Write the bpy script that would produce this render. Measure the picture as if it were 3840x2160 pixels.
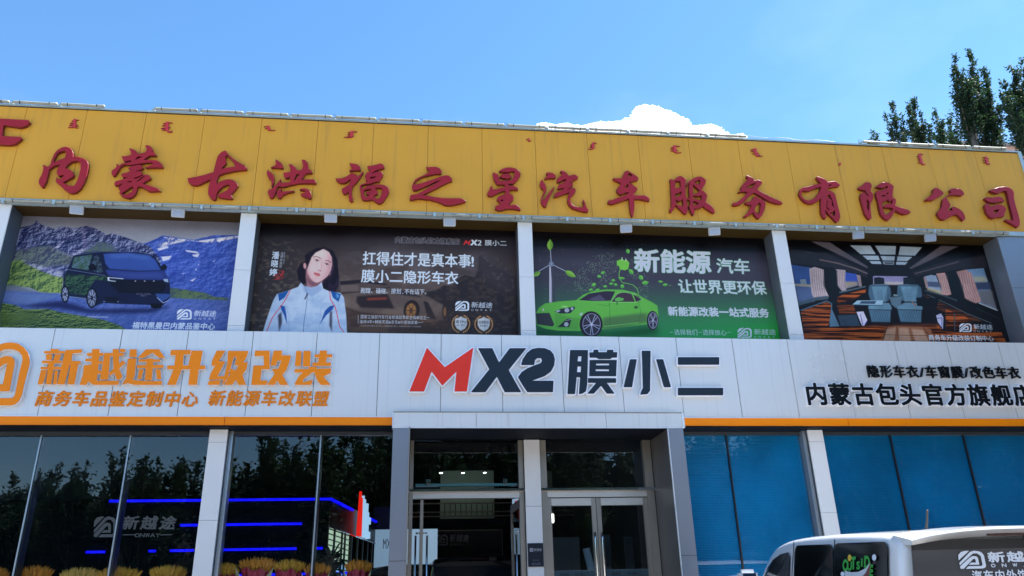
import bpy, bmesh, math, random
import numpy as np
from mathutils import Matrix, Vector
R = math.radians
sc = bpy.context.scene
for o in list(bpy.data.objects): bpy.data.objects.remove(o)
COL = sc.collection
rnd = random.Random(7)
nrng = np.random.RandomState(5)

# ------------------------------------------------------------------ camera
F_PX = 2911.4
CM = np.array([[0.9928309774704226, 0.022107075981694067, 0.11746457920013542],
               [-0.11705459072327781, 0.3786726619573696, 0.9180987081336764],
               [-0.024184146992011192, -0.9252666060534441, 0.3785456838435877]])
EYE = np.array([0.0, 0.0, 1.5])
cam_d = bpy.data.cameras.new('camera')
cam = bpy.data.objects.new('camera', cam_d); COL.objects.link(cam)
cam_d.sensor_width = 36.0
cam_d.lens = F_PX / 3840 * 36
cam_d.clip_start = 0.05
cam_d.clip_end = 6000
r_ = CM @ np.array([1, 0, 0]); u_ = CM @ np.array([0, -1, 0]); b_ = CM @ np.array([0, 0, -1])
cam.matrix_world = Matrix(((r_[0], u_[0], b_[0], EYE[0]), (r_[1], u_[1], b_[1], EYE[1]),
                           (r_[2], u_[2], b_[2], EYE[2]), (0, 0, 0, 1)))
sc.camera = cam

# ------------------------------------------------------------------ sky, sun, exposure
SUN_EL, SUN_AZ = 60, 87            # azimuth measured from +Y towards +X: behind the shop
w = bpy.data.worlds.new('World'); sc.world = w; w.use_nodes = True
nt = w.node_tree; nt.nodes.clear()
sky = nt.nodes.new('ShaderNodeTexSky'); sky.sky_type = 'NISHITA'; sky.sun_disc = False
sky.sun_elevation = R(SUN_EL); sky.sun_rotation = R(SUN_AZ)
sky.altitude = 1000; sky.air_density = 1.3; sky.dust_density = 0.3; sky.ozone_density = 4.0
bg = nt.nodes.new('ShaderNodeBackground'); bg.inputs[1].default_value = 0.064
wo = nt.nodes.new('ShaderNodeOutputWorld')
# thin high cirrus: a faint veil over the whole sky
tc = nt.nodes.new('ShaderNodeTexCoord'); mp = nt.nodes.new('ShaderNodeMapping')
mp.inputs['Scale'].default_value = (1.6, 1.6, 3.5)
ns = nt.nodes.new('ShaderNodeTexNoise'); ns.inputs['Scale'].default_value = 2.2; ns.inputs['Detail'].default_value = 5
rp = nt.nodes.new('ShaderNodeMapRange'); rp.inputs[1].default_value = 0.52; rp.inputs[2].default_value = 0.8
rp.inputs[3].default_value = 0.0; rp.inputs[4].default_value = 0.07
mx = nt.nodes.new('ShaderNodeMixRGB'); mx.inputs[2].default_value = (7.5, 8.2, 9.5, 1)
nt.links.new(tc.outputs['Generated'], mp.inputs[0]); nt.links.new(mp.outputs[0], ns.inputs['Vector'])
nt.links.new(ns.outputs['Fac'], rp.inputs[0]); nt.links.new(rp.outputs[0], mx.inputs[0])
hs = nt.nodes.new('ShaderNodeHueSaturation'); hs.inputs['Saturation'].default_value = 1.16; hs.inputs['Hue'].default_value = 0.497
nt.links.new(sky.outputs[0], mx.inputs[1]); nt.links.new(mx.outputs[0], hs.inputs['Color']); nt.links.new(hs.outputs[0], bg.inputs[0])
nt.links.new(bg.outputs[0], wo.inputs[0])
sd = bpy.data.lights.new('sun', 'SUN'); sd.energy = 3.9; sd.angle = R(0.5); sd.color = (1.0, 0.96, 0.91)
so = bpy.data.objects.new('sun', sd); COL.objects.link(so)
sdir = Vector((math.sin(R(SUN_AZ)) * math.cos(R(SUN_EL)), math.cos(R(SUN_AZ)) * math.cos(R(SUN_EL)), math.sin(R(SUN_EL))))
so.rotation_euler = sdir.to_track_quat('Z', 'Y').to_euler()
vs = sc.view_settings
vs.view_transform = 'Standard'; vs.look = 'None'; vs.gamma = 1.0; vs.use_curve_mapping = False
vs.exposure = 2.14
sc.cycles.use_denoising = True
try:
    sc.cycles.denoiser = 'OPENIMAGEDENOISE'; sc.cycles.denoising_prefilter = 'ACCURATE'
    sc.cycles.denoising_input_passes = 'RGB_ALBEDO_NORMAL'
except Exception: pass
sc.cycles.max_bounces = 8; sc.cycles.transparent_max_bounces = 24
sc.cycles.sample_clamp_indirect = 6.0
sc.cycles.caustics_reflective = False; sc.cycles.caustics_refractive = False

# ------------------------------------------------------------------ measuring helpers: photo pixel -> point on a real plane
def P(px, py, Y):
    r = CM @ np.array([px - 1920.0, py - 1080.0, F_PX])
    return EYE + r * (Y / r[1])
def PX(px, py, Y): return float(P(px, py, Y)[0])
def PZ(px, py, Y): return float(P(px, py, Y)[2])
def Pn(pts, Y):
    pts = np.asarray(pts, float)
    v = np.stack([pts[:, 0] - 1920.0, pts[:, 1] - 1080.0, np.full(len(pts), F_PX)])
    r = CM @ v
    t = Y / r[1]
    return np.stack([r[0] * t, r[2] * t + EYE[2]], 1)

YW, YY, YP = 10.0, 10.09, 10.45    # white fascia face, yellow sign face, poster face

# ------------------------------------------------------------------ object helpers
def tag(o, label=None, cat=None, group=None, kind=None):
    if label: o['label'] = label
    if cat: o['category'] = cat
    if group: o['group'] = group
    if kind: o['kind'] = kind
    return o
def empty(name, loc=(0, 0, 0), label=None, cat=None, group=None, rz=0):
    o = bpy.data.objects.new(name, None); COL.objects.link(o)
    o.empty_display_size = 0.1
    o.location = loc; o.rotation_euler = (0, 0, rz)
    return tag(o, label, cat, group)
def link(name, me, mats, parent=None, loc=None):
    o = bpy.data.objects.new(name, me); COL.objects.link(o)
    if mats is not None:
        for m in (mats if isinstance(mats, (list, tuple)) else [mats]): me.materials.append(m)
    if parent is not None: o.parent = parent
    if loc is not None: o.location = loc
    return o
def rel(parent):
    """world origin of a parent that is only translated"""
    v = Vector((0, 0, 0)); p = parent
    while p is not None:
        v += p.location; p = p.parent
    return v
class MB:
    def __init__(s): s.v = []; s.f = []; s.m = []
    def quad(s, a, b, c, d, mi=0):
        n = len(s.v); s.v += [tuple(a), tuple(b), tuple(c), tuple(d)]; s.f.append((n, n+1, n+2, n+3)); s.m.append(mi); return s
    def poly(s, pts, mi=0):
        n = len(s.v); s.v += [tuple(p) for p in pts]; s.f.append(tuple(range(n, n+len(pts)))); s.m.append(mi); return s
    def box(s, x0, x1, y0, y1, z0, z1, mi=0):
        n = len(s.v)
        s.v += [(x0,y0,z0),(x1,y0,z0),(x1,y1,z0),(x0,y1,z0),(x0,y0,z1),(x1,y0,z1),(x1,y1,z1),(x0,y1,z1)]
        for q in ((0,3,2,1),(4,5,6,7),(0,1,5,4),(1,2,6,5),(2,3,7,6),(3,0,4,7)):
            s.f.append(tuple(n+i for i in q)); s.m.append(mi)
        return s
    def bar(s, a, b, wx, wy, up=(0,0,1), mi=0):
        a = Vector(a); b = Vector(b); d = (b-a).normalized(); up = Vector(up)
        if abs(d.dot(up)) > .98: up = Vector((0, 1, 0))
        x = d.cross(up).normalized(); y = x.cross(d)
        n = len(s.v)
        for p in (a, b):
            for sx, sy in ((-1,-1),(1,-1),(1,1),(-1,1)): s.v.append(tuple(p + x*(wx/2*sx) + y*(wy/2*sy)))
        for q in ((0,3,2,1),(4,5,6,7),(0,1,5,4),(1,2,6,5),(2,3,7,6),(3,0,4,7)):
            s.f.append(tuple(n+i for i in q)); s.m.append(mi)
        return s
    def tube(s, pts, rad, k=8, mi=0, cap=True):
        pts = [Vector(p) for p in pts]; n0 = len(s.v); N = len(pts)
        rads = rad if isinstance(rad, (list, tuple)) else [rad]*N
        up = Vector((0, 0, 1)); ref = None
        for i, p in enumerate(pts):
            d = (pts[min(i+1, N-1)] - pts[max(i-1, 0)]).normalized()
            x = d.cross(up if abs(d.z) < .95 else Vector((0, 1, 0))).normalized() if ref is None else (ref - d*ref.dot(d)).normalized()
            ref = x; y = d.cross(x)
            for j in range(k):
                a = 2*math.pi*j/k; s.v.append(tuple(p + x*math.cos(a)*rads[i] + y*math.sin(a)*rads[i]))
        for i in range(N-1):
            for j in range(k):
                s.f.append((n0+i*k+j, n0+i*k+(j+1) % k, n0+(i+1)*k+(j+1) % k, n0+(i+1)*k+j)); s.m.append(mi)
        if cap:
            s.f.append(tuple(n0+j for j in range(k))[::-1]); s.m.append(mi)
            s.f.append(tuple(n0+(N-1)*k+j for j in range(k))); s.m.append(mi)
        return s
    def build(s, name, mats, parent=None, smooth=False, origin=None, bevel=0):
        me = bpy.data.meshes.new(name)
        off = rel(parent) if parent is not None else Vector((0, 0, 0))
        if origin is None:
            origin = Vector((0, 0, 0)) + off if parent is not None else Vector([sum(c[i] for c in s.v)/len(s.v) for i in range(3)])
            if parent is None: origin.z = min(c[2] for c in s.v)
        origin = Vector(origin)
        me.from_pydata([(a-origin.x, b-origin.y, c-origin.z) for a, b, c in s.v], [], s.f)
        o = link(name, me, mats, parent, origin - off)
        for p, mi in zip(me.polygons, s.m): p.material_index = mi; p.use_smooth = smooth
        me.update()
        if bevel:
            bm = bmesh.new(); bm.from_mesh(me)
            bmesh.ops.bevel(bm, geom=list(bm.edges), offset=bevel, segments=2, affect='EDGES', clamp_overlap=True)
            bm.to_mesh(me); bm.free()
        return o

# ------------------------------------------------------------------ materials
MATS = {}
def mat(name, col, rough=0.5, metal=0.0, var=0.0, vs_=6.0, bump=0.0, bs=60.0, rvar=0.0, coat=0.0, stretch=None, dirt=None, spec=.5):
    if name in MATS: return MATS[name]
    m = bpy.data.materials.new(name); m.use_nodes = True; n = m.node_tree.nodes; L = m.node_tree.links
    b = n['Principled BSDF']
    b.inputs['Roughness'].default_value = rough; b.inputs['Metallic'].default_value = metal
    b.inputs['Base Color'].default_value = (*col, 1)
    b.inputs['Specular IOR Level'].default_value = spec
    if coat: b.inputs['Coat Weight'].default_value = coat; b.inputs['Coat Roughness'].default_value = 0.05
    t = n.new('ShaderNodeTexCoord'); mp = n.new('ShaderNodeMapping')
    if stretch: mp.inputs['Scale'].default_value = stretch
    gg = n.new('ShaderNodeNewGeometry')
    L.new(gg.outputs['Position'], mp.inputs[0])
    if var or dirt:
        ns = n.new('ShaderNodeTexNoise'); ns.inputs['Scale'].default_value = vs_; ns.inputs['Detail'].default_value = 6
        L.new(mp.outputs[0], ns.inputs['Vector'])
        mr = n.new('ShaderNodeMapRange'); mr.inputs[1].default_value = .3; mr.inputs[2].default_value = .7
        mr.inputs[3].default_value = 1-var; mr.inputs[4].default_value = 1+var*.6
        L.new(ns.outputs['Fac'], mr.inputs[0])
        mul = n.new('ShaderNodeVectorMath'); mul.operation = 'SCALE'; mul.inputs[0].default_value = col
        L.new(mr.outputs[0], mul.inputs['Scale'])
        out = mul.outputs[0]
        if dirt:
            nd = n.new('ShaderNodeTexNoise'); nd.inputs['Scale'].default_value = dirt[1]; nd.inputs['Detail'].default_value = 8
            mp2 = n.new('ShaderNodeMapping'); mp2.inputs['Scale'].default_value = dirt[3] if len(dirt) > 3 else (1, 1, 1)
            L.new(gg.outputs['Position'], mp2.inputs[0]); L.new(mp2.outputs[0], nd.inputs['Vector'])
            r2 = n.new('ShaderNodeMapRange'); r2.inputs[1].default_value = .55; r2.inputs[2].default_value = .75; r2.inputs[4].default_value = dirt[2]
            L.new(nd.outputs['Fac'], r2.inputs[0])
            mxx = n.new('ShaderNodeMixRGB'); L.new(r2.outputs[0], mxx.inputs[0]); L.new(out, mxx.inputs[1]); mxx.inputs[2].default_value = (*dirt[0], 1)
            out = mxx.outputs[0]
        L.new(out, b.inputs['Base Color'])
        if rvar:
            r3 = n.new('ShaderNodeMapRange'); r3.inputs[1].default_value = .3; r3.inputs[2].default_value = .7
            r3.inputs[3].default_value = max(.02, rough-rvar); r3.inputs[4].default_value = rough+rvar
            L.new(ns.outputs['Fac'], r3.inputs[0]); L.new(r3.outputs[0], b.inputs['Roughness'])
    if bump:
        nb = n.new('ShaderNodeTexNoise'); nb.inputs['Scale'].default_value = bs; nb.inputs['Detail'].default_value = 3
        L.new(mp.outputs[0], nb.inputs['Vector'])
        bp = n.new('ShaderNodeBump'); bp.inputs['Strength'].default_value = bump; bp.inputs['Distance'].default_value = 0.02
        L.new(nb.outputs['Fac'], bp.inputs['Height']); L.new(bp.outputs[0], b.inputs['Normal'])
    MATS[name] = m
    return m
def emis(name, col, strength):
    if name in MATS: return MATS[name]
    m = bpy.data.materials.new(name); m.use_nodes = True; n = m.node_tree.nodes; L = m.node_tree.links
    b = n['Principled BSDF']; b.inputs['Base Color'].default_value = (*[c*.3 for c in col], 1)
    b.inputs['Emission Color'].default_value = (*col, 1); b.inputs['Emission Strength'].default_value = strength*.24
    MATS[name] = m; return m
def glass(name, tint=(.8, .85, .86), refl=0.07, mixd=None):
    if name in MATS: return MATS[name]
    m = bpy.data.materials.new(name); m.use_nodes = True; n = m.node_tree.nodes; L = m.node_tree.links; n.clear()
    o = n.new('ShaderNodeOutputMaterial'); tr = n.new('ShaderNodeBsdfTransparent'); gl = n.new('ShaderNodeBsdfGlossy')
    tr.inputs[0].default_value = (*tint, 1); gl.inputs[0].default_value = (.95, .97, 1, 1); gl.inputs[1].default_value = 0.0
    lw = n.new('ShaderNodeLayerWeight'); lw.inputs[0].default_value = .5
    pw = n.new('ShaderNodeMath'); pw.operation = 'POWER'; pw.inputs[1].default_value = 4
    ma = n.new('ShaderNodeMath'); ma.operation = 'MULTIPLY_ADD'; ma.inputs[1].default_value = .8; ma.inputs[2].default_value = refl
    L.new(lw.outputs['Facing'], pw.inputs[0]); L.new(pw.outputs[0], ma.inputs[0])
    mx = n.new('ShaderNodeMixShader'); L.new(ma.outputs[0], mx.inputs[0]); L.new(tr.outputs[0], mx.inputs[1]); L.new(gl.outputs[0], mx.inputs[2])
    ns = n.new('ShaderNodeTexNoise'); ns.inputs['Scale'].default_value = 0.9; gg = n.new('ShaderNodeNewGeometry'); L.new(gg.outputs['Position'], ns.inputs['Vector'])
    bp = n.new('ShaderNodeBump'); bp.inputs['Strength'].default_value = .12; bp.inputs['Distance'].default_value = .02; L.new(ns.outputs['Fac'], bp.inputs['Height']); L.new(bp.outputs[0], gl.inputs['Normal'])
    L.new(mx.outputs[0], o.inputs[0])
    MATS[name] = m; return m
# ------------------------------------------------------------------ small raster engine (outlines -> coverage -> outlines)
def evenodd_edges(E, W, H):
    """E: (N,4) edges x0,y0,x1,y1 in pixels; even-odd coverage sampled at pixel centres"""
    acc = np.zeros((H, W+2), np.int32)
    for x0, y0, x1, y1 in E:
        if y0 == y1: continue
        if y0 > y1: x0, y0, x1, y1 = x1, y1, x0, y0
        j0 = max(0, int(math.ceil(y0-.5))); j1 = min(H-1, int(math.ceil(y1-.5))-1)
        if j1 < j0: continue
        j = np.arange(j0, j1+1)
        x = x0 + (j+.5-y0)*(x1-x0)/(y1-y0)
        c = np.clip(np.ceil(x-.5), 0, W+1).astype(int)
        acc[j, c] += 1
    return (np.cumsum(acc, axis=1)[:, :W] & 1).astype(np.float32)
def poly_edges(pts):
    p = np.asarray(pts, float); q = np.roll(p, -1, axis=0)
    return np.concatenate([p, q], 1)
def down(a, s):
    H, W = a.shape; return a[:H//s*s, :W//s*s].reshape(H//s, s, W//s, s).mean((1, 3))
def blur(a, r):
    if r < .3: return a
    k = max(1, int(round(r))); ker = np.ones(2*k+1)/(2*k+1)
    for ax in (0, 1):
        for _ in range(2):
            a = np.apply_along_axis(lambda v: np.convolve(np.pad(v, k, mode='edge'), ker, 'valid'), ax, a) if False else _box(a, k, ax)
    return a
def _box(a, k, ax):
    pad = [(0, 0), (0, 0)]; pad[ax] = (k+1, k)
    c = np.cumsum(np.pad(a, pad, mode='edge'), axis=ax)
    n = a.shape[ax]
    if ax == 0: return (c[2*k+1:2*k+1+n] - c[:n])/(2*k+1)
    return (c[:, 2*k+1:2*k+1+n] - c[:, :n])/(2*k+1)
def dilate(a, r):
    if r <= 0: return a
    k = int(math.ceil(r)); out = a.copy(); H, W = a.shape
    p = np.pad(a, k)
    for dy in range(-k, k+1):
        for dx in range(-k, k+1):
            d = math.hypot(dx, dy)
            if d > r+.5: continue
            wgt = min(1.0, r+.5-d)
            out = np.maximum(out, p[k+dy:k+dy+H, k+dx:k+dx+W]*wgt)
    return out
def march(img, thr=.5):
    """closed outlines of img>thr as lists of (x,y) in pixel-centre coordinates"""
    a = np.pad(img, 1).astype(float); H, W = a.shape
    b = a > thr
    code = b[:-1, :-1]*1 + b[:-1, 1:]*2 + b[1:, 1:]*4 + b[1:, :-1]*8
    ys, xs = np.nonzero((code > 0) & (code < 15))
    nxt = {}
    T = {1: [(3, 0)], 2: [(0, 1)], 3: [(3, 1)], 4: [(1, 2)], 5: [(3, 0), (1, 2)], 6: [(0, 2)], 7: [(3, 2)], 8: [(2, 3)],
         9: [(2, 0)], 10: [(0, 1), (2, 3)], 11: [(2, 1)], 12: [(1, 3)], 13: [(1, 0)], 14: [(0, 3)]}
    def key(y, x, e): return (y, x, 0) if e == 0 else (y, x+1, 1) if e == 1 else (y+1, x, 0) if e == 2 else (y, x, 1)
    for y, x in zip(ys.tolist(), xs.tolist()):
        for e0, e1 in T[int(code[y, x])]: nxt[key(y, x, e0)] = key(y, x, e1)
    def pt(k):
        y, x, t = k
        v0 = a[y, x]; v1 = a[y, x+1] if t == 0 else a[y+1, x]
        f = (thr-v0)/(v1-v0) if v1 != v0 else .5
        return (x+f-1, y-1) if t == 0 else (x-1, y+f-1)
    out = []
    while nxt:
        k0, k = nxt.popitem(); loop = [pt(k0)]
        while k != k0:
            loop.append(pt(k))
            k2 = nxt.pop(k, None)
            if k2 is None: break
            k = k2
        if len(loop) > 5: out.append(loop)
    return out
def simplify(loop, eps):
    p = np.array(loop); n = len(p)
    if n < 8: return loop
    i1 = int(np.argmax(((p-p[0])**2).sum(1)))
    def dp(a, b):
        keep = []; st = [(a, b)]
        while st:
            i, j = st.pop()
            if j <= i+1: continue
            s = p[i]; e = p[j % n]; d = e-s; L = math.hypot(*d) + 1e-9
            idx = np.arange(i+1, j); q = p[idx % n]-s
            dist = np.abs(q[:, 0]*d[1]-q[:, 1]*d[0])/L
            m = int(np.argmax(dist))
            if dist[m] > eps: keep.append(i+1+m); st += [(i, i+1+m), (i+1+m, j)]
        return keep
    ks = sorted(set([0, i1] + dp(0, i1) + dp(i1, n)))
    return [tuple(p[k % n]) for k in ks]

# font outlines (Blender's own built-in font; nothing is loaded)
GL = {}
def glyph(ch):
    if ch in GL: return GL[ch]
    cu = bpy.data.curves.new('t', 'FONT'); cu.body = ch; cu.size = 1; cu.resolution_u = 3; cu.fill_mode = 'FRONT'
    o = bpy.data.objects.new('t', cu); COL.objects.link(o)
    dg = bpy.context.evaluated_depsgraph_get()
    me = bpy.data.meshes.new_from_object(o.evaluated_get(dg))
    cnt = {}
    vs2 = [(round(v.co.x, 5), round(v.co.y, 5)) for v in me.vertices]
    for p in me.polygons:
        k = list(p.vertices)
        for a, b in zip(k, k[1:]+k[:1]):
            e = tuple(sorted((vs2[a], vs2[b]))); cnt[e] = cnt.get(e, 0)+1
    E = np.array([[*e[0], *e[1]] for e, c in cnt.items() if c == 1]) if cnt else np.zeros((0, 4))
    bpy.data.objects.remove(o); bpy.data.curves.remove(cu); bpy.data.meshes.remove(me)
    if len(E):
        x = np.concatenate([E[:, 0], E[:, 2]]); y = np.concatenate([E[:, 1], E[:, 3]]); bb = (x.min(), x.max(), y.min(), y.max())
    else: bb = (0, .3, 0, .3)
    GL[ch] = (E, bb); return GL[ch]
def is_cjk(c): return ord(c) > 0x2e00
EMX = (0.0, 1.0); EMY = (-0.12, 0.88)
def text_edges(s, x0, y0, x1, y1, shear=0.0, mirror=False):
    """edges of string s laid in the box (y down)"""
    out = []
    n = len(s)
    if any(is_cjk(c) for c in s):
        ws = [1.0 if is_cjk(c) else .62 for c in s]
        tot = sum(ws); cx = x0
        for c, wd in zip(s, ws):
            cw = (x1-x0)*wd/tot
            E, bb = glyph(c)
            if len(E):
                E = E.copy()
                cw1 = (x1-x0)/tot
                if not is_cjk(c):
                    mid = (bb[0]+bb[1])/2
                    for k in (0, 2): E[:, k] = cx + cw/2 + (E[:, k]-mid)*cw1
                else:
                    for k in (0, 2): E[:, k] = cx + (E[:, k]-EMX[0])*cw1
                for k in (1, 3): E[:, k] = y1 - (E[:, k]-EMY[0])*(y1-y0)
                out.append(E)
            cx += cw
    else:
        cx = 0; parts = []
        for c in s:
            E, bb = glyph(c)
            if len(E):
                E = E.copy(); E[:, 0] += cx-bb[0]; E[:, 2] += cx-bb[0]; parts.append(E)
            cx += (bb[1]-bb[0]) + .12
        cx -= .12; H = .73
        for E in parts:
            for k in (0, 2): E[:, k] = x0 + E[:, k]*(x1-x0)/cx
            for k in (1, 3): E[:, k] = y1 - E[:, k]*(y1-y0)/H
            out.append(E)
    if not out: return np.zeros((0, 4))
    E = np.concatenate(out)
    if shear:
        ym = (y0+y1)/2
        for k in (0, 2): E[:, k] += (ym-E[:, k+1])*shear
    if mirror:
        for k in (0, 2): E[:, k] = x0+x1-E[:, k]
    return E

def cov_groups(groups, W, H, ss=2):
    """union of even-odd groups of edges"""
    m = np.zeros((H, W), np.float32)
    for E in groups:
        if len(E) == 0: continue
        m = np.maximum(m, down(evenodd_edges(np.asarray(E)*ss, W*ss, H*ss), ss))
    return m

# cut-out letters: contours in (X,Z) metres -> extruded mesh
def plate(name, loops, yfront, depth, mface, mside, parent, bev=0.0, label=None):
    allp = np.concatenate([np.array(l) for l in loops]); cx, cz = allp.mean(0)
    cu = bpy.data.curves.new('c', 'CURVE'); cu.dimensions = '2D'; cu.fill_mode = 'BOTH'
    cu.extrude = depth/2 - bev; cu.bevel_depth = bev; cu.bevel_resolution = 1; cu.offset = -bev
    for l in loops:
        s = cu.splines.new('POLY'); s.points.add(len(l)-1)
        s.points.foreach_set('co', np.array([[x-cx, z-cz, 0, 1] for x, z in l]).ravel()); s.use_cyclic_u = True
    o = bpy.data.objects.new('c', cu); COL.objects.link(o)
    me = bpy.data.meshes.new_from_object(o.evaluated_get(bpy.context.evaluated_depsgraph_get()))
    bpy.data.objects.remove(o); bpy.data.curves.remove(cu)
    me.transform(Matrix.Rotation(math.pi/2, 4, 'X'))
    me.materials.clear(); me.materials.append(mface); me.materials.append(mside)
    for p in me.polygons: p.material_index = 0 if p.normal.y < -.9 else 1
    ob = bpy.data.objects.new(name, me); COL.objects.link(ob); ob.parent = parent
    off = rel(parent) if parent is not None else Vector((0, 0, 0))
    ob.location = Vector((cx, yfront+depth/2, cz)) - off
    if label: ob['label'] = label
    return ob
def shapes_to_loops(groups, Y, res=2.0, smooth=1.0, grow=0.0, pad=8, eps=.25):
    """groups of edges in photo pixels -> smooth union outline on plane Y (metres). res = samples per photo pixel"""
    A = np.concatenate([np.asarray(g) for g in groups])
    x0 = min(A[:, 0].min(), A[:, 2].min())-pad; y0 = min(A[:, 1].min(), A[:, 3].min())-pad
    x1 = max(A[:, 0].max(), A[:, 2].max())+pad; y1 = max(A[:, 1].max(), A[:, 3].max())+pad
    W = int((x1-x0)*res)+1; H = int((y1-y0)*res)+1
    gs = []
    for g in groups:
        g = np.asarray(g, float).copy(); g[:, [0, 2]] -= x0; g[:, [1, 3]] -= y0; gs.append(g*res)
    m = cov_groups(gs, W, H, 2)
    if grow: m = dilate(m, grow*res)
    if smooth: m = blur(m, smooth)
    out = []
    for l in march(m):
        l = simplify(l, eps)
        if len(l) < 4: continue
        q = Pn([((x+.5)/res+x0, (y+.5)/res+y0) for x, y in l], Y)
        ar = abs(np.sum(q[:, 0]*np.roll(q[:, 1], -1)-np.roll(q[:, 0], -1)*q[:, 1]))/2
        if ar > 4e-5: out.append(q.tolist())
    return out
def S(txt, ox=0, oy=0, s=1.0):
    """'x,y x,y ...' traced in an enlarged view -> photo pixels"""
    return [(ox+float(a.split(',')[0])/s, oy+float(a.split(',')[1])/s) for a in txt.split()]

# ------------------------------------------------------------------ painter for flat prints
def lin(c): c = np.asarray(c, float); return np.where(c <= .04045, c/12.92, ((c+.055)/1.055)**2.4)
def srgb(c): c = np.clip(c, 0, 1); return np.where(c <= .0031308, c*12.92, 1.055*c**(1/2.4)-.055)
LIGHT = np.array([.56, .70, .86])      # colour of the open shade in the photograph, divided out of printed colours
_fb = {}
def fbm(W, H, cx, cy, seed, octs=5, gain=.55):
    k = (W, H, cx, cy, seed, octs)
    if k in _fb: return _fb[k]
    r = np.random.RandomState(seed); out = np.zeros((H, W)); amp = 1; tot = 0
    for o in range(octs):
        gx = max(2, int(W/cx*2**o))+2; gy = max(2, int(H/cy*2**o))+2
        if gx > W*1.5: break
        g = r.rand(gy, gx)
        xs = np.linspace(0, gx-1.001, W); ys = np.linspace(0, gy-1.001, H)
        xi = xs.astype(int); yi = ys.astype(int); fx = xs-xi; fy = ys-yi; fx = fx*fx*(3-2*fx); fy = fy*fy*(3-2*fy)
        a = g[yi][:, xi]*(1-fx)+g[yi][:, xi+1]*fx; b = g[yi+1][:, xi]*(1-fx)+g[yi+1][:, xi+1]*fx
        out += amp*(a*(1-fy)[:, None]+b*fy[:, None]); tot += amp; amp *= gain
    _fb[k] = out/tot; return _fb[k]
class Print:
    def __init__(s, X0, X1, Z0, Z1, W, H, Y, ox=0, oy=0, sc_=1.0, base=(30, 30, 30), project=True):
        s.r = (X0, X1, Z0, Z1); s.W = W; s.H = H; s.Y = Y; s.t = (ox, oy, sc_); s.pr = project
        s.a = np.tile(np.array(base, float)/255, (H, W, 1))
    def uv(s, pts):
        if not s.pr: return np.asarray(pts, float)
        ox, oy, k = s.t; p = np.asarray(pts, float)/k + np.array([ox, oy])
        q = Pn(p, s.Y); X0, X1, Z0, Z1 = s.r
        return np.stack([(q[:, 0]-X0)/(X1-X0)*s.W, (Z1-q[:, 1])/(Z1-Z0)*s.H], 1)
    def blend(s, m, x0, y0, col, alpha=1.0, tex=None):
        h, w_ = m.shape
        X0 = max(0, x0); Y0 = max(0, y0); X1 = min(s.W, x0+w_); Y1 = min(s.H, y0+h)
        if X1 <= X0 or Y1 <= Y0: return
        m = m[Y0-y0:Y1-y0, X0-x0:X1-x0, None]*alpha
        c = np.array(col, float)/255
        if tex is not None:
            n, c2, lo, hi = tex; t = np.clip((n[Y0:Y1, X0:X1]-lo)/(hi-lo), 0, 1)[..., None]
            c = c*(1-t)+np.array(c2, float)/255*t
        s.a[Y0:Y1, X0:X1] = s.a[Y0:Y1, X0:X1]*(1-m)+c*m
    def edges(s, groups, col, alpha=1, bl=0, grow=0, tex=None):
        A = np.concatenate(groups)
        if len(A) == 0: return
        pad = int(bl*3+grow+3)
        x0 = int(math.floor(max(-50, min(A[:, 0].min(), A[:, 2].min()))))-pad; y0 = int(math.floor(max(-50, min(A[:, 1].min(), A[:, 3].min()))))-pad
        x1 = int(math.ceil(min(s.W+50, max(A[:, 0].max(), A[:, 2].max()))))+pad; y1 = int(math.ceil(min(s.H+50, max(A[:, 1].max(), A[:, 3].max()))))+pad
        if x1 <= x0 or y1 <= y0: return
        gs = [g-np.array([x0, y0, x0, y0]) for g in groups]
        m = cov_groups(gs, x1-x0, y1-y0, 3)
        if grow > 0: m = dilate(m, grow)
        if bl: m = blur(m, bl)
        s.blend(m, x0, y0, col, alpha, tex)
    def poly(s, txt, col, alpha=1, bl=0, tex=None, grow=0):
        pts = S(txt) if isinstance(txt, str) else txt
        s.edges([poly_edges(s.uv(pts))], col, alpha, bl, grow, tex)
    def line(s, txt, wd, col, alpha=1, bl=0):
        pts = S(txt) if isinstance(txt, str) else txt
        u = s.uv(pts); k = s.W/(s.r[1]-s.r[0])/ (F_PX/s.Y) / s.t[2] if s.pr else 1
        h = wd*k/2; gs = []
        for a, b in zip(u[:-1], u[1:]):
            d = b-a; L = math.hypot(*d)+1e-9; n = np.array([-d[1], d[0]])/L*h; e = d/L*h*.4
            gs.append(poly_edges([a+n-e, b+n+e, b-n+e, a-n-e]))
        s.edges(gs, col, alpha, bl)
    def ell(s, cx, cy, rx, ry, col, alpha=1, bl=0, rot=0, tex=None):
        c, d = math.cos(rot), math.sin(rot)
        pts = [(cx+rx*math.cos(t)*c-ry*math.sin(t)*d, cy+rx*math.cos(t)*d+ry*math.sin(t)*c) for t in np.linspace(0, 2*math.pi, 28)[:-1]]
        s.poly(pts, col, alpha, bl, tex)
    def text(s, st, x0, y0, x1, y1, col, bold=0.6, shear=0, alpha=1, outline=None, mirror=False, y1r=None, bl=0):
        """box given by its left-top and right-bottom corner in the enlarged view"""
        u = s.uv([(x0, y0), (x0, y1), (x1, y0 if y1r is None else y1r-(y1-y0)), (x1, y1 if y1r is None else y1r)])
        ax, bx = (u[0, 0]+u[1, 0])/2, (u[2, 0]+u[3, 0])/2; ay, by = (u[0, 1]+u[2, 1])/2, (u[1, 1]+u[3, 1])/2
        E = text_edges(st, ax, ay, bx, by, shear, mirror)
        if outline: s.edges([E], outline[0], alpha, 0, bold+outline[1])
        s.edges([E], col, alpha, bl, bold)
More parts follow.
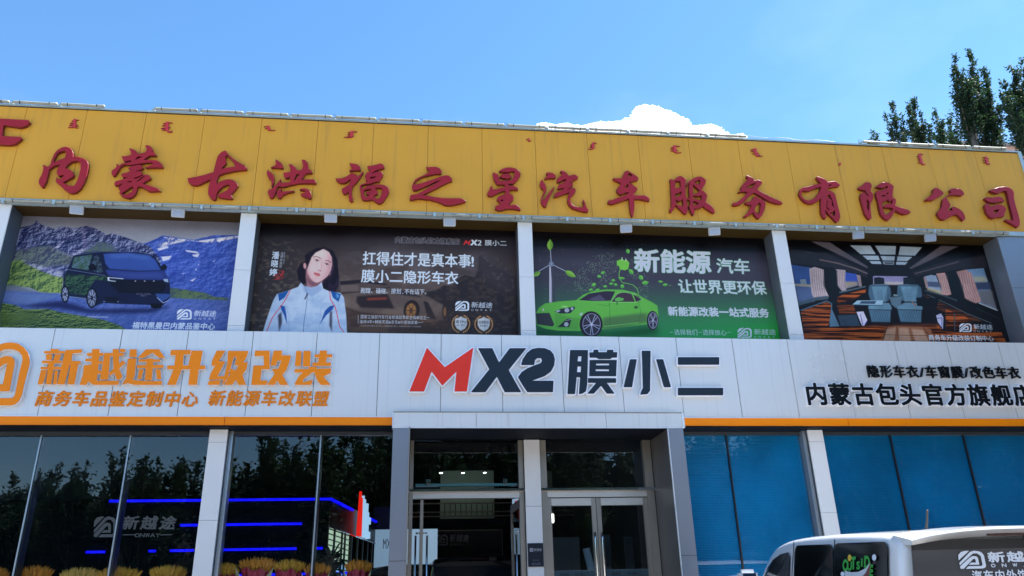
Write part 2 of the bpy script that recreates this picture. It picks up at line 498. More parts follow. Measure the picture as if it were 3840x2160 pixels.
    def vtext(s, st, x0, y0, x1, y1, col, bold=.6, lean=0):
        n = len(st); h = (y1-y0)/n
        for i, c in enumerate(st):
            s.text(c, x0+lean*(i+.5)/n, y0+i*h, x1+lean*(i+.5)/n, y0+(i+1)*h, col, bold)
    def logo(s, x0, y0, x1, y1, col, bold=0.0, alpha=1, cn=True):
        """rounded mark of three nested diagonal strokes in the box"""
        w_, h = x1-x0, y1-y0
        for g in LOGO: s.poly([(x0+a*w_, y0+b*h) for a, b in g], col, alpha)
    def grad(s, c0, c1, y0=0, y1=1, alpha=1):
        t = np.clip((np.linspace(0, 1, s.H)-y0)/(y1-y0), 0, 1)[:, None, None]
        g = np.array(c0, float)/255*(1-t)+np.array(c1, float)/255*t
        s.a = s.a*(1-alpha)+g*alpha
    def material(s, name, rough=.35, emit=0, divide=True, spec=.5):
        a = lin(np.clip(s.a, 0, 1))
        if divide: a = np.clip(a/LIGHT*.85, 0, .85)
        im = bpy.data.images.new(name, s.W, s.H, float_buffer=False)
        px = np.ones((s.H, s.W, 4), np.float32); px[..., :3] = srgb(a)[::-1]
        im.pixels.foreach_set(px.ravel()); im.update(); im.pack()
        m = bpy.data.materials.new(name); m.use_nodes = True; n = m.node_tree.nodes; L = m.node_tree.links
        b = n['Principled BSDF']; b.inputs['Roughness'].default_value = rough; b.inputs['Specular IOR Level'].default_value = .18
        t = n.new('ShaderNodeTexImage'); t.image = im; t.interpolation = 'Cubic'; t.extension = 'EXTEND'
        L.new(t.outputs[0], b.inputs['Base Color'])
        if emit: L.new(t.outputs[0], b.inputs['Emission Color']); b.inputs['Emission Strength'].default_value = emit*.24
        return m
def printed(name, quad, m, thick, parent=None):
    """thin board: quad = four corners (bl, br, tr, tl); front carries the print"""
    q = [Vector(p) for p in quad]; nrm = (q[1]-q[0]).cross(q[3]-q[0]).normalized()
    org = sum(q, Vector())/4
    off = rel(parent) if parent is not None else Vector()
    vsx = [p-org for p in q]+[p-org-nrm*thick for p in q]
    me = bpy.data.meshes.new(name)
    me.from_pydata(vsx, [], [(0, 1, 2, 3), (7, 6, 5, 4), (1, 0, 4, 5), (2, 1, 5, 6), (3, 2, 6, 7), (0, 3, 7, 4)])
    uvl = me.uv_layers.new(name='UVMap')
    uvs = [(0, 0), (1, 0), (1, 1), (0, 1)]
    for p in me.polygons:
        for li in p.loop_indices:
            vi = me.loops[li].vertex_index; uvl.data[li].uv = uvs[vi % 4]
    side = mat('print_edge', (.12, .12, .13), .6)
    me.materials.append(m); me.materials.append(side)
    for i, p in enumerate(me.polygons): p.material_index = 0 if i == 0 else 1
    o = bpy.data.objects.new(name, me); COL.objects.link(o); o.location = org-off
    if parent is not None: o.parent = parent
    return o
def _L(t): return [tuple(map(float, a.split(','))) for a in t.split()]
LOGO = [_L("0,.42 .02,.22 .14,.05 .3,0 .46,0 .3,.18 .08,.42 0,.52"),
        _L("0,.66 0,.8 .5,.25 .6,.15 .75,.15 .87,.3 .87,.8 .82,.86 .32,.86 .2,1 .85,1 .96,.95 1,.85 1,.28 .95,.14 .85,.04 .65,0 .5,.05"),
        _L("0,.98 .12,1 .55,.47 .62,.45 .64,.5 .64,.66 .45,.66 .34,.78 .75,.78 .75,.4 .7,.32 .65,.3 .55,.3 .46,.36 0,.86")]
# ------------------------------------------------------------------ shared materials
M_WHITE = mat('white_composite_panel', (.74, .73, .72), .32, .25, var=.03, vs_=.8, rvar=.06, bump=.05, bs=.7, dirt=((.42, .41, .40), 3.0, .30, (9, 1, .16)))
M_WHITE2 = mat('white_column_panel', (.74, .74, .74), .4, .05, var=.03, vs_=1.5)
M_GREYP = mat('blue_grey_panel', (.25, .27, .31), .35, .45, var=.03, vs_=1.0)
M_DGREY = mat('dark_grey_panel', (.16, .18, .21), .35, .4, var=.05, vs_=1.0)
M_JOINT = mat('joint_backing', (.10, .10, .11), .8)  # dark backing that shows in the panel joints
M_YEL = mat('yellow_panel', (.74, .365, .042), .42, .0, var=.05, vs_=.7, spec=.22, rvar=.05, bump=.08, bs=.8, dirt=((.34, .20, .07), 3.0, .30, (5, 1, .22)))
M_YELS = mat('shaded_yellow_soffit', (.060, .036, .010), .5, 0, spec=.15, var=.06, vs_=1.0)  # yellow panel darkened: shade under the sign is put into this colour
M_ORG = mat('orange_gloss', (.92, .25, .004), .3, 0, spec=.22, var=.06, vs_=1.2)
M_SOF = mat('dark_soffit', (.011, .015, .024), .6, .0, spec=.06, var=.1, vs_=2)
M_STEEL = mat('brushed_steel', (.34, .315, .275), .35, .55, var=.15, vs_=6, stretch=(1, 1, .2))
M_STEELL = mat('light_steel', (.62, .60, .56), .35, .4, var=.12, vs_=5, stretch=(.3, 1, 2))
M_STEELB = mat('polished_steel', (.7, .7, .7), .12, 1.0)
M_FRAME = mat('dark_frame', (.05, .06, .07), .35, .3, var=.1)
M_MULL = mat('silver_mullion', (.45, .52, .58), .3, .7, var=.1, stretch=(1, 1, .3))
M_TRIM = mat('pale_metal_trim', (.42, .52, .54), .45, .2, var=.12, vs_=8, dirt=((.30, .38, .38), 9, .5))
M_TUBE = mat('yellowed_plastic_tube', (.34, .35, .30), .5, 0, spec=.2, var=.08, vs_=9, dirt=((.10, .09, .07), 3.2, .75, (1, 1, 3)))
M_BLACK = mat('black_plastic', (.02, .02, .022), .35)
M_WPLATE = mat('white_acrylic', (.86, .87, .95), .3, 0)
M_SILV = mat('silver_letter_edge', (.86, .87, .9), .3, .4)
M_GLASS = glass('shop_glass', (.88, .91, .93), .045)
M_DGLASS = glass('dark_glass', (.30, .34, .36), .06)

def red_led():
    m = mat('red_letter_face', (.42, .018, .030), .4, spec=.25, var=.12, vs_=3)
    n = m.node_tree.nodes; L = m.node_tree.links; b = n['Principled BSDF']
    g = n.new('ShaderNodeNewGeometry'); mp = n.new('ShaderNodeMapping'); mp.inputs['Scale'].default_value = (38, 0, 38)
    L.new(g.outputs['Position'], mp.inputs[0])
    v = n.new('ShaderNodeTexVoronoi'); v.inputs['Scale'].default_value = 1; v.inputs['Randomness'].default_value = .12; L.new(mp.outputs[0], v.inputs['Vector'])
    r = n.new('ShaderNodeMapRange'); r.inputs[1].default_value = .16; r.inputs[2].default_value = .3; L.new(v.outputs['Distance'], r.inputs[0])
    src = b.inputs['Base Color'].links[0].from_socket
    mx = n.new('ShaderNodeMixRGB'); L.new(r.outputs[0], mx.inputs[0]); mx.inputs[1].default_value = (.16, .012, .02, 1); L.new(src, mx.inputs[2]); L.new(mx.outputs[0], b.inputs['Base Color'])
    return m
M_RED = red_led()
M_REDS = mat('red_letter_side', (.17, .010, .020), .4)
M_REDM = mat('bright_red_small_letters', (.62, .03, .035), .35, var=.08)

# ------------------------------------------------------------------ ground
g = MB(); g.quad((-400, -400, 0), (400, -400, 0), (400, 600, 0), (-400, 600, 0))
gnd = g.build('ground', mat('paved_forecourt', (.33, .31, .29), .8, var=.12, vs_=.6, bump=.2), origin=(0, 0, 0)); gnd['kind'] = 'structure'
g = MB()
v0 = len(g.v)
g.poly([(-9, 5.0, .004), (12, 5.0, .004), (12, 9.6, .264), (-9, 9.6, .264)])
g.poly([(-9, 9.6, .264), (12, 9.6, .264), (12, 9.95, .27), (-9, 9.95, .27)])
rm = g.build('pavement_ramp', mat('ramp_paving', (.09, .09, .09), .8, var=.15, vs_=1.5, bump=.2), origin=(0, 7, 0)); rm['kind'] = 'structure'
g = MB(); g.box(-9, 12, 9.95, 40, .01, .35)
pl = g.build('floor_slab', mat('showroom_floor', (.10, .10, .11), .25, var=.1), origin=(0, 10, 0)); pl['kind'] = 'structure'

# ------------------------------------------------------------------ shop building shell
shop = empty('shop_building', (0, 10.0, 0), 'long two storey car shop with white metal fascia, pillars and dark glass front', 'building')
Z_BOT, Z_OR, Z_WT = 3.683, 3.788, 4.925
Z_YB, Z_YT = 6.818, 8.300
XL, XR = -7.2, 12.6
Z_SOF = 6.74
b = MB()
b.box(XL, XR, 10.6, 30, Z_SOF+.03, 8.22)                       # roof deck mass
b.build('roof', mat('roof_grey', (.2, .2, .2), .8), shop)
MB().box(XL, XR, 10.47, 10.6, 4.80, Z_SOF+.02).build('upper_wall', M_DGREY, shop)
MB().box(XL, XR, 10.03, 10.59, 4.79, Z_WT-.012).build('ledge', M_WHITE2, shop)
MB().box(XL, XR, 10.06, 10.59, Z_BOT+.002, 4.78).build('fascia_backing', M_JOINT, shop)
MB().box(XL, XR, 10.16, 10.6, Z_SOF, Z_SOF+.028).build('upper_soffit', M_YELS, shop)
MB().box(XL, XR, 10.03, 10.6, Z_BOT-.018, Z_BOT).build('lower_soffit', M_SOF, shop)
MB().box(XL-.2, XL, 10.3, 30, .36, 8.2).build('end_wall', M_DGREY, shop)
MB().box(XR, XR+.2, 10.3, 30, .36, 8.2).build('end_wall', M_DGREY, shop)
MB().box(XL, XR, 29.8, 30, .36, 8.2).build('back_wall', mat('inner_wall_dark', (.035, .04, .055), .7, var=.2, vs_=1), shop)
MB().box(XL, XR, 10.62, 29.8, 6.5, 6.6).build('ceiling', mat('dark_ceiling', (.02, .025, .03), .8), shop)
MB().box(3.9, 4.0, 11.3, 29.8, .36, 6.5).build('partition_wall', mat('inner_wall_dark', (.035, .04, .055), .7), shop)

# white fascia panels, each its own plate
fas = empty('white_fascia', (0, YW, Z_BOT), 'white metal panelled fascia with orange stripe running across the shop front', 'fascia')
x_w = [-4.621 + .8196*i for i in range(-3, 21)]
for a, c in zip(x_w[:-1], x_w[1:]):
    if a < XL or c > XR: continue
    jy = rnd.uniform(-.0015, .0015)
    MB().box(a+.0035, c-.0035, YW+jy, YW+.03, Z_OR+.004, Z_WT).build('panel', M_WHITE, fas, bevel=.002)
MB().box(XL, XR, YW+.012, YW+.05, Z_OR, Z_WT-.01).build('backing', M_JOINT, fas)
px0, px1 = PX(986*1.4907, 1570, 9.9), PX(1719*1.4907, 1570, 9.9)
seg = [(XL, -2.4), (-2.394, -.318), (3.545, 5.9), (5.906, 9.0), (9.006, XR)]
for a, c in seg:
    MB().box(a, c, YW-.012, YW+.03, Z_BOT+.006, Z_OR-.004).build('orange_stripe', M_ORG, fas, bevel=.002)
    MB().box(a, c, YW-.018, YW-.002, Z_OR-.006, Z_OR+.002).build('edge_trim', M_SILV, fas)
    MB().box(a, c, YW-.018, YW+.01, Z_BOT-.004, Z_BOT+.004).build('edge_trim', M_ORG, fas)

# upper pillars between the posters
def pillar(name, lx, rx, yf, yb, z0, z1, joints, m, mside):
    p = MB(); zs = [z0]+joints+[z1]
    t = empty(name, ((lx+rx)/2, yf, z0))
    for a, c in zip(zs[:-1], zs[1:]):
        MB().box(lx, rx, yf, yf+.02, a+.002, c-.002).build('panel', m, t, bevel=.0015)
    MB().box(lx+.006, rx-.006, yf+.018, yb, z0, z1).build('core', mside, t)
    return t
YQ = 10.14
def mid2(pa, pb, Y): return (PX(*pa, Y)+PX(*pb, Y))/2
up = [((904, 825), (848, 1240), (965, 830), (910, 1241)), ((1943, 862), (1953, 1255), (1996, 862), (2010, 1255)), ((2899, 891), (2963, 1274), (2949, 889), (3016, 1274))]
lab = ['white panelled pillar between the van poster and the racing jacket poster', 'white panelled pillar between the dark poster and the green car poster', 'white panelled pillar between the green car poster and the van interior poster']
up_x = []
for (a, b_, c, d), lb in zip(up, lab):
    l = mid2(a, b_, YQ); r = mid2(c, d, YQ); up_x.append((l, r))
    tag(pillar('wall_pillar', l, r, YQ, 10.46, 4.93, Z_SOF-.003, [5.05, 5.86], M_WHITE2, M_DGREY), lb, 'pillar', 'pillars of the upper storey')
tag(pillar('wall_pier', -7.2, -5.56, 10.10, 10.46, 4.93, Z_SOF-.003, [5.8], M_WHITE2, mat('pier_side', (.10, .13, .17), .4, .3)), 'white pier at the left edge beside the van poster', 'pillar')
tag(pillar('wall_pier', 9.07, 12.5, 10.10, 10.46, 4.93, Z_SOF-.003, [5.86], M_GREYP, mat('pier_side2', (.20, .23, .28), .35, .5)), 'broad blue grey pier at the right edge beside the van interior poster', 'pillar')  # the blue is skylight put into the pier's panel colour

# ------------------------------------------------------------------ yellow signboard
sign = empty('yellow_signboard', (0, YY, Z_YB), 'long yellow panelled signboard with red brush characters along the roof edge', 'sign')
x_y = [-4.848 + .8195*i for i in range(-3, 21)]
XSR = float(PX(3826, 600, YY))
xe = [x for x in x_y if x > XL and x < XSR-.25] + [XSR]
xe = [XL] + xe
for a, c in zip(xe[:-1], xe[1:]):
    MB().box(a+.002, c-.002, YY+rnd.uniform(-.0015, .0015), YY+.03, Z_YB, Z_YT).build('panel', M_YEL, sign, bevel=.0015)
MB().box(XL, XSR-.01, YY+.02, YY+.5, Z_YB+.01, Z_YT-.01).build('backing', M_JOINT, sign)
MB().box(XSR-.012, XSR+.05, YY-.012, YY+.5, Z_YB-.06, Z_YT+.036).build('end_trim', M_TRIM, sign)
# metal channels in lengths, top and bottom
x = XL; k = 0
while x < XSR:
    x2 = min(x+.80, XSR)
    MB().box(x+.003, x2-.003, YY-.02, YY+.06, Z_YT+.012, Z_YT+.036).build('top_channel', M_TRIM, sign)
    x = x2
MB().box(XL, XSR, YY-.008, YY+.05, Z_YT+.001, Z_YT+.013).build('black_gap_strip', M_BLACK, sign)  # solid black strip between the panels and the top channel
x = XL+.3
MB().box(XL, XL+.3, YY-.015, YY+.06, Z_YB-.07, Z_YB-.003).build('bottom_channel', M_TRIM, sign)
while x < 12.5:
    x2 = min(x+.82, 12.5)
    MB().box(x+.003, x2-.003, YY-.02, YY+.06, Z_YB-.072, Z_YB-.003).build('bottom_channel', M_TRIM, sign)
    x = x2
# ------------------------------------------------------------------ the traced red brush characters
G = {}
def ch(k, ox, oy, s, outer, holes=()):
    G.setdefault(k, [])
    def E(t): return poly_edges(S(t, ox, oy, s))
    G[k].append(np.concatenate([E(outer)]+[E(h) for h in holes]))
ch('内', 120, 530, 6.3, "245,545 300,560 370,600 430,550 440,500 460,430 520,290 600,200 700,140 800,122 890,150 950,210 975,280 972,352 1100,365 1210,400 1290,450 1330,520 1325,640 1290,800 1230,960 1150,1100 1050,1190 960,1222 880,1210 750,1130 660,1030 630,1010 555,950 570,900 550,820 590,862 640,890 690,878 720,840 765,790 690,795 640,812 600,800 580,740 585,680 620,620 660,548 600,550 520,570 460,615 405,655 370,800 330,950 260,1070 230,1080 205,1070 160,1000 155,930 180,860 220,800 255,700 265,620",
   ["500,495 530,390 600,270 700,220 790,225 800,260 790,330 770,385 640,440", "780,635 830,550 920,480 1040,452 1110,470 1145,530 1145,640 1100,830 1040,980 990,1045 930,1050 830,1025 715,965 820,915 960,835 990,790 970,730 900,670 830,645"])
ch('蒙', 400, 530, 6.3, "345,342 420,350 565,320 580,290 560,230 515,162 600,168 680,210 720,260 745,295 900,262 940,220 935,160 900,100 950,85 1010,95 1060,140 1095,190 1095,235 1060,240 1110,258 1155,300 1180,335 1080,330 1010,330 950,370 870,430 1000,435 1170,440 1240,475 1310,545 1325,600 1300,618 1200,610 1050,615 930,620 890,600 970,590 1050,560 1105,500 1040,492 900,500 700,535 560,555 500,550 430,540 370,560 320,600 270,680 200,790 150,820 120,780 108,710 140,670 210,625 235,590 215,525 260,540 290,570 360,520 430,510 600,468 555,440 490,455 430,478 405,475 375,420", ["665,440 700,380 760,345 840,360 760,400"])
ch('蒙', 400, 530, 6.3, "505,625 600,580 720,555 800,555 840,590 870,625 760,675 660,708 810,700 840,740 855,775 760,820 610,872 700,880 800,830 860,790 940,780 1000,800 1050,865 980,910 840,985 930,1020 1060,1055 1190,1100 1280,1175 1180,1165 1060,1180 980,1170 900,1110 800,1060 720,1070 710,1150 680,1230 620,1300 540,1335 450,1330 350,1280 290,1220 320,1170 275,1120 275,1095 380,985 260,1030 190,1040 170,1000 210,940 300,915 430,880 520,825 440,845 370,845 340,800 360,755 450,740 550,705 530,670",
   ["710,942 790,870 880,815 895,825 800,900 740,950", "465,950 540,932 625,945 550,970", "330,1240 430,1170 560,1080 630,1062 620,1120 580,1190 500,1240 420,1255"])
ch('古', 690, 550, 6.588, "80,775 300,740 500,690 725,625 760,480 820,250 860,190 920,130 1000,92 1040,100 1090,180 1200,280 1330,370 1480,450 1555,530 1545,565 1400,570 1200,600 1000,650 880,690 840,740 815,820 800,915 900,850 1050,805 1150,800 1230,830 1300,890 1335,960 1270,1060 1155,1175 1170,1200 1205,1275 1170,1285 1020,1275 880,1250 818,1205 850,1170 960,1130 1060,1070 1120,1000 1125,935 1050,935 960,980 870,1060 800,1150 800,1220 780,1295 740,1310 680,1290 620,1230 590,1150 600,1010 640,860 660,795 560,840 400,920 300,955 200,940 110,880",
   ["910,550 980,530 1280,480 1200,350 1060,195 1030,215 1020,300 1045,400"])
ch('洪', 990, 580, 8.05, "335,130 400,160 500,230 560,300 585,400 540,405 420,385 210,385 200,370 300,340 360,295 355,220")
ch('洪', 990, 580, 8.05, "125,425 150,500 230,550 290,610 315,700 300,820 235,985 220,960 225,850 210,750 150,720 110,640 80,560 90,490")
ch('洪', 990, 580, 8.05, "520,705 490,840 640,840 800,810 775,660 700,700 640,700 600,640 580,560 590,515 630,540 800,510 800,430 740,270 820,285 900,330 970,400 985,465 1100,465 1160,420 1185,300 1130,155 1190,140 1250,165 1320,240 1340,310 1325,425 1390,440 1440,490 1465,545 1260,560 1130,755 1300,745 1490,735 1530,760 1580,840 1570,865 1400,855 1200,850 1000,865 800,910 620,960 520,965 430,945 400,980 340,1150 280,1290 230,1300 170,1290 105,1130 155,1010 185,1065 280,980 400,850", ["970,580 1085,580 920,785 905,785"])
ch('洪', 990, 580, 8.05, "380,1150 400,1090 460,1040 540,1030 545,1050 490,1120 620,1100 910,1080 925,1095 700,1150 560,1220 520,1290 480,1310 420,1290 385,1220")
ch('洪', 990, 580, 8.05, "1055,1050 1150,1015 1250,1012 1340,1050 1400,1120 1430,1210 1425,1290 1390,1320 1280,1290 1150,1240 1090,1180 1260,1140 1250,1090 1180,1060 1100,1060")
ch('福', 1250, 600, 8.05, "475,65 520,95 620,105 720,125 790,180 825,250 820,300 690,305 490,320 475,310 580,250 530,180")
ch('福', 1250, 600, 8.05, "60,530 110,555 260,545 400,490 530,395 600,395 680,430 715,460 735,510 800,430 905,320 905,370 800,540 700,670 590,780 560,900 560,1050 595,1170 595,1240 550,1245 490,1210 460,1130 460,1000 455,940 420,990 340,1020 300,1010 260,950 245,880 350,810 480,735 525,580 500,570 430,640 330,690 230,690 150,660 90,600")
ch('福', 1250, 600, 8.05, "1020,175 1150,168 1300,130 1420,100 1500,130 1545,210 1535,240 1400,265 1270,320 1105,412 1250,370 1380,335 1460,350 1500,430 1490,490 1410,590 1405,640 1280,650 1100,710 940,725 830,772 870,830 900,870 1000,790 1200,745 1400,730 1560,760 1660,820 1690,950 1620,1090 1520,1240 1440,1300 1370,1310 1310,1280 1190,1190 1080,1200 950,1215 880,1190 830,1100 810,950 790,770 830,730 1000,680 1020,660 970,570 955,470 1000,390 1130,310 1050,250",
   ["1100,555 1110,510 1180,505 1300,475 1250,530 1150,560", "930,900 1000,880 1130,862 1140,905 1080,940 985,965 1000,1020 1100,1050 1050,1080 1000,1110 950,1110 925,1050", "1260,880 1270,835 1400,825 1480,860 1460,1000 1400,1140 1350,1175 1300,1165 1220,1095 1250,1055 1345,1010 1330,940 1290,885"])
ch('之', 1520, 610, 8.05, "615,115 690,135 850,118 950,125 1040,170 1100,250 1080,325 900,335 700,380 580,400 450,455 320,540 265,620 290,665 500,610 800,510 1100,400 1220,375 1310,385 1390,450 1420,520 1410,550 1300,580 1100,680 900,790 510,965 700,1000 900,1035 1100,1060 1300,1070 1650,1065 1750,1100 1830,1150 1820,1175 1650,1225 1400,1275 1300,1285 1200,1270 1000,1180 750,1110 500,1080 320,1080 220,1115 130,1115 150,970 380,935 620,800 850,660 1105,505 950,550 700,670 450,780 310,835 250,830 205,770 200,690 240,600 300,500 420,430 560,370 700,290 750,255 680,200")
ch('星', 1810, 610, 7.625, "455,245 560,175 680,135 820,130 950,165 1050,235 1090,320 1070,390 980,510 890,595 810,595 725,605 770,660 850,650 940,680 1020,740 1015,770 900,765 780,775 770,880 850,920 890,980 875,1060 800,1130 740,1200 820,1205 930,1195 1030,1240 1095,1330 1080,1350 950,1325 800,1310 680,1315 570,1350 450,1360 360,1320 360,1230 450,1215 530,1180 470,1110 400,1060 420,1000 500,940 640,900 650,795 540,820 420,870 320,930 230,955 150,930 125,880 190,780 215,690 270,650 290,765 400,750 640,690 630,615 490,620 460,640 390,590 320,480 285,290 330,275 430,330 480,420 480,525 640,505 830,500 880,400 910,290 900,230 830,240 760,265 650,265 540,250", ["485,1075 530,1050 600,1060 575,1100"])
ch('星', 1810, 610, 7.625, "490,375 560,330 700,305 780,330 830,400 800,430 700,445 580,435 500,400")
ch('汽', 2010, 620, 7.627, "290,200 400,200 500,225 560,280 570,340 540,355 380,360 250,385 240,370 350,280 300,240")
ch('汽', 2010, 620, 7.627, "190,390 205,460 270,550 298,650 290,740 230,840 180,920 190,985 230,980 300,880 420,720 540,585 520,660 430,830 340,1020 290,1185 220,1170 150,1070 140,980 170,870 230,760 225,690 150,630 110,550 130,450")
ch('汽', 2010, 620, 7.627, "690,175 720,125 800,160 880,210 930,290 1010,280 1090,255 1150,275 1210,330 1200,365 1110,410 990,480 1060,510 1060,570 980,630 875,697 1000,650 1060,630 1120,660 1145,720 1110,790 1020,880 980,980 1000,1070 1080,1150 1200,1195 1310,1195 1360,1180 1360,1090 1335,1010 1355,960 1390,1010 1430,1150 1510,1290 1490,1320 1380,1320 1200,1275 1040,1220 940,1130 900,1010 920,880 960,765 800,820 620,885 520,900 545,790 700,730 820,640 740,640 630,680 625,610 650,555 760,500 895,400 800,395 720,450 620,490 600,440 610,370 700,300 760,240 740,195")
ch('车', 2260, 620, 7.245, "275,345 330,345 530,350 560,250 600,170 680,135 740,170 850,240 940,300 980,355 960,395 800,425 720,455 690,475 790,480 840,550 920,590 955,640 860,740 860,805 1000,815 1150,810 1230,850 1290,930 1260,965 1150,940 1000,910 860,905 865,1050 865,1180 825,1390 800,1395 760,1290 735,1130 720,900 620,930 430,1000 270,1050 190,1040 135,1000 160,945 240,945 400,880 600,820 715,740 700,720 620,735 510,790 450,780 380,700 380,640 450,570 500,480 400,430 300,380",
   ["685,220 740,205 790,250 815,280 770,300 710,305", "590,610 640,540 690,490 700,560 705,590 650,600"])
ch('服', 2490, 640, 8.05, "175,260 205,240 290,285 400,190 490,150 600,200 680,270 660,350 640,450 640,520 670,480 700,370 760,310 900,220 1000,175 1120,170 1200,215 1280,290 1250,400 1130,590 1180,600 1260,670 1310,730 1300,800 1260,945 1400,1030 1490,1120 1550,1240 1530,1270 1470,1260 1300,1150 1180,1060 1100,1120 1000,1145 920,1130 925,1290 890,1340 840,1290 790,1180 760,1080 740,1050 790,1040 785,880 680,850 700,1000 720,1150 715,1230 670,1310 600,1270 480,1150 350,1030 300,1150 215,1260 180,1230 175,1150 220,1080 225,850 205,600 205,350",
   ["320,290 420,315 500,305 505,500 330,530 350,400 340,340", "345,700 385,670 395,700 530,610 530,690 450,770 350,795", "355,850 440,920 520,895 565,840 590,1070 440,1040 370,1000", "700,440 790,350 760,440 755,600 780,820 680,830 660,700 650,600", "905,330 990,310 1070,260 1100,280 1080,410 1000,400", "880,400 980,500 1090,600 980,680 890,720 875,560", "890,745 1050,770 1140,735 1130,890 950,850 885,840", "885,910 980,925 1070,990 990,1030 890,1040"])
ch('务', 2730, 640, 7.245, "500,145 515,120 590,155 680,190 720,265 820,245 900,275 940,320 900,380 795,510 950,600 1150,700 1350,790 1440,830 1500,880 1480,895 1330,890 1150,830 980,740 840,650 705,590 600,670 480,800 360,900 250,940 170,940 120,900 150,860 220,870 330,800 450,680 540,575 400,565 260,590 370,520 350,450 380,390 470,300 550,210 530,180", ["500,460 600,380 765,320 700,400 650,460"])
ch('务', 2730, 640, 7.245, "450,865 550,850 650,800 680,760 700,710 760,695 830,720 860,770 960,790 1020,840 1025,920 1000,1060 930,1210 850,1300 790,1280 720,1190 690,1120 600,1190 490,1260 420,1240 470,1200 550,1120 620,1000 640,930 540,920", ["800,910 850,870 895,880 885,1000 850,1170 790,1150 725,1090 740,1010"])
ch('有', 2980, 640, 6.9, "555,170 590,145 680,175 780,215 860,290 1030,270 1100,300 1185,370 1150,400 1000,415 900,440 810,522 880,505 960,530 1050,600 1080,720 1120,900 1170,1080 1185,1200 1150,1300 1095,1330 1000,1230 900,1130 830,1050 800,990 800,1080 825,1210 800,1240 740,1200 690,1080 680,900 680,715 600,780 480,845 380,850 260,800 170,700 115,600 140,490 200,435 350,410 500,360 700,325 640,270",
   ["190,550 220,515 350,530 500,470 695,410 650,530 560,660 460,740 350,770 250,730 190,660 165,600", "860,400 900,355 965,355 940,385", "820,665 915,605 960,700 1000,850 1045,1050 1045,1175 930,1110 900,1090 990,1070 1035,1010 1010,940 960,890 965,820 960,760 900,700 850,690", "820,900 840,840 830,800 860,780 850,850 840,930 890,990 930,980 870,1020 830,970"])
ch('限', 3200, 670, 8.52, "150,285 200,255 280,230 340,150 400,105 500,110 570,145 600,220 565,330 560,410 620,460 645,560 620,690 560,775 550,850 565,1050 590,1260 545,1295 480,1260 380,1130 300,850 230,600 235,500 300,430 370,440 440,530 510,555 470,500 405,400 400,370 300,360 220,330", ["430,630 510,730 490,1050 450,950 435,800"])
ch('限', 3200, 670, 8.52, "690,290 780,200 900,130 1020,100 1120,120 1240,185 1300,240 1280,320 1265,480 1250,620 1320,620 1370,670 1370,760 1330,845 1450,900 1600,940 1750,985 1830,1050 1840,1080 1760,1110 1620,1130 1530,1100 1350,1005 1300,1090 1210,1260 1130,1320 1060,1300 960,1230 870,1100 830,900 790,700 730,530 720,440 760,385 800,365 860,388 950,345 1030,300 1100,310 1095,215 1010,260 930,300 860,290 760,255",
   ["895,535 1020,515 1080,545 990,555 905,575", "1040,485 1115,430 1120,495", "920,775 1020,720 1110,660 1160,720 1225,700 1225,650 1265,680 1240,795 1100,795 1020,830 960,880 1010,915 1180,920 1290,960 1200,1050 1030,1160 980,1060 930,900"])
ch('公', 3450, 690, 9.66, "490,175 540,135 640,145 750,210 830,280 870,345 820,385 650,480 480,580 350,590 210,575 185,565 290,480 420,390 490,280")
ch('公', 3450, 690, 9.66, "1080,210 1145,155 1300,155 1450,175 1540,240 1610,340 1600,380 1540,410 1350,395 1200,390 1060,410 960,490 1020,600 1110,730 1090,830 1000,960 1200,945 1145,850 1210,810 1320,845 1450,910 1560,1010 1630,1140 1650,1260 1600,1310 1550,1300 1400,1130 1330,1095 1200,1130 1050,1220 920,1285 820,1280 730,1230 650,1110 630,1030 700,940 790,830 830,560 950,450 1150,305")
ch('司', 3670, 680, 7.624, "305,255 400,225 560,165 740,145 870,165 970,235 1015,320 1015,480 1060,680 1130,900 1185,1130 1180,1260 1130,1310 1060,1270 900,1180 750,1095 800,1080 900,1110 1000,1110 970,950 890,650 820,330 800,270 700,270 620,320 540,345 450,320 370,290")
ch('司', 3670, 680, 7.624, "165,475 230,445 390,460 580,430 640,450 750,545 730,575 600,580 480,610 330,600 240,550")
ch('司', 3670, 680, 7.624, "170,680 240,620 290,640 340,720 420,700 550,650 620,650 720,700 800,780 735,950 745,1000 640,1010 540,1015 420,1060 330,1020 240,900", ["420,830 590,790 550,870 440,910"])
YF = YY-.065
for k, gs in G.items():
    plate('character', shapes_to_loops(gs, YF, 1.6, 1.0, eps=.22), YF, .058, M_RED, M_REDS, sign, bev=.004, label='red brush character ' + k)
em = [poly_edges(S("-60,218 0,225 285,240 300,262 260,298 200,315 35,290 20,400 215,410 215,430 150,480 90,490 0,485 -60,480", 0, 360, 2.683))]
plate('emblem', shapes_to_loops(em, YF, 1.6, .8), YF, .058, M_RED, M_REDS, sign, bev=.004)

# small bright red Mongolian words: a spine with teeth
def mong(cx, cy, wd, h, teeth, tail, slant=0.0):
    gs = []
    sx = cx+wd*.12
    gs.append(poly_edges([(sx-wd*.13-slant*h/2, cy-h*.45), (sx+wd*.13-slant*h/2, cy-h*.45), (sx+wd*.14+slant*h/2, cy+h*.4), (sx-wd*.15+slant*h/2, cy+h*.4)]))
    for t, side, ln in teeth:
        y = cy+(t-.5)*h; x = sx+slant*(t-.5)*h
        e = x+side*ln*wd
        gs.append(poly_edges([(x, y-h*.05), (e, y+h*.05), (e+side*2, y+h*.10), (x, y+h*.06)]))
    t, side, ln = tail
    y = cy+(t-.5)*h; x = sx+slant*(t-.5)*h
    gs.append(poly_edges([(x, y-h*.07), (x+side*ln*wd*.6, y+h*.02), (x+side*ln*wd, y-h*.02), (x+side*ln*wd, y+h*.03), (x+side*ln*wd*.5, y+h*.1), (x, y+h*.06)]))
    return gs
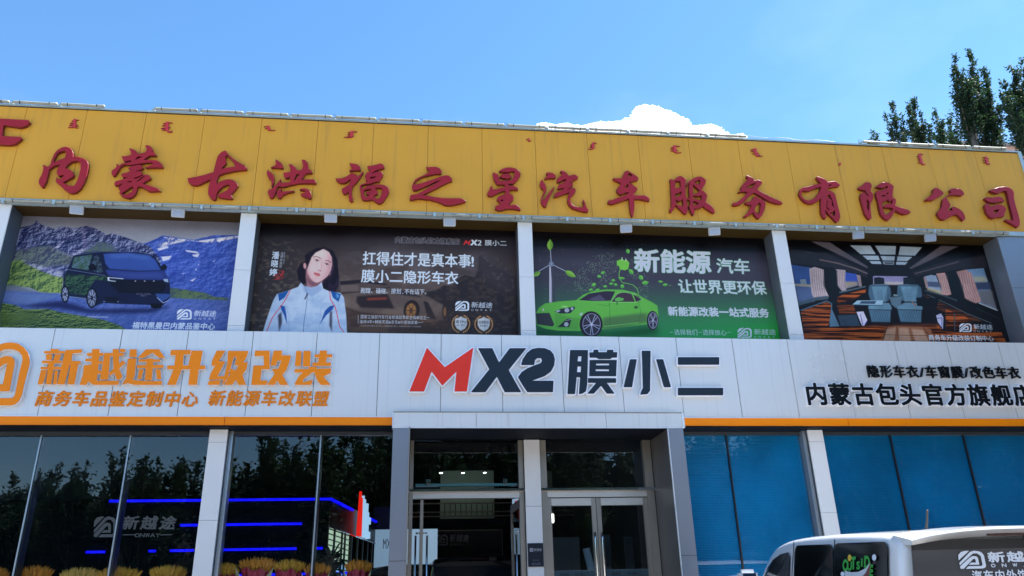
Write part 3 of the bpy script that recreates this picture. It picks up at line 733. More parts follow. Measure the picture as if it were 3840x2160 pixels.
mg = [(275, 461, 36, 34, [(.1, 1, .4), (.2, -1, .3), (.45, -1, .5), (.65, -1, .55), (.7, 1, .35), (.9, -1, .65), (.95, 1, .35)], (.9, -1, .6), 0),
      (622, 474, 38, 40, [(.08, 1, .5), (.15, -1, .4), (.35, -1, .5), (.5, 1, .3), (.6, -1, .6), (.75, -1, .5), (.95, 1, .45)], (.92, 1, .5), 0),
      (1313, 510, 38, 26, [(.15, -1, .4), (.4, -1, .35)], (.85, 1, .6), .1),
      (1315+0, 0, 0, 0, None, None, 0),
      (1980, 524, 26, 12, [(.3, -1, .5)], (.8, 1, .5), .2),
      (2222, 545, 30, 26, [(.1, 1, .4), (.3, -1, .35), (.5, -1, .4), (.7, -1, .4), (.95, -1, .6)], (.95, -1, .6), 0),
      (2527, 558, 34, 30, [(.1, 1, .6), (.25, -1, .4), (.45, -1, .45), (.6, 1, .3), (.7, -1, .45)], (.92, 1, .7), .1),
      (2831, 570, 34, 32, [(.15, -1, .5), (.35, -1, .5), (.55, 1, .3), (.6, -1, .4), (.75, 1, .4)], (.92, 1, .7), .2),
      (3148, 614, 22, 10, [(.3, 1, .5)], (.8, -1, .5), 0),
      (3450, 595, 26, 42, [(.05, 1, .5), (.2, -1, .4), (.35, -1, .35), (.5, -1, .35), (.65, -1, .3), (.8, -1, .4)], (.95, 1, .6), .22),
      (3697, 600, 26, 30, [(.1, -1, .5), (.25, 1, .4), (.4, -1, .45), (.55, 1, .35), (.7, -1, .45), (.85, 1, .4)], (.95, 1, .5), .15)]
mg[3] = (1315, 502, 38, 26, [(.1, 1, .5), (.2, -1, .4), (.45, -1, .4), (.7, -1, .45)], (.92, -1, .8), .0)
mg[2] = (1003, 480, 38, 20, [(.15, -1, .45), (.5, -1, .4)], (.85, 1, .6), .3)
for a in mg:
    plate('small_word', shapes_to_loops(mong(*a), YY-.022, 2.2, .6, eps=.2), YY-.022, .018, M_REDM, M_REDS, sign)

# ------------------------------------------------------------------ lettering on the white fascia
def polys(lst, ox, oy, s): return [poly_edges(S(t, ox, oy, s)) for t in lst]
osg = empty('orange_lettering', (-3, YW, 4.0), 'orange Chinese lettering with silver edges and rounded logo on the left of the white fascia', 'sign')
OC = {
 '新': ["382,138 444,138 444,153 485,153 485,171 333,171 333,153 382,153", "347,178 391,178 389,220 347,220", "418,178 462,178 445,222 400,226", "318,226 467,226 463,245 315,245", "308,273 462,273 458,291 305,291", "366,240 410,240 385,404 345,404", "309,298 352,298 325,395 315,404 283,404", "413,300 437,300 425,404 400,404", "493,146 618,140 618,163 545,172 540,228 610,229 606,249 590,249 560,404 508,404 532,250 525,250 485,404 430,404 465,260"],
 '越': ["695,138 752,138 750,167 780,167 776,188 748,188 745,230 775,230 770,250 742,250 740,300 762,300 760,325 735,325 728,378 900,378 890,408 700,408 665,380 650,408 600,408 625,330 632,262 690,255 692,232 640,230 645,212 693,210 695,190 655,190 658,167 693,167", "788,167 935,167 930,190 830,190 815,368 755,368", "850,138 895,138 900,290 925,345 900,368 880,368 855,300", "925,225 948,240 830,340 822,318", "905,138 945,138 945,160 905,160"],
 '途': ["980,140 1030,140 1030,198 975,198", "965,210 1028,210 1015,340 1000,370 1080,380 1225,380 1215,408 1010,408 960,395 920,408 950,360", "1100,140 1200,140 1245,205 1200,205 1150,165 1080,205 1040,205", "1050,216 1210,216 1205,234 1045,234", "1035,260 1235,258 1230,280 1032,282", "1108,210 1158,210 1145,372 1092,372", "1050,292 1082,292 1065,365 1038,365", "1174,290 1210,290 1215,365 1184,365"],
 '升': ["1290,145 1440,145 1435,175 1385,180 1380,262 1420,262 1445,150 1530,150 1510,262 1550,262 1545,290 1500,290 1485,408 1420,408 1435,290 1370,290 1325,408 1260,408 1310,290 1260,290 1262,262 1315,262 1325,185 1285,185"],
 '级': ["1635,150 1700,150 1650,230 1700,230 1640,345 1690,340 1685,365 1575,370 1590,320 1625,262 1595,266 1600,225", "1575,380 1665,372 1655,408 1565,408", "1720,152 1875,152 1860,200 1835,240 1870,235 1860,290 1830,330 1855,408 1795,408 1780,370 1750,408 1680,408 1738,330 1725,300 1745,285 1778,300 1798,262 1770,258 1785,200 1765,195 1715,370 1690,408 1675,408 1715,250"],
 '改': ["1925,150 2035,150 2035,290 1975,290 1965,375 2020,375 2010,408 1895,408 1912,262 1990,262 1990,190 1920,190", "2065,150 2130,150 2125,185 2195,185 2190,215 2160,300 2130,330 2175,408 2110,408 2095,375 2070,408 2015,408 2072,325 2050,290 2100,285 2125,225 2095,225 2080,262 2040,262"],
 '装': ["2235,152 2275,152 2270,265 2225,265", "2290,152 2345,152 2340,268 2285,268", "2375,178 2410,178 2412,150 2470,150 2465,178 2510,178 2505,200 2465,200 2460,240 2500,240 2495,265 2355,265 2360,240 2400,240 2405,200 2372,200", "2225,290 2500,285 2495,312 2222,315", "2330,272 2390,272 2385,292 2330,292", "2290,310 2360,310 2290,365 2285,390 2360,370 2350,408 2220,408 2250,350", "2370,310 2500,315 2440,345 2495,408 2420,408 2390,370"]}
YO = YW-.06
def two(gs, Yf, dep, mf, ms, parent, grow, name, rim_m, label=None, res=2.0, rimout=.008):
    """letter: silver or white body with a slightly smaller coloured face standing 4 mm proud"""
    o = plate(name, shapes_to_loops(gs, Yf, res, .5, grow=grow, eps=.2), Yf+rimout, dep-rimout, rim_m, ms, parent, label=label)
    f = shapes_to_loops(gs, Yf, res, .5, eps=.2)
    q = plate('face', f, Yf, rimout+.001, mf, mf, None)
    q.location -= rel(o); q.parent = o
    return o
for k, l in OC.items():
    two(polys(l, 0, 1240, 2.0125), YO, .058, M_ORG, M_SILV, osg, 1.3, 'character', M_SILV, 'orange character ' + k + ' with silver edge')
lg = [np.concatenate([poly_edges(S("-150,420 -90,330 0,230 90,205 200,198 300,215 400,280 470,370 500,480 500,560 400,940 370,1090 320,1190 250,1250 180,1268 0,1268 -250,1268 -250,1140 0,1143 205,1140 240,1110 260,1050 320,740 380,500 375,430 320,360 240,320 150,312 60,320 0,350 -100,470", 0, 1240, 4.527))]),
      poly_edges(S("-250,760 0,470 60,435 130,425 200,440 245,490 245,560 160,1020 140,1028 0,1025 -200,1025 -200,905 45,905 125,545 60,570 0,610 -250,900", 0, 1240, 4.527))]
two(lg, YO, .058, M_ORG, M_SILV, osg, 1.3, 'logo', M_SILV)
# second line
def textline(parent, st, pA, pB, Y, dep, mf, ms, bold, shear, name='character', rim=None, rimgrow=0, widths=None, res=3.0, skipspace=True, lab=''):
    """characters from left-top pixel pA to right-bottom pixel pB on plane Y"""
    n = len(st); (xa, ya), (xb, yb) = pA, pB
    qa, qb = P(xa, ya, Y), P(xb, yb, Y)
    X0, X1, Z1, Z0 = qa[0], qb[0], qa[2], qb[2]
    ws = [1.0 if is_cjk(c) else .45 for c in st]; tot = sum(ws); cx = X0; u = (X1-X0)/tot
    for c, wd in zip(st, ws):
        if c == ' ': cx += u*wd; continue
        E, bb = glyph(c); E = E.copy(); K = 900.0      # 900 samples per metre
        cell = u*.94; hz = (Z1-Z0)
        for k in (0, 2): E[:, k] = (E[:, k]*cell if is_cjk(c) else (E[:, k]-bb[0])*u*wd*.8/(bb[1]-bb[0]))*K + 20
        for k in (1, 3): E[:, k] = (.88-E[:, k])*hz*K + 20
        for k in (0, 2): E[:, k] += (hz*K/2+20-E[:, k+1])*shear
        W = int(cell*1.35*K)+45; H = int(hz*1.1*K)+45
        m = down(evenodd_edges(E*2, W*2, H*2), 2)
        def loops(mm):
            r = []
            for l in march(blur(mm, .6)):
                l = simplify(l, .3)
                if len(l) < 4: continue
                r.append([(cx+(x+.5-20)/K, Z1-(y+.5-20)/K) for x, y in l])
            return r
        m1 = dilate(m, bold*K)
        if rim:
            o = plate(name, loops(dilate(m, (bold+rimgrow)*K)), Y+.008, dep-.008, rim, ms, parent, label=(lab+c) if lab else None)
            q = plate('face', loops(m1), Y, .009, mf, mf, None); q.location -= rel(o); q.parent = o
        else:
            plate(name, loops(m1), Y, dep, mf, ms, parent, label=(lab+c) if lab else None)
        cx += u*wd
M_ORG2 = mat('orange_matt', (.80, .22, .006), .45, spec=.2, var=.05)
textline(osg, '商务车品鉴定制中心', (139, 1462), (745, 1526), YW-.018, .016, M_ORG2, M_ORG2, .005, .14)
textline(osg, '新能源车改联盟', (787, 1461), (1236, 1524), YW-.018, .016, M_ORG2, M_ORG2, .005, .14)

mx = empty('dark_lettering', (1.5, YW, 4.0), 'large red and black MX2 lettering with white borders above the entrance', 'sign')
M_MR = mat('red_gloss_face', (.78, .035, .015), .25, spec=.3, var=.05, vs_=3)
M_MK = mat('charcoal_gloss_face', (.018, .026, .04), .3, spec=.25)
XC = {'M': ["375,118 500,255 700,118 655,425 568,425 582,285 483,385 408,285 355,425 252,425"],
      'X': ["733,122 833,122 880,222 955,122 1072,122 948,275 1035,430 920,430 865,322 785,430 683,430 812,270"],
      '2': ["1035,240 1045,200 1075,155 1110,128 1150,120 1200,122 1240,138 1262,165 1272,200 1266,245 1245,285 1200,318 1110,350 1262,350 1258,430 1078,430 1045,380 1012,325 1040,288 1080,262 1130,242 1170,228 1182,210 1175,192 1150,192 1132,205 1126,240"],
      '膜': ["1378,135 1503,135 1500,300 1497,380 1488,425 1465,440 1440,443 1448,325 1424,325 1412,443 1360,443",
            "1513,152 1540,152 1543,133 1575,133 1575,150 1635,150 1637,133 1680,133 1680,150 1708,150 1706,188 1672,188 1660,198 1580,198 1560,188 1515,188",
            "1515,205 1705,205 1700,318 1512,318", "1503,332 1700,332 1700,365 1635,365 1690,440 1635,440 1595,385 1545,440 1498,440 1560,365 1503,365"],
      '小': ["1797,200 1845,200 1812,395 1753,395", "1880,140 1942,140 1938,420 1920,443 1870,448 1878,420 1888,400", "1980,200 2030,200 2085,395 2035,395"],
      '二': ["2133,185 2422,185 2422,238 2133,238", "2133,400 2450,400 2450,452 2133,452"]}
HO = {'膜': (0, ["1435,178 1458,178 1455,215 1430,215", "1430,250 1455,250 1452,290 1425,290"], 2, ["1560,230 1652,230 1650,243 1558,243", "1556,270 1650,270 1650,283 1556,283"])}
for k, l in XC.items():
    gs = polys(l, 1400, 1240, 1.867)
    full = gs
    if k == '膜':
        i1, h1, i2, h2 = HO[k]
        gs = list(gs)
        gs[i1] = np.concatenate([gs[i1]]+polys(h1, 1400, 1240, 1.867)); gs[i2] = np.concatenate([gs[i2]]+polys(h2, 1400, 1240, 1.867))
    o = plate('character', shapes_to_loops(full, YO, 1.6, .8, grow=5.0), YO+.008, .05, M_WPLATE, M_SILV, mx, label=('red' if k == 'M' else 'black') + ' character ' + k + ' on a white backing')
    q = plate('face', shapes_to_loops(gs, YO, 1.6, .6), YO, .009, M_MR if k == 'M' else M_MK, M_MK, None); q.location -= rel(o); q.parent = o

blk = empty('black_lettering', (8, YW, 4.0), 'two lines of black Chinese lettering at the right end of the white fascia', 'sign')
M_BK = mat('black_gloss_letter', (.006, .007, .009), .3, spec=.2)
textline(blk, '隐形车衣/车窗膜/改色车衣', (3247, 1367), (3836, 1421), YW-.03, .028, M_BK, M_BK, .003, 0)
textline(blk, '内蒙古包头官方旗舰店', (3012, 1434), (3895, 1524), YW-.055, .053, M_BK, M_SILV, .010, 0, rim=M_WPLATE, rimgrow=.012)
# ------------------------------------------------------------------ the four printed posters
ZP0 = 4.86
def poster(x0, x1, W, ox, oy, s, base):
    return Print(x0, x1, ZP0, Z_SOF-.005, W, int(W*(Z_SOF-.005-ZP0)/(x1-x0)), YP-.01, ox, oy, s, base)
def put_poster(pr, name, rough, label):
    X0, X1, Z0, Z1 = pr.r
    m = pr.material('print_'+name, rough)
    o = printed('window_poster', [(X0, YP-.01, Z0), (X1, YP-.01, Z0), (X1, YP-.01, Z1), (X0, YP-.01, Z1)], m, .008)
    tag(o, label, 'poster', 'posters of the upper storey'); return o
def onway(p, x, y, k, col, alpha=1):
    """logo, name and ONWAY line: x,y = left top of the mark, k = height of the mark in view units"""
    p.logo(x, y, x+1.42*k, y+k, col, alpha=alpha)
    p.text('新越途', x+1.62*k, y+.1*k, x+3.8*k, y+.72*k, col, .9, .12, alpha)
    for i, c in enumerate('ONWAY'): p.text(c, x+(1.62+i*.46)*k, y+.80*k, x+(1.62+i*.46+.24)*k, y+k*1.02, col, .4, 0, alpha)

# 1: black van before mountains   (view: 0,780, 2.683)
p = poster(-5.56, up_x[0][0]+.02, 1100, 0, 780, 2.683, (120, 132, 155))
p.grad((96, 106, 128), (150, 165, 190), 0, .25)  # sky print darkened at the top: soffit shade put into its colour
def emboss(h, k, dx=3, dy=3):
    return np.clip(.5+k*(h-np.roll(np.roll(h, dy, 0), dx, 1)), 0, 1)
h1 = fbm(p.W, p.H, 70, 60, 3, 7, .62); h2 = fbm(p.W, p.H, 30, 12, 4, 5, .7)
n1 = emboss(h1, 7.0, 4, 3); n2 = emboss(h1, 4.0, 5, 5); n3 = emboss(h2, 4.5, 2, 3)
p.poly("0,100 700,110 1500,130 2500,150 2500,230 1500,200 800,150 0,160", (90, 100, 125), .5, 12)
p.poly("1380,360 1480,350 1640,275 1800,300 1950,320 2150,275 2450,270 2450,950 1400,900", (38, 62, 150), 1, 1, (n2, (78, 108, 200), .2, .85))
p.poly("1640,290 1800,305 1990,330 2200,300 2420,275 2400,300 2250,330 2100,350 1900,330 1750,360 1600,400 1580,370 1700,330", (200, 210, 225), .9, 1, (n1, (80, 100, 175), .45, .6))
for t in ("1580,410 1680,380 1700,400 1600,430", "1860,420 1990,440 2000,460 1880,440", "1930,470 2010,460 1990,495 1950,490", "1620,490 1730,480 1700,520 1640,535", "2180,330 2240,310 2210,350", "1910,730 1980,700 1940,740", "1830,660 1870,645 1840,665", "1960,620 1980,605 1975,630", "2140,540 2170,515 2150,545", "1990,570 2010,560 1995,580"): p.poly(t, (205, 215, 235), .85, 1)
p.poly("0,260 190,200 330,170 370,128 420,170 550,212 620,185 740,207 880,178 980,215 1080,272 1130,255 1250,290 1400,345 1500,380 1620,520 1600,700 0,760", (24, 32, 78), 1, 1, (n1, (132, 148, 194), .25, .95))
p.poly("520,420 650,320 640,350 560,420 700,470 820,420 880,400 830,440 700,500 620,470", (190, 200, 225), .85, 2, (n3, (90, 100, 160), .4, .6))
p.poly("820,230 870,200 860,300 880,400 850,440 830,360", (150, 150, 190), .6, 3, (n3, (60, 60, 120), .4, .6))
p.poly("0,420 200,420 350,395 500,380 620,440 760,500 780,560 0,640", (112, 134, 122), .8, 6, (n1, (36, 42, 70), .3, .8))
p.poly("820,460 1000,340 1120,375 1180,420 1000,470", (92, 120, 84), .85, 6, (n1, (60, 80, 110), .4, .6))
p.poly("0,560 230,530 330,560 640,640 620,700 380,680 0,640", (180, 195, 222), .75, 5, (n1, (60, 64, 120), .3, .8))
p.poly("0,560 210,520 260,560 380,620 560,690 640,700 620,860 420,860 300,800 0,780", (122, 152, 86), 1, 3, (n1, (40, 72, 54), .3, .9))
p.poly("0,760 180,780 420,850 360,890 0,850", (88, 104, 130), .8, 4)
p.poly("0,830 600,860 1700,900 2300,930 2450,930 2450,1300 0,1300", (62, 86, 158), 1, 3, (n2, (80, 104, 178), .4, .7))
p.poly("0,840 460,865 620,880 300,980 0,930", (88, 116, 172), .8, 6)
p.poly("1700,800 1850,820 2050,850 2150,890 2300,905 2300,930 1700,905", (84, 112, 78), 1, 2, (n1, (60, 82, 90), .4, .6))
p.poly("180,990 620,930 900,1020 1500,1010 1750,980 1500,1060 900,1060 600,1010", (22, 30, 78), .9, 8)
p.poly("0,950 150,975 250,1020 480,1015 620,1050 850,1090 1060,1130 1200,1180 1280,1230 1280,1300 0,1300", (108, 138, 78), 1, 2, (n3, (30, 54, 44), .25, .85))
p.poly("0,1040 100,1080 240,1040 420,1100 300,1160 0,1170", (52, 76, 50), .7, 8, (n3, (110, 140, 66), .45, .6))
p.line("880,1095 1090,1098", 9, (180, 195, 225), .8, 1)
# van body
V1 = (20, 26, 58); V2 = (14, 17, 34)
p.poly("740,480 860,448 1020,435 1300,438 1500,460 1560,490 1630,600 1700,720 1712,800 1710,900 1640,980 1500,975 1200,965 1040,955 960,985 900,960 880,920 700,895 660,930 625,900 640,700 680,620", V1, 1, .8)
p.poly("1040,460 1300,450 1500,475 1560,520 1620,625 1400,632 1100,612 1060,560", (46, 74, 152), 1, 2)
p.poly("1080,470 1300,462 1480,482 1520,520 1300,500 1120,500", (66, 98, 178), .7, 8)
p.poly("745,495 930,468 905,560 890,628 720,600", (74, 104, 128), 1, 1, (n1, (52, 84, 70), .4, .6))
p.poly("945,490 985,475 1020,560 1035,640 1010,660 905,620", (62, 84, 116), 1, 1, (n1, (30, 42, 52), .4, .6))
p.poly("1060,620 1400,640 1640,630 1700,715 1600,725 1250,715 1090,680", (40, 56, 128), 1, 2)
p.poly("1120,640 1400,660 1600,655 1650,700 1300,700", (56, 80, 160), .6, 8)
p.poly("655,660 1080,690 1090,740 960,720 900,800 880,880 700,860 650,760", (22, 40, 46), 1, 2, (n1, (50, 84, 66), .45, .65))
p.poly("1090,720 1640,735 1670,790 1640,850 1560,870 1200,850 1120,780", V2, 1, 1)
p.poly("1240,740 1630,745 1600,840 1260,835", (18, 18, 34), 1)
for x in (1362, 1456, 1548): p.ell(x, 735, 9, 4, (190, 200, 220))
p.poly("1080,695 1245,708 1240,716 1100,704 1100,725 1170,735 1160,742 1085,732", (190, 215, 245), 1, .6)
p.poly("1640,715 1690,712 1695,750 1655,740", (150, 185, 225), .9, .8)
p.poly("1560,860 1710,865 1712,890 1640,940 1600,930", (48, 78, 150), .9, 2)
p.line("1040,940 1190,945 1170,915", 7, (140, 165, 215), .9); p.line("1580,900 1640,955 1700,930", 7, (150, 175, 225), .9)
p.poly("1050,890 1200,900 1180,950 1060,945", (16, 18, 36), 1, 1)
p.text('BLACK MAMBA', 1375, 856, 1520, 872, (120, 130, 160), .2); p.text('黑曼巴', 1412, 874, 1475, 890, (120, 130, 160), .2)
p.poly("885,590 925,560 975,585 970,625 915,632", (12, 14, 28)); p.ell(1650, 595, 30, 30, (20, 22, 44))
p.line("660,615 1060,680", 5, (120, 150, 190), .7); p.line("680,890 870,912", 10, (120, 150, 195), .8, 1)
p.line("760,470 1020,440 1400,440 1540,475", 5, (90, 110, 170), .8)
for cx, rx, ry in ((655, 30, 72), (924, 44, 88)):
    cy = 868 if cx == 655 else 905
    p.ell(cx, cy, rx+12, ry+14, (10, 10, 20)); p.ell(cx, cy, rx, ry, (70, 84, 118))
    for a in range(8):
        t = a*math.pi/4+.2; p.line([(cx, cy), (cx+rx*.92*math.cos(t), cy+ry*.92*math.sin(t))], 6, (150, 165, 200))
    p.ell(cx, cy, rx*.3, ry*.3, (30, 34, 60))
p.poly("1510,960 1640,960 1620,1005 1560,1015 1520,1000", (12, 12, 24))
WTX = (198, 216, 240)
onway(p, 1780, 1018, 105, WTX)
p.text('福特黑曼巴内蒙品鉴中心', 1330, 1150, 2165, 1222, WTX, 1.5, .05)
p.a *= (1+.12*(fbm(p.W, p.H, 5, 5, 99, 3)-.5))[..., None]; p.a *= (1+.2*(fbm(p.W, p.H, 200, 120, 98, 3)-.5))[..., None]
put_poster(p, 'van_mountains', .3, 'poster of a black van on a mountain road, leftmost window of the upper storey')

# 2: racing jacket  (view: 900,780, 2.385)
p = poster(up_x[0][1]+.0, up_x[1][0]-.0, 1250, 900, 780, 2.385, (48, 46, 52))
n1 = fbm(p.W, p.H, 60, 30, 21); n2 = fbm(p.W, p.H, 18, 14, 22); n3 = fbm(p.W, p.H, 160, 80, 23)
p.grad((20, 18, 26), (62, 54, 54), .0, .30)
p.poly("0,60 2600,100 2600,260 0,240", (12, 10, 16), 1, 10)  # dark top band: soffit shade and frame painted into the print
p.poly("880,330 1500,330 2300,400 2100,560 2200,640 1700,800 900,760", (84, 84, 96), .75, 40, (n3, (62, 58, 62), .4, .6))
p.poly("900,500 1500,560 2000,660 1900,760 1200,800 880,720", (122, 108, 96), .55, 40, (n3, (80, 70, 70), .4, .6))
p.poly("1600,760 1740,740 1830,690 1900,700 1940,640 2010,600 2100,620 2130,560 2140,420 2200,470 2350,560 2500,640 2520,1130 1500,1130", (36, 33, 37), .95, 2, (n2, (56, 50, 50), .45, .7))
p.poly("2100,400 2300,430 2500,600 2500,800 2250,700 2120,560", (56, 54, 62), .7, 20, (n2, (80, 78, 88), .55, .75))
p.poly("30,300 520,300 500,700 300,1110 0,1110", (44, 42, 46), .8, 30, (n2, (92, 88, 80), .5, .75))
p.poly("930,800 1800,900 1900,1120 930,1120", (92, 70, 56), .6, 30, (n1, (60, 46, 42), .4, .6))
# sports car
p.poly("890,655 1090,640 1320,680 1300,690 1090,668 900,690", (34, 30, 36), 1, 1)
p.poly("900,690 1060,685 1060,740 900,750", (96, 88, 88), .9, 2)
p.poly("890,760 1040,745 1400,710 1530,730 1700,800 1840,880 1850,1000 1700,1020 1600,960 1480,960 1400,960 1080,930 930,880", (104, 96, 92), .9, 3, (n3, (84, 76, 74), .4, .6))
p.poly("1045,790 1320,770 1380,900 1080,890 1040,840", (36, 30, 34), .95, 4)
p.line("1140,815 1310,808", 22, (150, 66, 48), .8, 4)
p.poly("1330,720 1500,745 1640,800 1540,790 1380,770", (44, 40, 46), .9, 2)
p.line("890,765 1060,752 1340,712", 7, (22, 20, 26), .9, 1)
p.ell(1535, 915, 72, 92, (34, 28, 30), 1, 2, .1); p.ell(1530, 918, 46, 66, (140, 104, 60), .95, 2, .1); p.ell(1530, 918, 16, 24, (60, 44, 36))
for a in range(6): p.line([(1530, 918), (1530+44*math.cos(a*1.05), 918+62*math.sin(a*1.05))], 7, (70, 52, 40))
p.poly("1640,830 1680,840 1760,1000 1680,990", (34, 30, 34), .9, 2)
p.ell(1832, 930, 24, 70, (40, 32, 32), 1, 2); p.ell(1832, 930, 13, 45, (120, 92, 60), .9, 2)
p.poly("1040,940 1500,950 1900,980 1900,1120 1040,1120", (86, 68, 56), .55, 22, (n1, (60, 48, 44), .4, .6))
rr2 = np.random.RandomState(12)
# woman: hair
HR = (24, 18, 30)
p.poly("590,470 575,430 620,390 680,360 760,348 820,375 850,430 870,520 885,620 880,700 850,750 790,745 740,720 700,670 640,680 600,670 560,680 520,640 510,560 540,500", HR, 1, 1.5)
p.poly("820,480 880,600 885,700 840,750 780,740 800,640", (40, 30, 56), .8, 5)
SK = (212, 182, 190)
p.poly("592,540 700,600 742,640 722,720 650,745 598,705 588,620", (150, 112, 124), 1, 1.5)     # neck
p.poly("590,590 640,650 690,672 740,650 735,690 650,700 600,660", (96, 66, 84), .75, 6)
p.poly("612,440 638,398 690,370 750,368 798,395 820,440 824,505 812,560 786,606 752,636 712,660 684,668 655,655 625,622 604,575 598,500", SK, 1, 1.2)
p.poly("795,400 826,450 826,520 808,570 776,618 735,650 700,662 750,610 778,560 790,480", (162, 124, 142), .65, 9)
p.poly("600,480 612,560 640,622 676,655 660,662 620,625 598,560", (172, 134, 150), .6, 7)
p.poly("650,410 700,378 760,380 770,420 700,440 650,455", (230, 208, 212), .7, 12)
p.poly("640,500 668,492 684,520 676,556 650,562 632,535", (226, 196, 202), .7, 9); p.poly("742,530 776,532 780,560 756,584 736,568", (206, 172, 182), .6, 8)
p.poly("598,450 640,388 690,356 762,350 724,376 676,398 640,440 616,500 600,545 572,500", HR, 1, 2.0)
p.poly("800,392 830,430 842,520 826,610 800,660 840,700 880,600 870,460 830,380", HR, 1, 2.5)
p.ell(580, 517, 14, 28, (190, 150, 160), 1, 1.5, -.1); p.poly("786,590 812,572 804,606", (168, 130, 142), .8, 2)
p.line("654,442 672,434 700,438 722,454", 6, (70, 52, 60), .85, 1.2); p.line("762,470 784,470 800,478 812,490", 6, (70, 52, 60), .8, 1.2)
for ex_, ey_, sc_e in ((687, 470, 1.0), (775, 503, .86)):
    p.ell(ex_, ey_-8, 24*sc_e, 9, (170, 130, 142), .6, 3, .3)
    p.ell(ex_, ey_, 19*sc_e, 7.5, (226, 220, 228), .95, .8, .28); p.ell(ex_+1, ey_-.5, 8.5, 7.5, (26, 18, 26), 1, .8); p.ell(ex_-2, ey_-3, 2, 2, (220, 225, 235))
    p.line([(ex_-22*sc_e, ey_-5), (ex_-6, ey_-9), (ex_+10*sc_e, ey_-5), (ex_+22*sc_e, ey_+5)], 3.5, (30, 20, 28), .95, .6); p.line([(ex_-14*sc_e, ey_+5), (ex_+16*sc_e, ey_+8)], 2, (130, 90, 104), .6, .8)
p.poly("724,470 738,476 736,530 728,556 716,540", (182, 146, 158), .55, 4); p.poly("712,480 722,484 714,545 704,548", (236, 216, 220), .7, 3)
p.ell(714, 560, 17, 7, (176, 134, 146), .8, 2.5, .25); p.ell(704, 559, 4, 2.5, (100, 60, 74), .9, .5); p.ell(724, 564, 4, 2.5, (100, 60, 74), .9, .5)
p.poly("655,580 672,575 690,580 706,582 722,598 706,612 684,611 668,598", (186, 104, 116), .95, 1.2); p.line("660,585 688,592 718,600", 2.5, (110, 50, 64), .9, .5); p.poly("676,600 700,606 692,609 680,607", (216, 150, 158), .7, 1.2)
p.poly("664,622 700,628 690,640 668,634", (188, 150, 162), .5, 4)
# jacket
JB = (150, 182, 220)
p.poly("545,665 575,700 640,712 690,700 730,662 745,720 800,745 900,760 930,800 950,960 958,1120 200,1120 230,1020 270,900 300,820 330,770 440,735 520,705", JB, 1, 1, (n1, (168, 196, 228), .4, .6))
for i in range(26):
    x0_ = 250+rr2.rand()*640; y0_ = 800+rr2.rand()*290; d_ = rr2.uniform(-.6, .6); L_ = 30+rr2.rand()*60
    p.line([(x0_, y0_), (x0_+L_*d_, y0_+L_)], 10, (112, 144, 194) if i % 2 else (190, 214, 238), .45, 5)
p.poly("560,690 640,712 720,690 735,730 640,800 570,745", (128, 160, 206), .8, 4)
p.poly("340,770 440,735 400,800 350,835", (28, 84, 160)); p.poly("810,740 905,770 880,840 830,800", (28, 84, 160))
p.poly("358,870 400,880 415,960 420,1040 395,960 370,910", (34, 78, 158), 1, 1); p.poly("845,868 800,880 760,920 730,1000 710,1045 770,960 830,905", (34, 78, 158), 1, 1)
p.poly("340,960 370,930 375,1020 350,1110 345,1040", (44, 42, 62), .9, 3); p.poly("805,930 822,920 822,1110 800,1050", (44, 42, 62), .9, 3)
p.line("450,735 400,830 350,900 290,980 240,1100", 7, (196, 60, 80)); p.line("803,742 808,820 850,880 870,960 890,1060 930,1110", 7, (196, 60, 80))
p.line("590,765 605,770 590,900 572,1020 566,1110", 4, (60, 80, 130)); p.line("605,765 580,815", 12, (50, 54, 80), .9)
p.line("575,700 600,750 595,765", 4, (90, 120, 170)); p.line("400,840 440,960 440,1100", 3, (110, 146, 196), .8, 1); p.line("760,850 720,900 710,1100", 3, (110, 146, 196), .8, 1)
p.ell(872, 785, 16, 22, (60, 120, 190)); p.line("862,775 880,790 866,800", 3, (150, 190, 225))
WT = (186, 212, 240)
p.text('内蒙古包头官方旗舰店', 1385, 262, 1965, 318, (22, 20, 28), 1.2, 0, 1, ((150, 165, 190), 1.6), y1r=322)
p.poly("1996,330 2022,284 2036,306 2064,284 2052,330 2038,330 2040,306 2026,318 2018,308 2008,330", (196, 50, 56))
p.poly("2066,284 2086,284 2094,300 2108,284 2128,284 2106,310 2124,334 2102,334 2092,318 2078,334 2056,334 2080,308", WT); p.text('2', 2126, 286, 2160, 334, WT, 1.4, .12)
p.text('膜小二', 2188, 286, 2388, 340, WT, 1.2)
p.text('扛得住才是真本事', 1095, 392, 2070, 520, WT, 2.0, y1r=530); p.text('!', 2072, 432, 2090, 522, WT, 2.0)
p.text('膜小二隐形车衣', 1082, 550, 1955, 672, WT, 2.0, y1r=684)
p.text('剐蹭、磕碰、擦划,不在话下。', 1078, 714, 1695, 765, WT, 1.0, y1r=774)
p.text('国家工信部汽车行业标准起草和主编单位之一', 1076, 956, 1698, 992, WT, .7, y1r=998)
p.text('连续4年+蝉联天猫&京东&抖音销量第一*', 1070, 1000, 1640, 1034, WT, .7, y1r=1040)
p.text('*工业和信息化部工信厅科以上数据来源于膜小二天猫京东抖音平台销售数据', 1068, 1045, 1618, 1060, (150, 165, 185), .1, y1r=1068)
p.line("1058,955 1056,1032", 3, WT)
for st, x0, y0, x1, y1, b in (('潘', 285, 388, 352, 458, 1.8), ('晓', 276, 462, 342, 532, 1.8), ('婷', 262, 540, 334, 608, 1.8)): p.text(st, x0, y0, x1, y1, WT, b)
p.vtext('品牌体验官', 366, 392, 392, 534, WT, .2, -18); p.vtext('世界冠军九球天后', 392, 392, 406, 500, WT, .1, -8)
p.line("300,620 330,590 322,640 350,580 370,600 340,640 390,560 380,630 300,640", 4, (196, 48, 50), .95); p.line("340,560 390,565 370,600", 4, (196, 48, 50), .9)
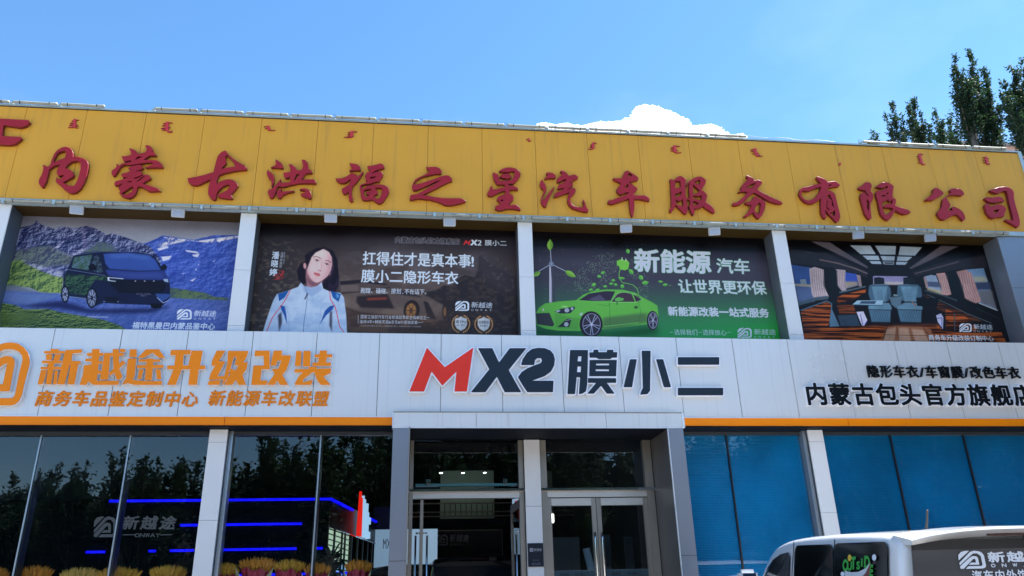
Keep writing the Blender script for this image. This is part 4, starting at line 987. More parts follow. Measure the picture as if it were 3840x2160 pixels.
onway(p, 1925, 832, 88, WT)
for cx, cy, a, b_ in ((1976, 1036, '真TPU', '假一罚十'), (2180, 1040, '全国售后', '专业施工')):
    for sgn in (-1, 1):
        for i in range(11):
            t = -1.15+i*.24; rr = 78
            x = cx+sgn*rr*math.cos(t); y = cy+rr*math.sin(t)
            p.ell(x, y, 11, 5, (168, 132, 88), 1, 0, (t+math.pi/2-.5) if sgn > 0 else (math.pi/2-t+.5))
    sh = [(cx-58, cy-52), (cx-20, cy-60), (cx, cy-74), (cx+20, cy-60), (cx+58, cy-52), (cx+58, cy+10), (cx+40, cy+45), (cx, cy+68), (cx-40, cy+45), (cx-58, cy+10)]
    p.poly(sh, (120, 104, 90)); p.poly([(cx+(x-cx)*.88, cy+(y-cy)*.88) for x, y in sh], (176, 192, 206)); p.poly([(cx, cy-64), (cx+50, cy-44), (cx+50, cy+10), (cx, cy+58)], (150, 170, 190), .6)
    p.text(a, cx-46, cy-34, cx+46, cy-4, (40, 38, 48), .6); p.text(b_, cx-38, cy+2, cx+38, cy+22, (60, 58, 68), .3)
p.a *= (1+.05*(fbm(p.W, p.H, 4, 4, 97, 3)-.5))[..., None]
put_poster(p, 'racing_jacket', .28, 'dark poster of a woman in a white and blue racing jacket beside a sports car')

# 3: green car (view: 1920,780, 2.43)
p = poster(up_x[1][1], up_x[2][0], 1200, 1920, 780, 2.43, (40, 44, 56))
p.grad((14, 14, 24), (58, 60, 78), .02, .25); n1 = fbm(p.W, p.H, 120, 80, 31); n2 = fbm(p.W, p.H, 6, 5, 32, 3)
t = np.clip((np.linspace(0, 1, p.H)-.40)/.5, 0, 1)[:, None]; xr = np.linspace(0, 1, p.W)[None, :]
gm = np.clip(t*(.75+.5*xr)-.05*n1, 0, 1)[..., None]; p.a = p.a*(1-gm)+np.array([44, 150, 84])/255*gm
t2 = np.clip((np.linspace(0, 1, p.H)-.7)/.3, 0, 1)[:, None]*np.clip((xr-.7)/.3, 0, 1); p.a = p.a*(1-t2[..., None]*.8)+np.array([22, 150, 32])/255*t2[..., None]*.8
p.poly("190,235 2500,285 2500,400 190,350", (6, 6, 10), .85, 10)  # top of the print painted dark for the soffit's shade and the frame
# dotted globe
rr_ = np.random.RandomState(8)
for i in range(1500):
    a = rr_.rand()*2*math.pi; r = 340*math.sqrt(rr_.rand()); x = 900+r*math.cos(a); y = 740+r*math.sin(a)*.98
    if y > 760 and x < 1150: continue
    f = fbm(400, 400, 90, 90, 77)[int(min(399, max(0, y/3.5))), int(min(399, max(0, (x-400)/3.5)))]
    if f < .46: continue
    p.ell(x, y, 5, 2.2, (104, 138, 122), .8, 0, rr_.rand()*3)
for i in range(60): p.ell(220+rr_.rand()*1150, 330+rr_.rand()*500, 3, 3, (120, 150, 140), .7)
for a, b_ in (((380, 600), (620, 620)), ((500, 665), (620, 710)), ((500, 665), (400, 760)), ((620, 710), (640, 820)), ((620, 710), (720, 640)), ((500, 665), (480, 600))): p.line([a, b_], 2, (90, 140, 120), .6)
def leaf(x, y, L, wd, rot, col=(70, 160, 70), hi=(110, 190, 80)):
    c, d = math.cos(rot), math.sin(rot)
    pts = [(-1, 0), (-.6, -.7), (-.1, -1), (.4, -.75), (1, 0), (.4, .7), (-.1, .9), (-.6, .6)]
    q = [(x+L*a*c-wd*b_*d, y+L*a*d+wd*b_*c) for a, b_ in pts]
    p.poly(q, col, .95); p.poly([q[0], q[1], q[2], q[3], q[4]], hi, .7)
# wind turbine
p.line("352,520 352,860", 26, (150, 160, 190)); p.line("362,520 388,860", 22, (60, 66, 84)); p.line("346,540 346,850", 8, (205, 215, 235), .9)
for e in ((350, 385), (245, 575), (482, 572)): p.line([(358, 510), e], 8, (150, 170, 200))
leaf(348, 335, 54, 30, -math.pi/2, (96, 160, 60), (130, 190, 80)); leaf(222, 600, 42, 24, math.pi-.5, (96, 160, 60), (130, 190, 80)); leaf(532, 602, 58, 26, .5, (96, 160, 60), (130, 190, 80))
p.ell(358, 510, 22, 22, (130, 150, 185)); p.ell(358, 510, 14, 14, (60, 76, 110)); p.ell(358, 510, 7, 7, (170, 190, 220))
# plug and cable
p.poly("955,480 990,470 1000,455 1008,470 1035,478 1040,465 1070,500 1060,555 1030,568 985,560 975,530 955,520", (104, 186, 74)); p.line("1003,450 1003,480", 7, (190, 205, 215)); p.line("1037,462 1037,490", 7, (190, 205, 215))
p.line("985,560 975,600 978,640 1005,680 1060,690 1100,700 1140,735 1155,785", 8, (96, 176, 84))
for x, y, L, w_, r in ((1055, 395, 24, 20, 1.2), (1085, 582, 30, 22, .8), (1000, 640, 34, 12, .1), (1175, 635, 26, 22, .9), (1215, 682, 34, 20, -.1), (1355, 672, 24, 12, .1), (1397, 700, 26, 14, -.1), (830, 590, 22, 14, -.5), (795, 625, 22, 14, .3), (925, 660, 18, 14, 0), (748, 700, 22, 18, -.4), (905, 690, 22, 12, 0), (945, 700, 18, 14, .2), (1005, 715, 20, 20, .4), (850, 715, 20, 12, 0), (720, 745, 22, 12, -.3), (780, 745, 24, 10, -.2), (1440, 705, 10, 4, 0)): leaf(x, y, L, w_, r)
# green car
p.poly("220,1090 620,1120 900,1130 1240,1080 1340,1090 1320,1150 1000,1180 240,1175", (20, 60, 34), .75, 16)
GC = (88, 172, 74); GD = (62, 128, 60)
p.poly("218,960 245,910 300,870 420,852 585,840 650,790 740,755 860,742 1010,745 1120,770 1200,820 1280,860 1325,890 1335,960 1330,1040 1290,1090 1240,1060 1000,1085 840,1105 620,1120 420,1118 300,1100 225,1065", GC, 1, .8)
p.poly("830,1000 1170,960 1230,960 1230,1040 1000,1085 830,1105", (70, 110, 72), .9, 6)
p.poly("218,960 340,955 385,1060 370,1080 230,1060", (50, 56, 66)); p.poly("385,960 560,1000 620,1000 600,1110 400,1090", (74, 150, 66), .8, 3)
p.poly("610,840 700,780 850,757 940,760 900,845 740,848", (48, 44, 66)); p.poly("700,830 800,790 860,845 740,846", (80, 84, 112), .8, 2)
p.poly("905,855 950,790 1000,768 1085,775 1120,855", (62, 50, 68)); p.poly("1105,790 1150,800 1185,835 1150,856 1130,855", (52, 46, 62))
p.line("900,858 960,780 1020,765 1110,785 1185,835 1120,860 900,860", 5, (140, 200, 150), .8)
p.poly("940,825 970,812 1020,825 1015,842 970,850 965,880 945,870 955,850 938,845", (86, 170, 84)); p.line("960,850 955,880", 8, (40, 50, 50))
p.poly("385,945 440,920 570,897 575,915 530,960 440,962", (40, 46, 62)); p.ell(500, 932, 22, 20, (150, 165, 190)); p.ell(420, 940, 22, 8, (150, 165, 190), 1, 0, -.3); p.ell(548, 918, 12, 14, (150, 170, 200))
p.poly("415,1085 500,1010 545,1010 520,1085", (44, 50, 56)); p.ell(495, 1060, 20, 20, (150, 170, 190)); p.line("490,1025 545,1015", 5, (150, 170, 190))
p.line("890,870 895,1070", 4, (40, 96, 50), .9); p.line("1150,860 1175,940 1160,1020 1100,1050", 3, (40, 96, 50), .9); p.line("590,845 890,862", 4, (120, 200, 110), .7, 1); p.line("780,880 880,890 890,865", 3, (50, 110, 50))
p.line("840,1080 1150,1045", 7, (110, 210, 110), .8, 1); p.ell(1130, 905, 18, 14, (50, 90, 60)); p.ell(285, 928, 9, 12, (180, 190, 190))
p.poly("618,960 640,950 645,975 615,980", (150, 180, 190)); p.ell(480, 900, 30, 8, (150, 210, 140), .8, 2)
for cx, cy, rx, ry in ((725, 1060, 80, 98), (1285, 1025, 40, 72)):
    p.ell(cx-4, cy, rx*1.32, ry*1.22, (38, 32, 44)); p.ell(cx, cy, rx, ry, (52, 50, 68)); 
    for a in range(5):
        for dd in (-.16, .16):
            tt = a*2*math.pi/5+.3+dd; p.line([(cx, cy), (cx+rx*.95*math.cos(tt), cy+ry*.95*math.sin(tt))], 7 if rx > 50 else 5, (150, 165, 200))
    for k_ in range(26):
        tt = k_*2*math.pi/26; p.line([(cx+rx*math.cos(tt), cy+ry*math.sin(tt)), (cx+rx*math.cos(tt+.25), cy+ry*math.sin(tt+.25))], 5, (150, 165, 205))
    p.ell(cx, cy, rx*.16, ry*.16, (170, 185, 215))
LG = (176, 196, 222); OG = (60, 160, 90)
p.text('新能源', 1110, 372, 1815, 590, LG, 4.5, .08, 1, (OG, 1.6), y1r=600)
p.text('汽车', 1860, 455, 2170, 600, LG, 2.2, .08, 1, (OG, 1.3), y1r=605)
p.text('让世界更环保', 1512, 650, 2315, 780, LG, 2.2, 0, 1, (OG, 1.3), y1r=790)
p.text('新能源改装一站式服务', 1420, 900, 2340, 988, LG, 2.4, 0, 1, y1r=996)
p.text('选择我们', 1476, 1105, 1692, 1160, LG, .8); p.text('选择放心', 1736, 1107, 1955, 1162, LG, .8)
for a, b_ in ((1440, 1468), (1700, 1728), (1960, 1992)): p.line([(a, 1133), (b_, 1133)], 4, LG)
onway(p, 2055, 1092, 92, LG)
p.a *= (1+.06*(fbm(p.W, p.H, 4, 4, 96, 3)-.5))[..., None]
put_poster(p, 'green_car', .28, 'green poster of a green sports coupe with leaves and a wind turbine')

# 4: van interior (view: 2880,780, 2.683)
p = poster(up_x[2][1], 9.08, 1200, 2880, 780, 2.683, (30, 30, 36)); n1 = fbm(p.W, p.H, 220, 5, 41, 3, .6); n2 = fbm(p.W, p.H, 40, 30, 42); n3 = fbm(p.W, p.H, 160, 5, 43, 3, .6)
WD = (168, 88, 44); WK = (48, 26, 24)
p.poly("180,320 2400,360 2400,520 180,440", (8, 8, 14), 1, 6)  # dark top edge: shade of the soffit and the frame painted in
p.poly("430,335 620,345 1005,590 1000,608", (88, 84, 96), 1, 2); p.poly("1420,600 1440,590 1740,380 1920,385 1560,560 1440,615", (92, 86, 98), 1, 2)
for q in ("825,375 1030,378 1085,465 930,465", "1075,378 1288,382 1282,470 1130,468", "1330,385 1550,395 1480,480 1312,475", "948,478 1110,480 1125,525 1000,522", "1130,482 1277,486 1272,530 1155,528", "1302,486 1455,492 1400,535 1296,532", "1018,534 1130,535 1145,565 1045,562", "1155,538 1270,540 1265,570 1165,566", "1290,540 1408,544 1380,572 1288,570"): p.poly(q, (150, 164, 184), 1, .5)
p.poly("1168,546 1262,548 1258,562 1175,560", (44, 46, 58))
p.poly("215,430 580,450 1000,640 1000,700 640,600 230,560", (44, 44, 54), 1, 4); p.poly("1450,650 1700,560 2180,470 2200,600 1900,620 1480,690", (46, 44, 54), 1, 4)
p.line("520,520 700,555 880,610 1000,660", 16, (150, 130, 130), .7, 2); p.line("1480,660 1700,600 1920,540", 14, (140, 124, 128), .6, 2); p.line("225,430 330,425 450,455", 6, (110, 112, 126), .7, 2)
# windows
p.poly("235,570 430,600 470,940 310,960", (58, 84, 140)); p.poly("265,760 440,770 455,800 272,785", (150, 140, 130)); p.poly("275,790 450,800 470,940 310,960", (84, 98, 132), .9, 4); p.poly("320,720 380,715 390,765 330,765", (120, 134, 150))
p.poly("770,645 890,665 910,780 775,815", (60, 82, 160)); p.poly("770,740 900,740 905,780 775,812", (170, 150, 120), .8, 4)
p.poly("1055,690 1070,683 1400,688 1420,720 1420,770 1060,770", (130, 124, 160)); p.poly("1060,740 1420,745 1420,775 1060,775", (170, 160, 156), .8, 3)
p.poly("1570,690 1640,672 1690,680 1760,870 1590,800", (140, 154, 180)); p.poly("1600,740 1720,745 1750,800 1605,790", (70, 76, 104), .8, 2); p.poly("1600,800 1745,830 1765,880 1600,825", (176, 160, 130), .8, 2)
p.poly("1985,620 2170,605 2300,1020 2100,940", (110, 136, 170)); p.poly("2060,690 2190,690 2210,745 2080,750", (176, 164, 140), .8, 8); p.poly("2080,750 2235,745 2250,820 2100,820", (56, 66, 94), .9, 3); p.poly("2110,830 2255,825 2300,1015 2140,950", (110, 108, 116), .9, 5)
# curtains
def curtain(t, col, k, x0, x1, y0, y1, dx):
    p.poly(t, col, 1, 1)
    for i in range(k):
        a = x0+(x1-x0)*(i+.5)/k; p.line([(a, y0), (a+dx*.3, (y0+y1)/2), (a+dx, y1)], 8, (120, 104, 110), .75, 1.5); p.line([(a+9, y0), (a+9+dx*.3, (y0+y1)/2), (a+9+dx, y1)], 4, (205, 190, 196), .7, 1)
curtain("415,610 470,592 560,620 560,780 612,890 560,920 470,928 440,860 425,740", (176, 158, 166), 6, 430, 560, 620, 900, 30)
curtain("680,615 780,625 770,780 795,840 740,852 700,830 690,720", (170, 152, 162), 5, 690, 775, 630, 840, 12)
p.poly("890,670 930,680 945,790 915,790", (150, 130, 136)); p.poly("1565,700 1590,690 1615,800 1590,808", (150, 128, 132))
curtain("1690,660 1780,650 1810,740 1845,870 1800,880 1750,870 1740,780", (186, 142, 140), 5, 1700, 1800, 670, 860, 40)
curtain("1895,640 1990,620 2050,660 2145,940 2090,960 2030,940 1980,910 1960,790", (176, 132, 130), 6, 1910, 2050, 650, 930, 80)
p.poly("640,640 690,620 700,780 760,860 990,800 990,830 700,890 690,1180 620,1180 620,900", (28, 32, 40), 1, 3); p.poly("1810,700 1880,690 1960,900 2320,1080 2320,1130 1870,900", (26, 30, 36), 1, 3)
# sills and wood
p.line("310,965 480,915 600,900", 40, (70, 86, 100), 1, 2); p.line("720,850 980,790", 18, (84, 98, 110)); p.line("1580,830 1760,880 1900,930", 16, (66, 80, 92)); p.line("2120,955 2310,1030", 14, (200, 205, 215), .9, 1)
p.poly("330,1040 600,940 640,980 620,1150 600,1195 355,1195", WD, 1, 1, (n1, WK, .45, .58)); p.line("330,1030 590,935 640,960 640,1020 620,1160", 12, (80, 104, 124)); p.poly("640,1010 720,1190 620,1195 625,1130", (86, 112, 134))
p.poly("690,900 760,870 990,815 980,850 860,920 700,960", WD, 1, 1, (n1, WK, .45, .58)); p.poly("690,970 860,975 885,1060 720,1070", (120, 66, 40), 1, 1, (n1, WK, .45, .58)); p.poly("700,1080 890,1070 930,1195 730,1190", (58, 74, 92), 1, 3)
p.poly("1560,870 1760,960 2000,1060 2180,1150 1900,1110 1700,1010", (52, 34, 32), 1, 2, (n1, (104, 60, 40), .5, .62)); p.line("1600,870 1800,960 2000,1060 2250,1160", 6, (150, 170, 180), .8, 1)
p.poly("1780,1010 1890,1060 2000,1100 2100,1190 2100,1240 1790,1220", WD, 1, 1, (n3, WK, .45, .58)); p.line("1780,1000 1790,1220", 10, (50, 44, 50)); p.line("1875,1060 1880,1230", 12, (70, 84, 96)); p.line("2100,1010 2320,1110", 5, (120, 130, 140), .5)
# seats
def seat(cx, w_, top, flip):
    f = -1 if flip else 1
    B1 = (104, 134, 156); B2 = (74, 98, 120)
    p.poly([(cx-w_*.55, 702), (cx-w_*.1, 695), (cx+w_*.4, 705), (cx+w_*.45, 765), (cx-w_*.55, 768)], (34, 38, 48), 1, 1)
    p.poly([(cx-w_*1.05, 785), (cx-w_*.8, 768), (cx+w_*.7, 768), (cx+w_*1.0, 800), (cx+w_*1.1, 880), (cx+w_*.8, 940), (cx-w_*.9, 930), (cx-w_*1.1, 860)], B2, 1, 1)
    p.poly([(cx-w_*.8, 790), (cx+w_*.75, 790), (cx+w_*.6, 945), (cx-w_*.5, 940)], B1, 1, 2)
    for i in range(6):
        y = 800+i*22; p.line([(cx-w_*.25, y), (cx, y+28), (cx+w_*.25, y)], 3, (64, 88, 110), .9)
    p.line([(cx-w_*.8, 800), (cx-w_*.45, 930)], 4, (60, 84, 104)); p.line([(cx+w_*.75, 800), (cx+w_*.5, 930)], 4, (60, 84, 104))
    p.poly([(cx-w_*1.1, 985), (cx-w_*.4, 950), (cx+w_*.9, 955), (cx+w_*1.15, 1000), (cx+w_*1.1, 1025), (cx-w_*1.1, 1020)], B1, 1, 2)
    p.poly([(cx-w_*1.05, 1025), (cx+w_*1.05, 1030), (cx+w_*1.0, 1150), (cx-w_*.8, 1145)], (84, 112, 134), 1, 2)
    for i in range(7):
        a = cx-w_*.75+i*w_*.22; p.line([(a, 1035), (a+w_*.3, 1140)], 3, (56, 80, 100), .9); p.line([(a+w_*.3, 1035), (a, 1140)], 3, (56, 80, 100), .9)
seat(1125, 105, 0, False); seat(1425, 115, 0, True)
p.poly("1220,895 1350,895 1340,960 1290,1010 1240,970", (96, 118, 136), 1, 2); p.poly("1262,868 1308,872 1305,890 1262,888", (120, 140, 150))
p.poly("850,970 900,930 1160,930 1150,975", (150, 175, 195)); p.poly("920,962 940,938 1090,936 1075,966", (60, 80, 104)); p.line("850,975 1150,980", 8, (60, 84, 104))
p.poly("1490,900 1720,908 1700,1000 1500,985", (24, 28, 34)); p.line("1620,1000 1680,1140 1700,1190", 22, (28, 32, 40), 1, 1); p.line("1450,940 1490,990", 14, (150, 100, 80))
p.poly("890,1045 960,1040 1000,1130 960,1210 930,1150", (190, 184, 206)); p.line("930,1070 960,1200 1000,1130", 8, (84, 84, 150)); p.poly("1690,1080 1740,1060 1765,1100 1760,1220 1710,1150", (176, 172, 200)); p.line("1700,1110 1750,1105 1750,1215", 8, (80, 80, 140))
p.poly("640,1195 1700,1165 1760,1230 1900,1240 2350,1250 2420,1400 330,1400 350,1205", WD, 1, 1, (n1, WK, .48, .60))
p.poly("1000,1165 1700,1160 1700,1200 1180,1190", (64, 40, 36), .9, 5)
p.poly("1140,1330 1190,1200 1280,1180 1560,1195 1640,1220 1680,1340", (150, 100, 76), .8, 3); 
for q in ("1195,1220 1290,1200 1270,1345 1160,1345", "1315,1205 1415,1210 1440,1345 1310,1345", "1440,1215 1560,1225 1620,1345 1480,1345"): p.poly(q, (186, 150, 132), .8, 4)
p.line("1150,1345 1200,1185", 7, (40, 26, 28)); p.line("1320,1345 1290,1190", 5, (60, 36, 30)); p.line("1560,1195 1660,1345", 7, (40, 26, 28)); p.line("1180,1275 1620,1285", 5, (90, 56, 44))
W4 = (206, 216, 232)
onway(p, 1925, 1160, 88, W4)
p.text('商务车升级改装订制中心', 1615, 1278, 2268, 1338, W4, 1.3, .05)
p.a = np.clip(p.a, 0, 1)**1.12*(1+.12*(fbm(p.W, p.H, 6, 5, 95, 3, .7)-.5))[..., None]*np.array([1.0, 1.08, 1.1]); p.a *= (1+.35*(fbm(p.W, p.H, 120, 90, 94, 4)-.5))[..., None]
put_poster(p, 'van_interior', .28, 'poster of a van interior with quilted seats, rightmost upper window')
# ------------------------------------------------------------------ tube lights along both edges of the sign (parts of the signboard)
def tube_light(x, z, parent, dy=0.0):
    L = .60; y = YY-.05
    o = MB().tube([(x, y, z), (x+.02, y, z), (x+.10, y, z+rnd.uniform(-.004, .004)), (x+L-.1, y, z+rnd.uniform(-.006, .006)), (x+L-.02, y, z), (x+L, y, z)], [.020, .0235, .022, .022, .0235, .020], 10).build('tube_light', M_TUBE, parent, smooth=True)
    for xx in (x+.10, x+L-.10): MB().tube([(xx-.005, y, z), (xx+.005, y, z)], .0262, 8).build('clip', M_BLACK, parent)
gap_top = [(330, 510), (2790, 3230)]
x = XL+.05
while x < XSR-.6:
    px = 1920+x/ (10.09)*2911   # only used to leave out the tubes that are missing
    def inside(xx):
        for a, b_ in gap_top:
            if PX(a, 420, YY) < xx+.3 < PX(b_, 520, YY): return True
        return False
    if not inside(x):
        tube_light(x, Z_YT+.050, sign)
        MB().box(x-.05, x-.005, YY-.03, YY+.02, Z_YT+.036, Z_YT+.066).build('bracket', M_TRIM, sign)
        if rnd.random() < .4:
            MB().tube([(x-.05, YY-.02, Z_YT+.06), (x-.055, YY-.02, Z_YT+.105), (x, YY-.02, Z_YT+.11), (x+.005, YY-.02, Z_YT+.065)], .003, 5).build('wire_loop', M_FRAME, sign)
    x += .648
x = XL+.28; k = 0
while x < 9.1:
    tube_light(x, Z_YB-.055, sign)
    MB().box(x-.042, x-.004, YY-.07, YY-.02, Z_YB-.095, Z_YB-.03).build('bracket', M_TRIM, sign)
    if k % 2 == 0:
        MB().tube([(x-.08, YY-.05, Z_YB-.08), (x-.07, YY-.06, Z_YB-.115), (x+.0, YY-.06, Z_YB-.118), (x+.015, YY-.05, Z_YB-.085)], .004, 5).build('wire_loop', M_TUBE, sign)
    x += .648; k += 1
pts = [(PX(2770, 515, YY)+i*.16, YY-.03, Z_YT+.055+.014*math.sin(i*1.7)+.01*math.sin(i*.6)) for i in range(11)]
MB().tube(pts, .004, 5).build('loose_wire', M_BLACK, sign)

# ------------------------------------------------------------------ floodlights under the soffit
fl = [(193, 528), (448, 536), (832, 549), (1131, 559), (1575, 575), (1797, 582), (2159, 591), (2340, 598)]
ords = ['first', 'second', 'third', 'fourth', 'fifth', 'sixth', 'seventh', 'eighth']
place = ['above the mountain part of the van poster', 'above the right part of the van poster', 'above the dark jacket poster at its left part', 'above the headline of the dark poster', 'above the first large characters of the green poster', 'above the right end of the green poster', 'above the left half of the van interior poster', 'above the right half of the van interior poster']
M_LAMPB = mat('lamp_housing', (.36, .39, .43), .35, .4); M_LAMPG = mat('lamp_glass', (.28, .38, .55), .15); M_LED = mat('led_chip', (.30, .38, .50), .3)
lp = []
for i, (fx, fy) in enumerate(fl):
    r = P(fx*1.4907, fy*1.4907, 10.0); 
    zc = Z_SOF-.10; Y = 10.0*(zc-1.5)/(r[2]-1.5); Y = min(max(Y, 10.14), 10.36)
    c = P(fx*1.4907, fy*1.4907, Y)
    if i == 0:
        t = empty('floodlight', (0, 0, 0))
        MB().box(-.088, .088, -.012, .012, -.062, .062).build('housing', M_LAMPB, t, bevel=.006)
        MB().box(-.072, .072, -.017, -.011, -.046, .046).build('lens', M_LAMPG, t)
        q = MB()
        for a in range(5):
            for b_ in range(3): q.box(-.055+a*.024, -.042+a*.024, -.0195, -.0165, -.034+b_*.026, -.022+b_*.026)
        q.build('led_array', M_LED, t)
        q = MB(); q.box(-.098, -.092, -.004, .01, -.02, .085).box(.092, .098, -.004, .01, -.02, .085).box(-.098, .098, -.004, .01, .085, .091); q.build('bracket', M_BLACK, t)
        parts0 = list(t.children)
    else:
        t0 = lp[0]; t = t0.copy(); COL.objects.link(t)
        for ch_ in parts0:
            c2 = ch_.copy(); COL.objects.link(c2); c2.parent = t
    t.location = (c[0], c[1], c[2]); t.rotation_euler = (R(28), 0, R([8, 6, 0, -2, -10, -12, -14, -16][i]))
    tag(t, 'small white floodlight ' + place[i] + ', ' + ords[i] + ' from the left', 'floodlight', 'floodlights under the sign soffit')
    lp.append(t)

# ------------------------------------------------------------------ ground floor columns
YC = 10.18
cl = (mid2((789, 1639), (714, 2160), YC), mid2((855, 1639), (789, 2160), YC))
cr = (mid2((3030, 1640), (3095, 2009), YC), mid2((3088, 1640), (3153, 2007), YC))
t = pillar('column', cl[0], cl[1], YC, 10.5, .36, Z_BOT-.02, [1.4, 2.55, 3.5], M_WHITE2, mat('column_side', (.30, .34, .38), .35, .5)); tag(t, 'slim white panelled column between the two dark shop windows', 'column', 'columns of the ground floor')
t = pillar('column', cr[0], cr[1], YC, 10.5, .36, Z_BOT-.02, [1.4, 2.55, 3.5], M_WHITE2, M_DGREY); tag(t, 'slim pale column between the blue windows behind the white van', 'column', 'columns of the ground floor')
YM = 10.58
cm_ = (mid2((1964, 1643), (1979, 2160), YM), mid2((2023, 1643), (2040, 2160), YM))
t = pillar('column', cm_[0], cm_[1], YM, 10.9, .36, 3.61, [1.5, 2.72], M_WHITE2, M_DGREY); tag(t, 'pale column between the open and the closed glass doors', 'column', 'columns of the ground floor')

# ------------------------------------------------------------------ entrance portal
YF2 = 9.85
por = empty('entrance_portal', (1.6, YF2, .3), 'projecting grey metal portal frame around the glass entrance doors', 'portal')
ZP1, ZP2 = PZ(1480, 1603, YF2), PZ(2000, 1548, YF2)
pl0, pl1 = PX(1474, 1603, YF2), PX(1537, 1603, YF2)
pr0, pr1 = PX(2503, 1604, YF2), PX(2561, 1604, YF2)
for a, c in ((pl0, PX(1786, 1580, YF2)), (PX(1786, 1580, YF2)+.004, PX(2273, 1580, YF2)), (PX(2273, 1580, YF2)+.004, pr1)):
    MB().box(a, c, YF2, YF2+.02, ZP1+.006, ZP2).build('header_panel', M_WHITE, por, bevel=.0015)
MB().box(pl0-.006, pr1+.006, YF2-.006, YF2+.016, ZP1-.006, ZP1+.005).build('edge_trim', M_SILV, por)
MB().box(pl0-.006, pr1+.006, YF2-.008, YF2+.03, ZP2, ZP2+.012).build('edge_trim', M_STEEL, por)
MB().box(pl0-.012, pl0-.001, YF2-.008, YW, ZP1, ZP2).build('side_trim', M_SILV, por); MB().box(pr1+.001, pr1+.03, YF2-.004, YW, ZP1, ZP2).build('side_trim', M_SILV, por)
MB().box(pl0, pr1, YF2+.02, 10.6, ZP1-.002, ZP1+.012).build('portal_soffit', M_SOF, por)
MB().box(pl0, pr1, YF2+.022, YW-.02, ZP2-.02, ZP2-.002).build('top_cover', M_WHITE, por)
for a, c in ((pl0, pl1), (pr0, pr1)):
    for z0, z1 in ((.3, 2.02), (2.026, ZP1-.008)):
        MB().box(a, c, YF2, YF2+.02, z0, z1).build('jamb_panel', M_GREYP, por, bevel=.0015)
    MB().box(a+.003, c-.003, YF2+.02, 10.66, .3, ZP1-.006).build('jamb_return', mat('jamb_return', (.15, .14, .14), .35, .4, var=.1, vs_=2), por)
MB().box(pl1-.012, pl1+.004, YF2-.006, YF2+.02, .3, ZP1+.01).build('jamb_edge', M_STEEL, por)
MB().box(pr0-.004, pr0+.006, YF2-.006, YF2+.02, .3, ZP1+.01).build('jamb_edge', M_SILV, por)

# ------------------------------------------------------------------ shop windows
YG = 10.34
def window_wall(x0, x1, mull, label, gmat, name='shop_window', fz=3.62, frame=M_FRAME):
    t = empty(name, ((x0+x1)/2, YG, .36), label, 'shop window')
    MB().box(x0, x1, YG-.03, YG+.05, fz, Z_BOT-.02).build('frame', frame, t)
    MB().box(x0, x1, YG-.03, YG+.05, .36, .44).build('frame', frame, t)
    xs = [x0]+mull+[x1]
    for a, c in zip(xs[:-1], xs[1:]):
        MB().box(a+.008, c-.008, YG, YG+.008, .44, fz).build('pane', gmat, t)
    for m_ in mull:
        MB().box(m_-.008, m_+.008, YG-.012, YG-.001, .44, fz).build('mullion', M_MULL, t)
        MB().box(m_-.022, m_+.022, YG+.012, YG+.16, .44, fz).build('glass_fin', M_FRAME, t)
    return t
ml1 = mid2((159, 1635), (46, 2160), YG); ml2 = mid2((493, 1635), (404, 2160), YG); ml3 = mid2((1210, 1610), (1163, 2160), YG)
window_wall(-7.1, cl[0]-.002, [ml1-1.45, ml1, ml2], 'dark shop window left of the slim column, logo wall behind the glass', M_GLASS)
window_wall(cl[1]+.05, pl0, [ml3], 'dark shop window between the slim column and the entrance, blue light strips inside', M_GLASS)
MB().box(cl[1]+.001, cl[1]+.05, YG-.06, YG+.1, .36, Z_BOT-.02).build('window_frame', M_MULL, shop)
mr1 = mid2((2724, 1640), (2790, 2160), YG); mr2 = mid2((3337, 1640), (3412, 1985), YG); mr3 = mid2((3612, 1640), (3698, 1985), YG)
M_DARKM = mat('black_mullion', (.012, .014, .018), .3)
def blue_sheet():
    m = bpy.data.materials.new('blue_ribbed_sheet'); m.use_nodes = True; n = m.node_tree.nodes; L = m.node_tree.links; b = n['Principled BSDF']
    g = n.new('ShaderNodeNewGeometry'); sp = n.new('ShaderNodeSeparateXYZ'); L.new(g.outputs['Position'], sp.inputs[0])
    mu = n.new('ShaderNodeMath'); mu.operation = 'MULTIPLY'; mu.inputs[1].default_value = 2*math.pi/.0205; L.new(sp.outputs[2], mu.inputs[0])
    si = n.new('ShaderNodeMath'); si.operation = 'SINE'; L.new(mu.outputs[0], si.inputs[0])
    ns = n.new('ShaderNodeTexNoise'); ns.inputs['Scale'].default_value = 1.3; ns.inputs['Detail'].default_value = 4; L.new(g.outputs['Position'], ns.inputs['Vector'])
    mr = n.new('ShaderNodeMapRange'); mr.inputs[1].default_value = -1; mr.inputs[3].default_value = .90; mr.inputs[4].default_value = 1.07; L.new(si.outputs[0], mr.inputs[0])
    m2 = n.new('ShaderNodeMapRange'); m2.inputs[1].default_value = .3; m2.inputs[2].default_value = .7; m2.inputs[3].default_value = .72; m2.inputs[4].default_value = 1.15; L.new(ns.outputs['Fac'], m2.inputs[0])
    mm = n.new('ShaderNodeMath'); mm.operation = 'MULTIPLY'; L.new(mr.outputs[0], mm.inputs[0]); L.new(m2.outputs[0], mm.inputs[1])
    sc2 = n.new('ShaderNodeVectorMath'); sc2.operation = 'SCALE'; sc2.inputs[0].default_value = (.001, .215, .44); L.new(mm.outputs[0], sc2.inputs['Scale'])
    L.new(sc2.outputs[0], b.inputs['Base Color']); b.inputs['Roughness'].default_value = .5; b.inputs['Specular IOR Level'].default_value = .15
    bp = n.new('ShaderNodeBump'); bp.inputs['Strength'].default_value = .5; bp.inputs['Distance'].default_value = .004; L.new(si.outputs[0], bp.inputs['Height']); L.new(bp.outputs[0], b.inputs['Normal'])
    return m
M_BLUE = blue_sheet()
